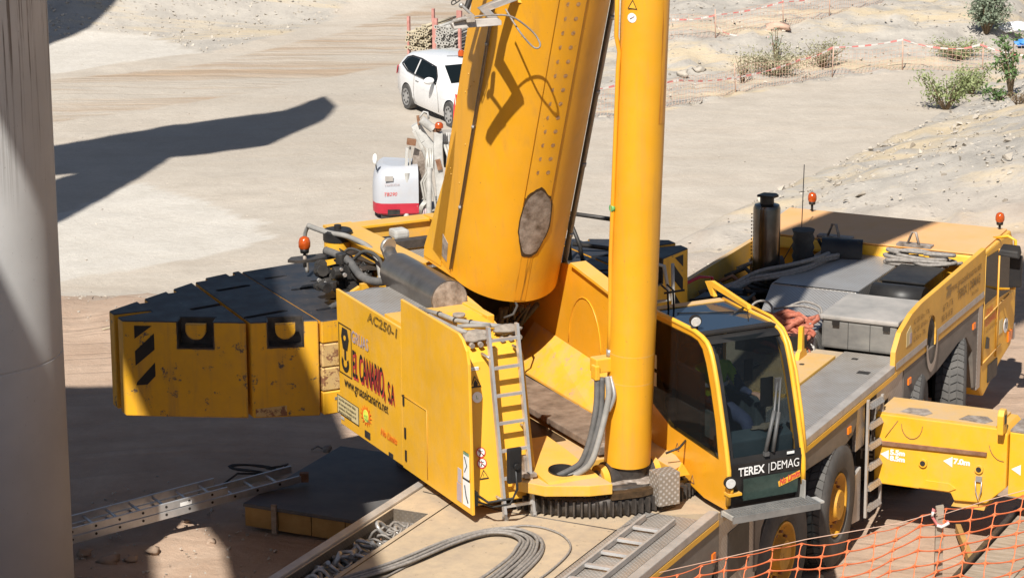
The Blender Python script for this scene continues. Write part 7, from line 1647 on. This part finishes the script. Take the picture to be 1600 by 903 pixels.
mb = MB(); mb.tube([lo((0.9, -0.2, 1.49)), lo((1.05, 0.1, 1.50))], 0.006, 4); mb.build('beacon_cable', plastic, car)
cw_ = thing('wheel', None, None); cw_.parent = car
MB().lathe([(0.20, -0.10), (0.29, -0.10), (0.305, -0.06), (0.305, 0.06), (0.29, 0.10), (0.20, 0.10)], 'y', (0, 0, 0), 32).build('tyre', tyre_m, cw_, smooth_angle=0.6)
rm = MB().lathe([(0.205, -0.11), (0.19, -0.105), (0.05, -0.115), (0.0, -0.118)], 'y', (0, 0, 0), 28, close=True).build('rim', matte('wheel_trim', (0.30, 0.30, 0.30), (0.5, 0.5, 0.5), 0.35, 3, metal=0.4), cw_, smooth_angle=0.5)
mb = MB()
for k in range(8): a = 2*pi*k/8; mb.cyl((0.14*cos(a), -0.1175, 0.14*sin(a)), (0.14*cos(a), -0.110, 0.14*sin(a)), 0.026, n=8)
mb.build('trim_openings', blackm, cw_)
for i, (x, y) in enumerate(((0, -0.76), (2.46, -0.76), (0, 0.76), (2.46, 0.76))):
    o = cw_ if i == 0 else copy_tree(cw_, car); o.location = sc((x, y, 0.305)); o.scale = (CS, CS, CS); o.rotation_euler = (0, 0, 0 if y < 0 else pi)
# Spanish flag planted by the car's front wheel
fb_ = gz0(gat(716, 232)); fl = thing('flag', 'small red and yellow flag beside the front wheel of the white car', 'flag', tuple(fb_))
MB().cyl((0.05, 0, 0), (-0.08, 0, 1.35), 0.014, n=6).build('pole', galv, fl)
for k, (mm, z0, z1) in enumerate(((flag_r, 0.0, 0.14), (flag_y, 0.14, 0.40), (flag_r, 0.40, 0.54))):
    mb = MB(); mb.grid([[Vector((-0.07+z0+(z1-z0)*i/3-0.05*t, 0.02*sin(t*5+i), 1.22-t*0.75-0.28*(z0+(z1-z0)*i/3))) for i in range(4)] for t in [j/8 for j in range(9)]]); mb.build('cloth', mm, fl, recalc=False)

# ================================================================== racks of steel props
rk0 = gz0(gat(635, 88)); rk1 = gz0(gat(714, 95)); e_ = (rk1-rk0); e_.z = 0; RL_ = e_.length; e_.normalize(); bk = Vector((-e_.y, e_.x, 0))
RA = atan2(e_.y, e_.x)
def rack(origin, w, label):
    r_ = thing('prop_rack', label, 'rack', tuple(origin), RA)
    for x in (0.0, w):
        for y in (0.15, 1.5): MB().box(x-0.035, x+0.035, y-0.035, y+0.035, 0, 1.02).build('upright', pink_paint, r_)
    for y in (0.15, 1.5): MB().box(-0.03, w+0.03, y-0.03, y+0.03, 0.14, 0.19).build('cross_bar', rust, r_)
    return r_
random.seed(8)
WA, WB_ = RL_*0.50, RL_*0.46
rack(rk0, WA, 'left pink steel rack holding tan dirty props behind the car'); rack(rk0+e_*(WA+0.07), WB_, 'right pink steel rack holding pale galvanised props, partly behind the boom')
def propmesh(nm, mat, ln):
    mb = MB(); mb.cyl((0, 0, 0), (0, ln, 0), 0.028, n=8)
    n = 8
    q = [(0.056*cos(2*pi*k/n+.39), 0.056*sin(2*pi*k/n+.39)) for k in range(n)]; mb.prism(q, 'y', -0.012, 0.0)
    mb.mi = 1; mb.cyl((0, -0.0125, 0), (0, -0.016, 0), 0.022, n=8); return mb.build(nm, [mat, blackm], None)
pt, pg = propmesh('steel_prop', galv_tan, 1.7), propmesh('steel_prop', galv, 1.8)
ROWN = ('bottom row', 'second row', 'third row', 'fourth row', 'fifth row', 'sixth row', 'top row')
for rack_i, (x0, w_, mesh, lb, gpn) in enumerate(((0.03, WA-0.05, pt, 'tan prop in the %s of the left pink rack', 'tan props in the left rack, %s'), (WA+0.10, WB_-0.05, pg, 'galvanised prop in the %s of the right pink rack', 'galvanised props in the right rack, %s'))):
    fst = True
    for r_ in range(7):
        for c_ in range(6):
            if rack_i == 0 and r_ > 4 and c_ < (r_-3)*2-2: continue
            o = mesh if fst else copy_obj(mesh); fst = False
            x = x0+(c_+0.5+(0.4 if r_ % 2 else 0))*w_/6.6+random.uniform(-.012, .012); z = 0.24+r_*0.098+random.uniform(-.014, .014)
            o.location = rk0+e_*x+Vector((0, 0, z))+bk*random.uniform(-.15, .05)
            o.rotation_euler = (radians(random.uniform(-1, 1)), 0, RA+radians(random.uniform(-2, 2))); tag(o, ORDN[c_]+' from the left, '+lb % ROWN[r_], 'prop', 'steel props stacked in the racks')
# ================================================================== compact excavator behind the crane
ex0 = gz0(gat(584, 346)); ex1 = gz0(gat(650, 346)); 
ex = thing('compact_excavator', 'white and red compact excavator with folded grey boom behind the crane', 'excavator', tuple(ex0), radians(4))
pr = [(0.0, 0.16), (0.02, 0.10), (0.10, 0.05), (0.62, 0.02), (0.62, 0.90), (0.10, 0.90), (0.0, 0.80)]
def exloft(levels, mat, nm):
    mb = MB(); rows = []
    for z, inset, dx in levels:
        row = []
        for x, y in [(0.02, 0.9), (0.0, 0.6), (0.0, 0.3), (0.05, 0.12), (0.16, 0.03), (0.35, 0.0), (0.9, 0.0)]:
            row.append(Vector((x+inset*(1 if x < 0.5 else 0), y+inset, z)))
        rows.append(row)
    mb.grid(rows); top = rows[-1]; mb.face([top[0], *top[1:], Vector((0.9, 0.9, top[0].z))]); return mb.build(nm, mat, ex, smooth_angle=0.7, recalc=True)
exloft([(0.10, 0.04, 0), (0.14, 0.0, 0), (0.32, 0.0, 0), (0.34, 0.0, 0)], red_p, 'counterweight_band')
eh = exloft([(0.34, 0.0, 0), (0.60, 0.0, 0), (0.80, 0.02, 0), (0.95, 0.07, 0), (1.02, 0.14, 0), (1.05, 0.22, 0)], paint('excavator_white', (0.44, 0.46, 0.50), dustamt=0.2, streak=0.05, rough=0.3), 'engine_cover')
text('TB290', (0.20, -0.006, 0.50), (1, 0, 0), (0, 0, 1), 0.10, red_ink, ex, sx=1.0, shear=0.25)
text('TAKEUCHI', (0.22, -0.004, 0.70), (1, 0, 0), (0, 0, 1), 0.07, lilac_ink, ex, sx=0.9)
MB().box(0.24, 0.40, -0.012, 0.0, 0.80, 0.90).build('badge', boxlid, ex)
MB().box(0.28, 0.52, -0.02, 0.3, 0.12, 0.22).build('tow_recess', blackm, ex)
mb = MB(); mb.blob((0.05, 0.12, 1.22), 0.06, 2, 2, 0.1, (0.8, 0.6, 1.9)); mb.build('mirror', white_m, ex); MB().tube([(0.08, 0.15, 1.0), (0.06, 0.13, 1.15)], 0.012, 6).build('mirror_arm', plastic, ex)
MB().prism([(0.0, 0.0), (3.0, 0.0), (3.05, 0.25), (2.9, 0.42), (0.1, 0.42), (-0.05, 0.25)], 'x', 0.15, 0.55).build('crawler_track', rubber, ex, rot=(0, 0, 0), loc=(0, 0.1, 0))
def eg(px, py, dy): # point on a plane dy metres beyond the excavator's rear
    p = aty(px, py, ex0.y+dy)-ex0; return Matrix.Rotation(-radians(4), 3, 'Z') @ p
def ebar(pts, w, dep, mat, nm):
    mb = MB(); P_ = [eg(*p) for p in pts]
    for a, b_ in zip(P_[:-1], P_[1:]):
        dd = (b_-a).normalized(); s_ = dd.cross(Vector((0, 1, 0))).normalized()*w
        mb.hexa([a-s_, a+s_, a+s_+Vector((0, dep, 0)), a-s_+Vector((0, dep, 0))], [b_-s_, b_+s_, b_+s_+Vector((0, dep, 0)), b_-s_+Vector((0, dep, 0))])
    return mb.build(nm, mat, ex, bevel=0.006)
def epoly(pts, dep, mat, nm):
    P_ = [eg(*p) for p in pts]; mb = MB(); mb.hexa(P_, [p+Vector((0, dep, 0)) for p in P_]); return mb.build(nm, mat, ex)
def ecyl(a, b_, r, mat, nm): return MB().cyl(eg(*a), eg(*b_), r, n=12).build(nm, mat, ex, smooth_angle=0.6)
epoly([(648, 232, 0.45), (664, 240, 0.45), (664, 300, 0.45), (655, 322, 0.45), (642, 316, 0.45), (642, 262, 0.45)], 0.08, wear_steel, 'boom_web')
ebar([(636, 232, 0.3), (634, 290, 0.25), (632, 345, 0.2)], 0.030, 0.10, grey_white, 'boom_side'); ebar([(641, 230, 0.35), (640, 300, 0.3)], 0.018, 0.05, galv, 'boom_side')
ecyl((636, 270, 0.12), (635, 345, 0.1), 0.055, grey_white, 'boom_cylinder'); ecyl((671, 262, 0.12), (670, 345, 0.1), 0.055, grey_white, 'boom_cylinder')
ebar([(649, 196, 0.5), (664, 220, 0.45), (678, 236, 0.4)], 0.09, 0.22, grey_white, 'stick'); ebar([(646, 205, 0.4), (660, 232, 0.35), (668, 252, 0.35)], 0.03, 0.08, galv, 'link')
ecyl((658, 187, 0.35), (677, 202, 0.35), 0.085, grey_white, 'bucket_cylinder'); ecyl((677, 202, 0.35), (686, 207, 0.35), 0.05, rust, 'cylinder_rod')
ebar([(653, 182, 0.4), (655, 196, 0.4)], 0.03, 0.1, rust, 'pivot'); mb = MB(); mb.tube([eg(656, 184, .4), eg(662, 175, .4), eg(668, 176, .4), eg(670, 186, .4)], 0.022, 6); mb.build('hydraulic_hose', grey_white, ex)
ebar([(636, 222, 0.25), (650, 224, 0.25)], 0.06, 0.12, rust, 'pivot')
ebar([(685, 208, 0.25), (684, 252, 0.2), (689, 300, 0.2), (690, 330, 0.2)], 0.085, 0.16, grey_white, 'boom'); ebar([(684, 250, 0.15), (688, 266, 0.15)], 0.05, 0.08, rust, 'pivot')
for k in range(7): 
    o = ebar([(692+k*3.2, 208, 0.5), (692+k*3.2, 222, 0.5)], 0.008, 0.03, white_m, 'grille_bar')
epoly([(690, 204, 0.55), (716, 203, 0.55), (716, 225, 0.55), (690, 226, 0.55)], 0.05, boxlid, 'cab_guard'); epoly([(692, 226, 0.6), (716, 226, 0.6), (710, 262, 0.6), (694, 262, 0.6)], 0.3, blackm, 'cab_opening')
mb = MB()
for k, (x0, x1) in enumerate(((667, 660), (672, 664), (676, 668), (668, 676))):
    mb.tube([eg(x0, 232, .22), eg(x0+4-k*2, 262, .15), eg(x1-2, 285, .12), eg(x1+4, 318, .14), eg(x1+6, 338, .15)], 0.024, 6)
for k in range(3): mb.tube([eg(641+k*3, 314, .1), eg(648+k*2, 322, .08), eg(652+k*2, 334, .1)], 0.022, 6); mb.tube([eg(669-k*3, 314, .1), eg(661-k*2, 322, .08), eg(657-k*2, 334, .1)], 0.022, 6)
for k in range(3): mb.tube([eg(694+k*5, 226, .35), eg(700+k*4, 245, .3), eg(698+k*4, 272, .3), eg(694+k*3, 300, .3)], 0.03, 6)
mb.build('hydraulic_hoses', galv, ex)
mb = MB()
for k in range(12): mb.tube([eg(638+k*3, 326, .12), eg(638+k*3+random.uniform(-1, 1), 345, .12)], 0.018, 5)
mb.build('hose_fittings', lilac_ink, ex)
bcx = eg(686, 200, 0.25); bb_ = MB().lathe([(0.05, -0.06), (0.05, 0.0)], 'z', bcx, 12).build('beacon_base', rust, ex); MB().lathe([(0.085, 0.0), (0.085, 0.07), (0.05, 0.11)], 'z', bcx, 16).build('beacon_lens', amber, ex, smooth_angle=0.8)
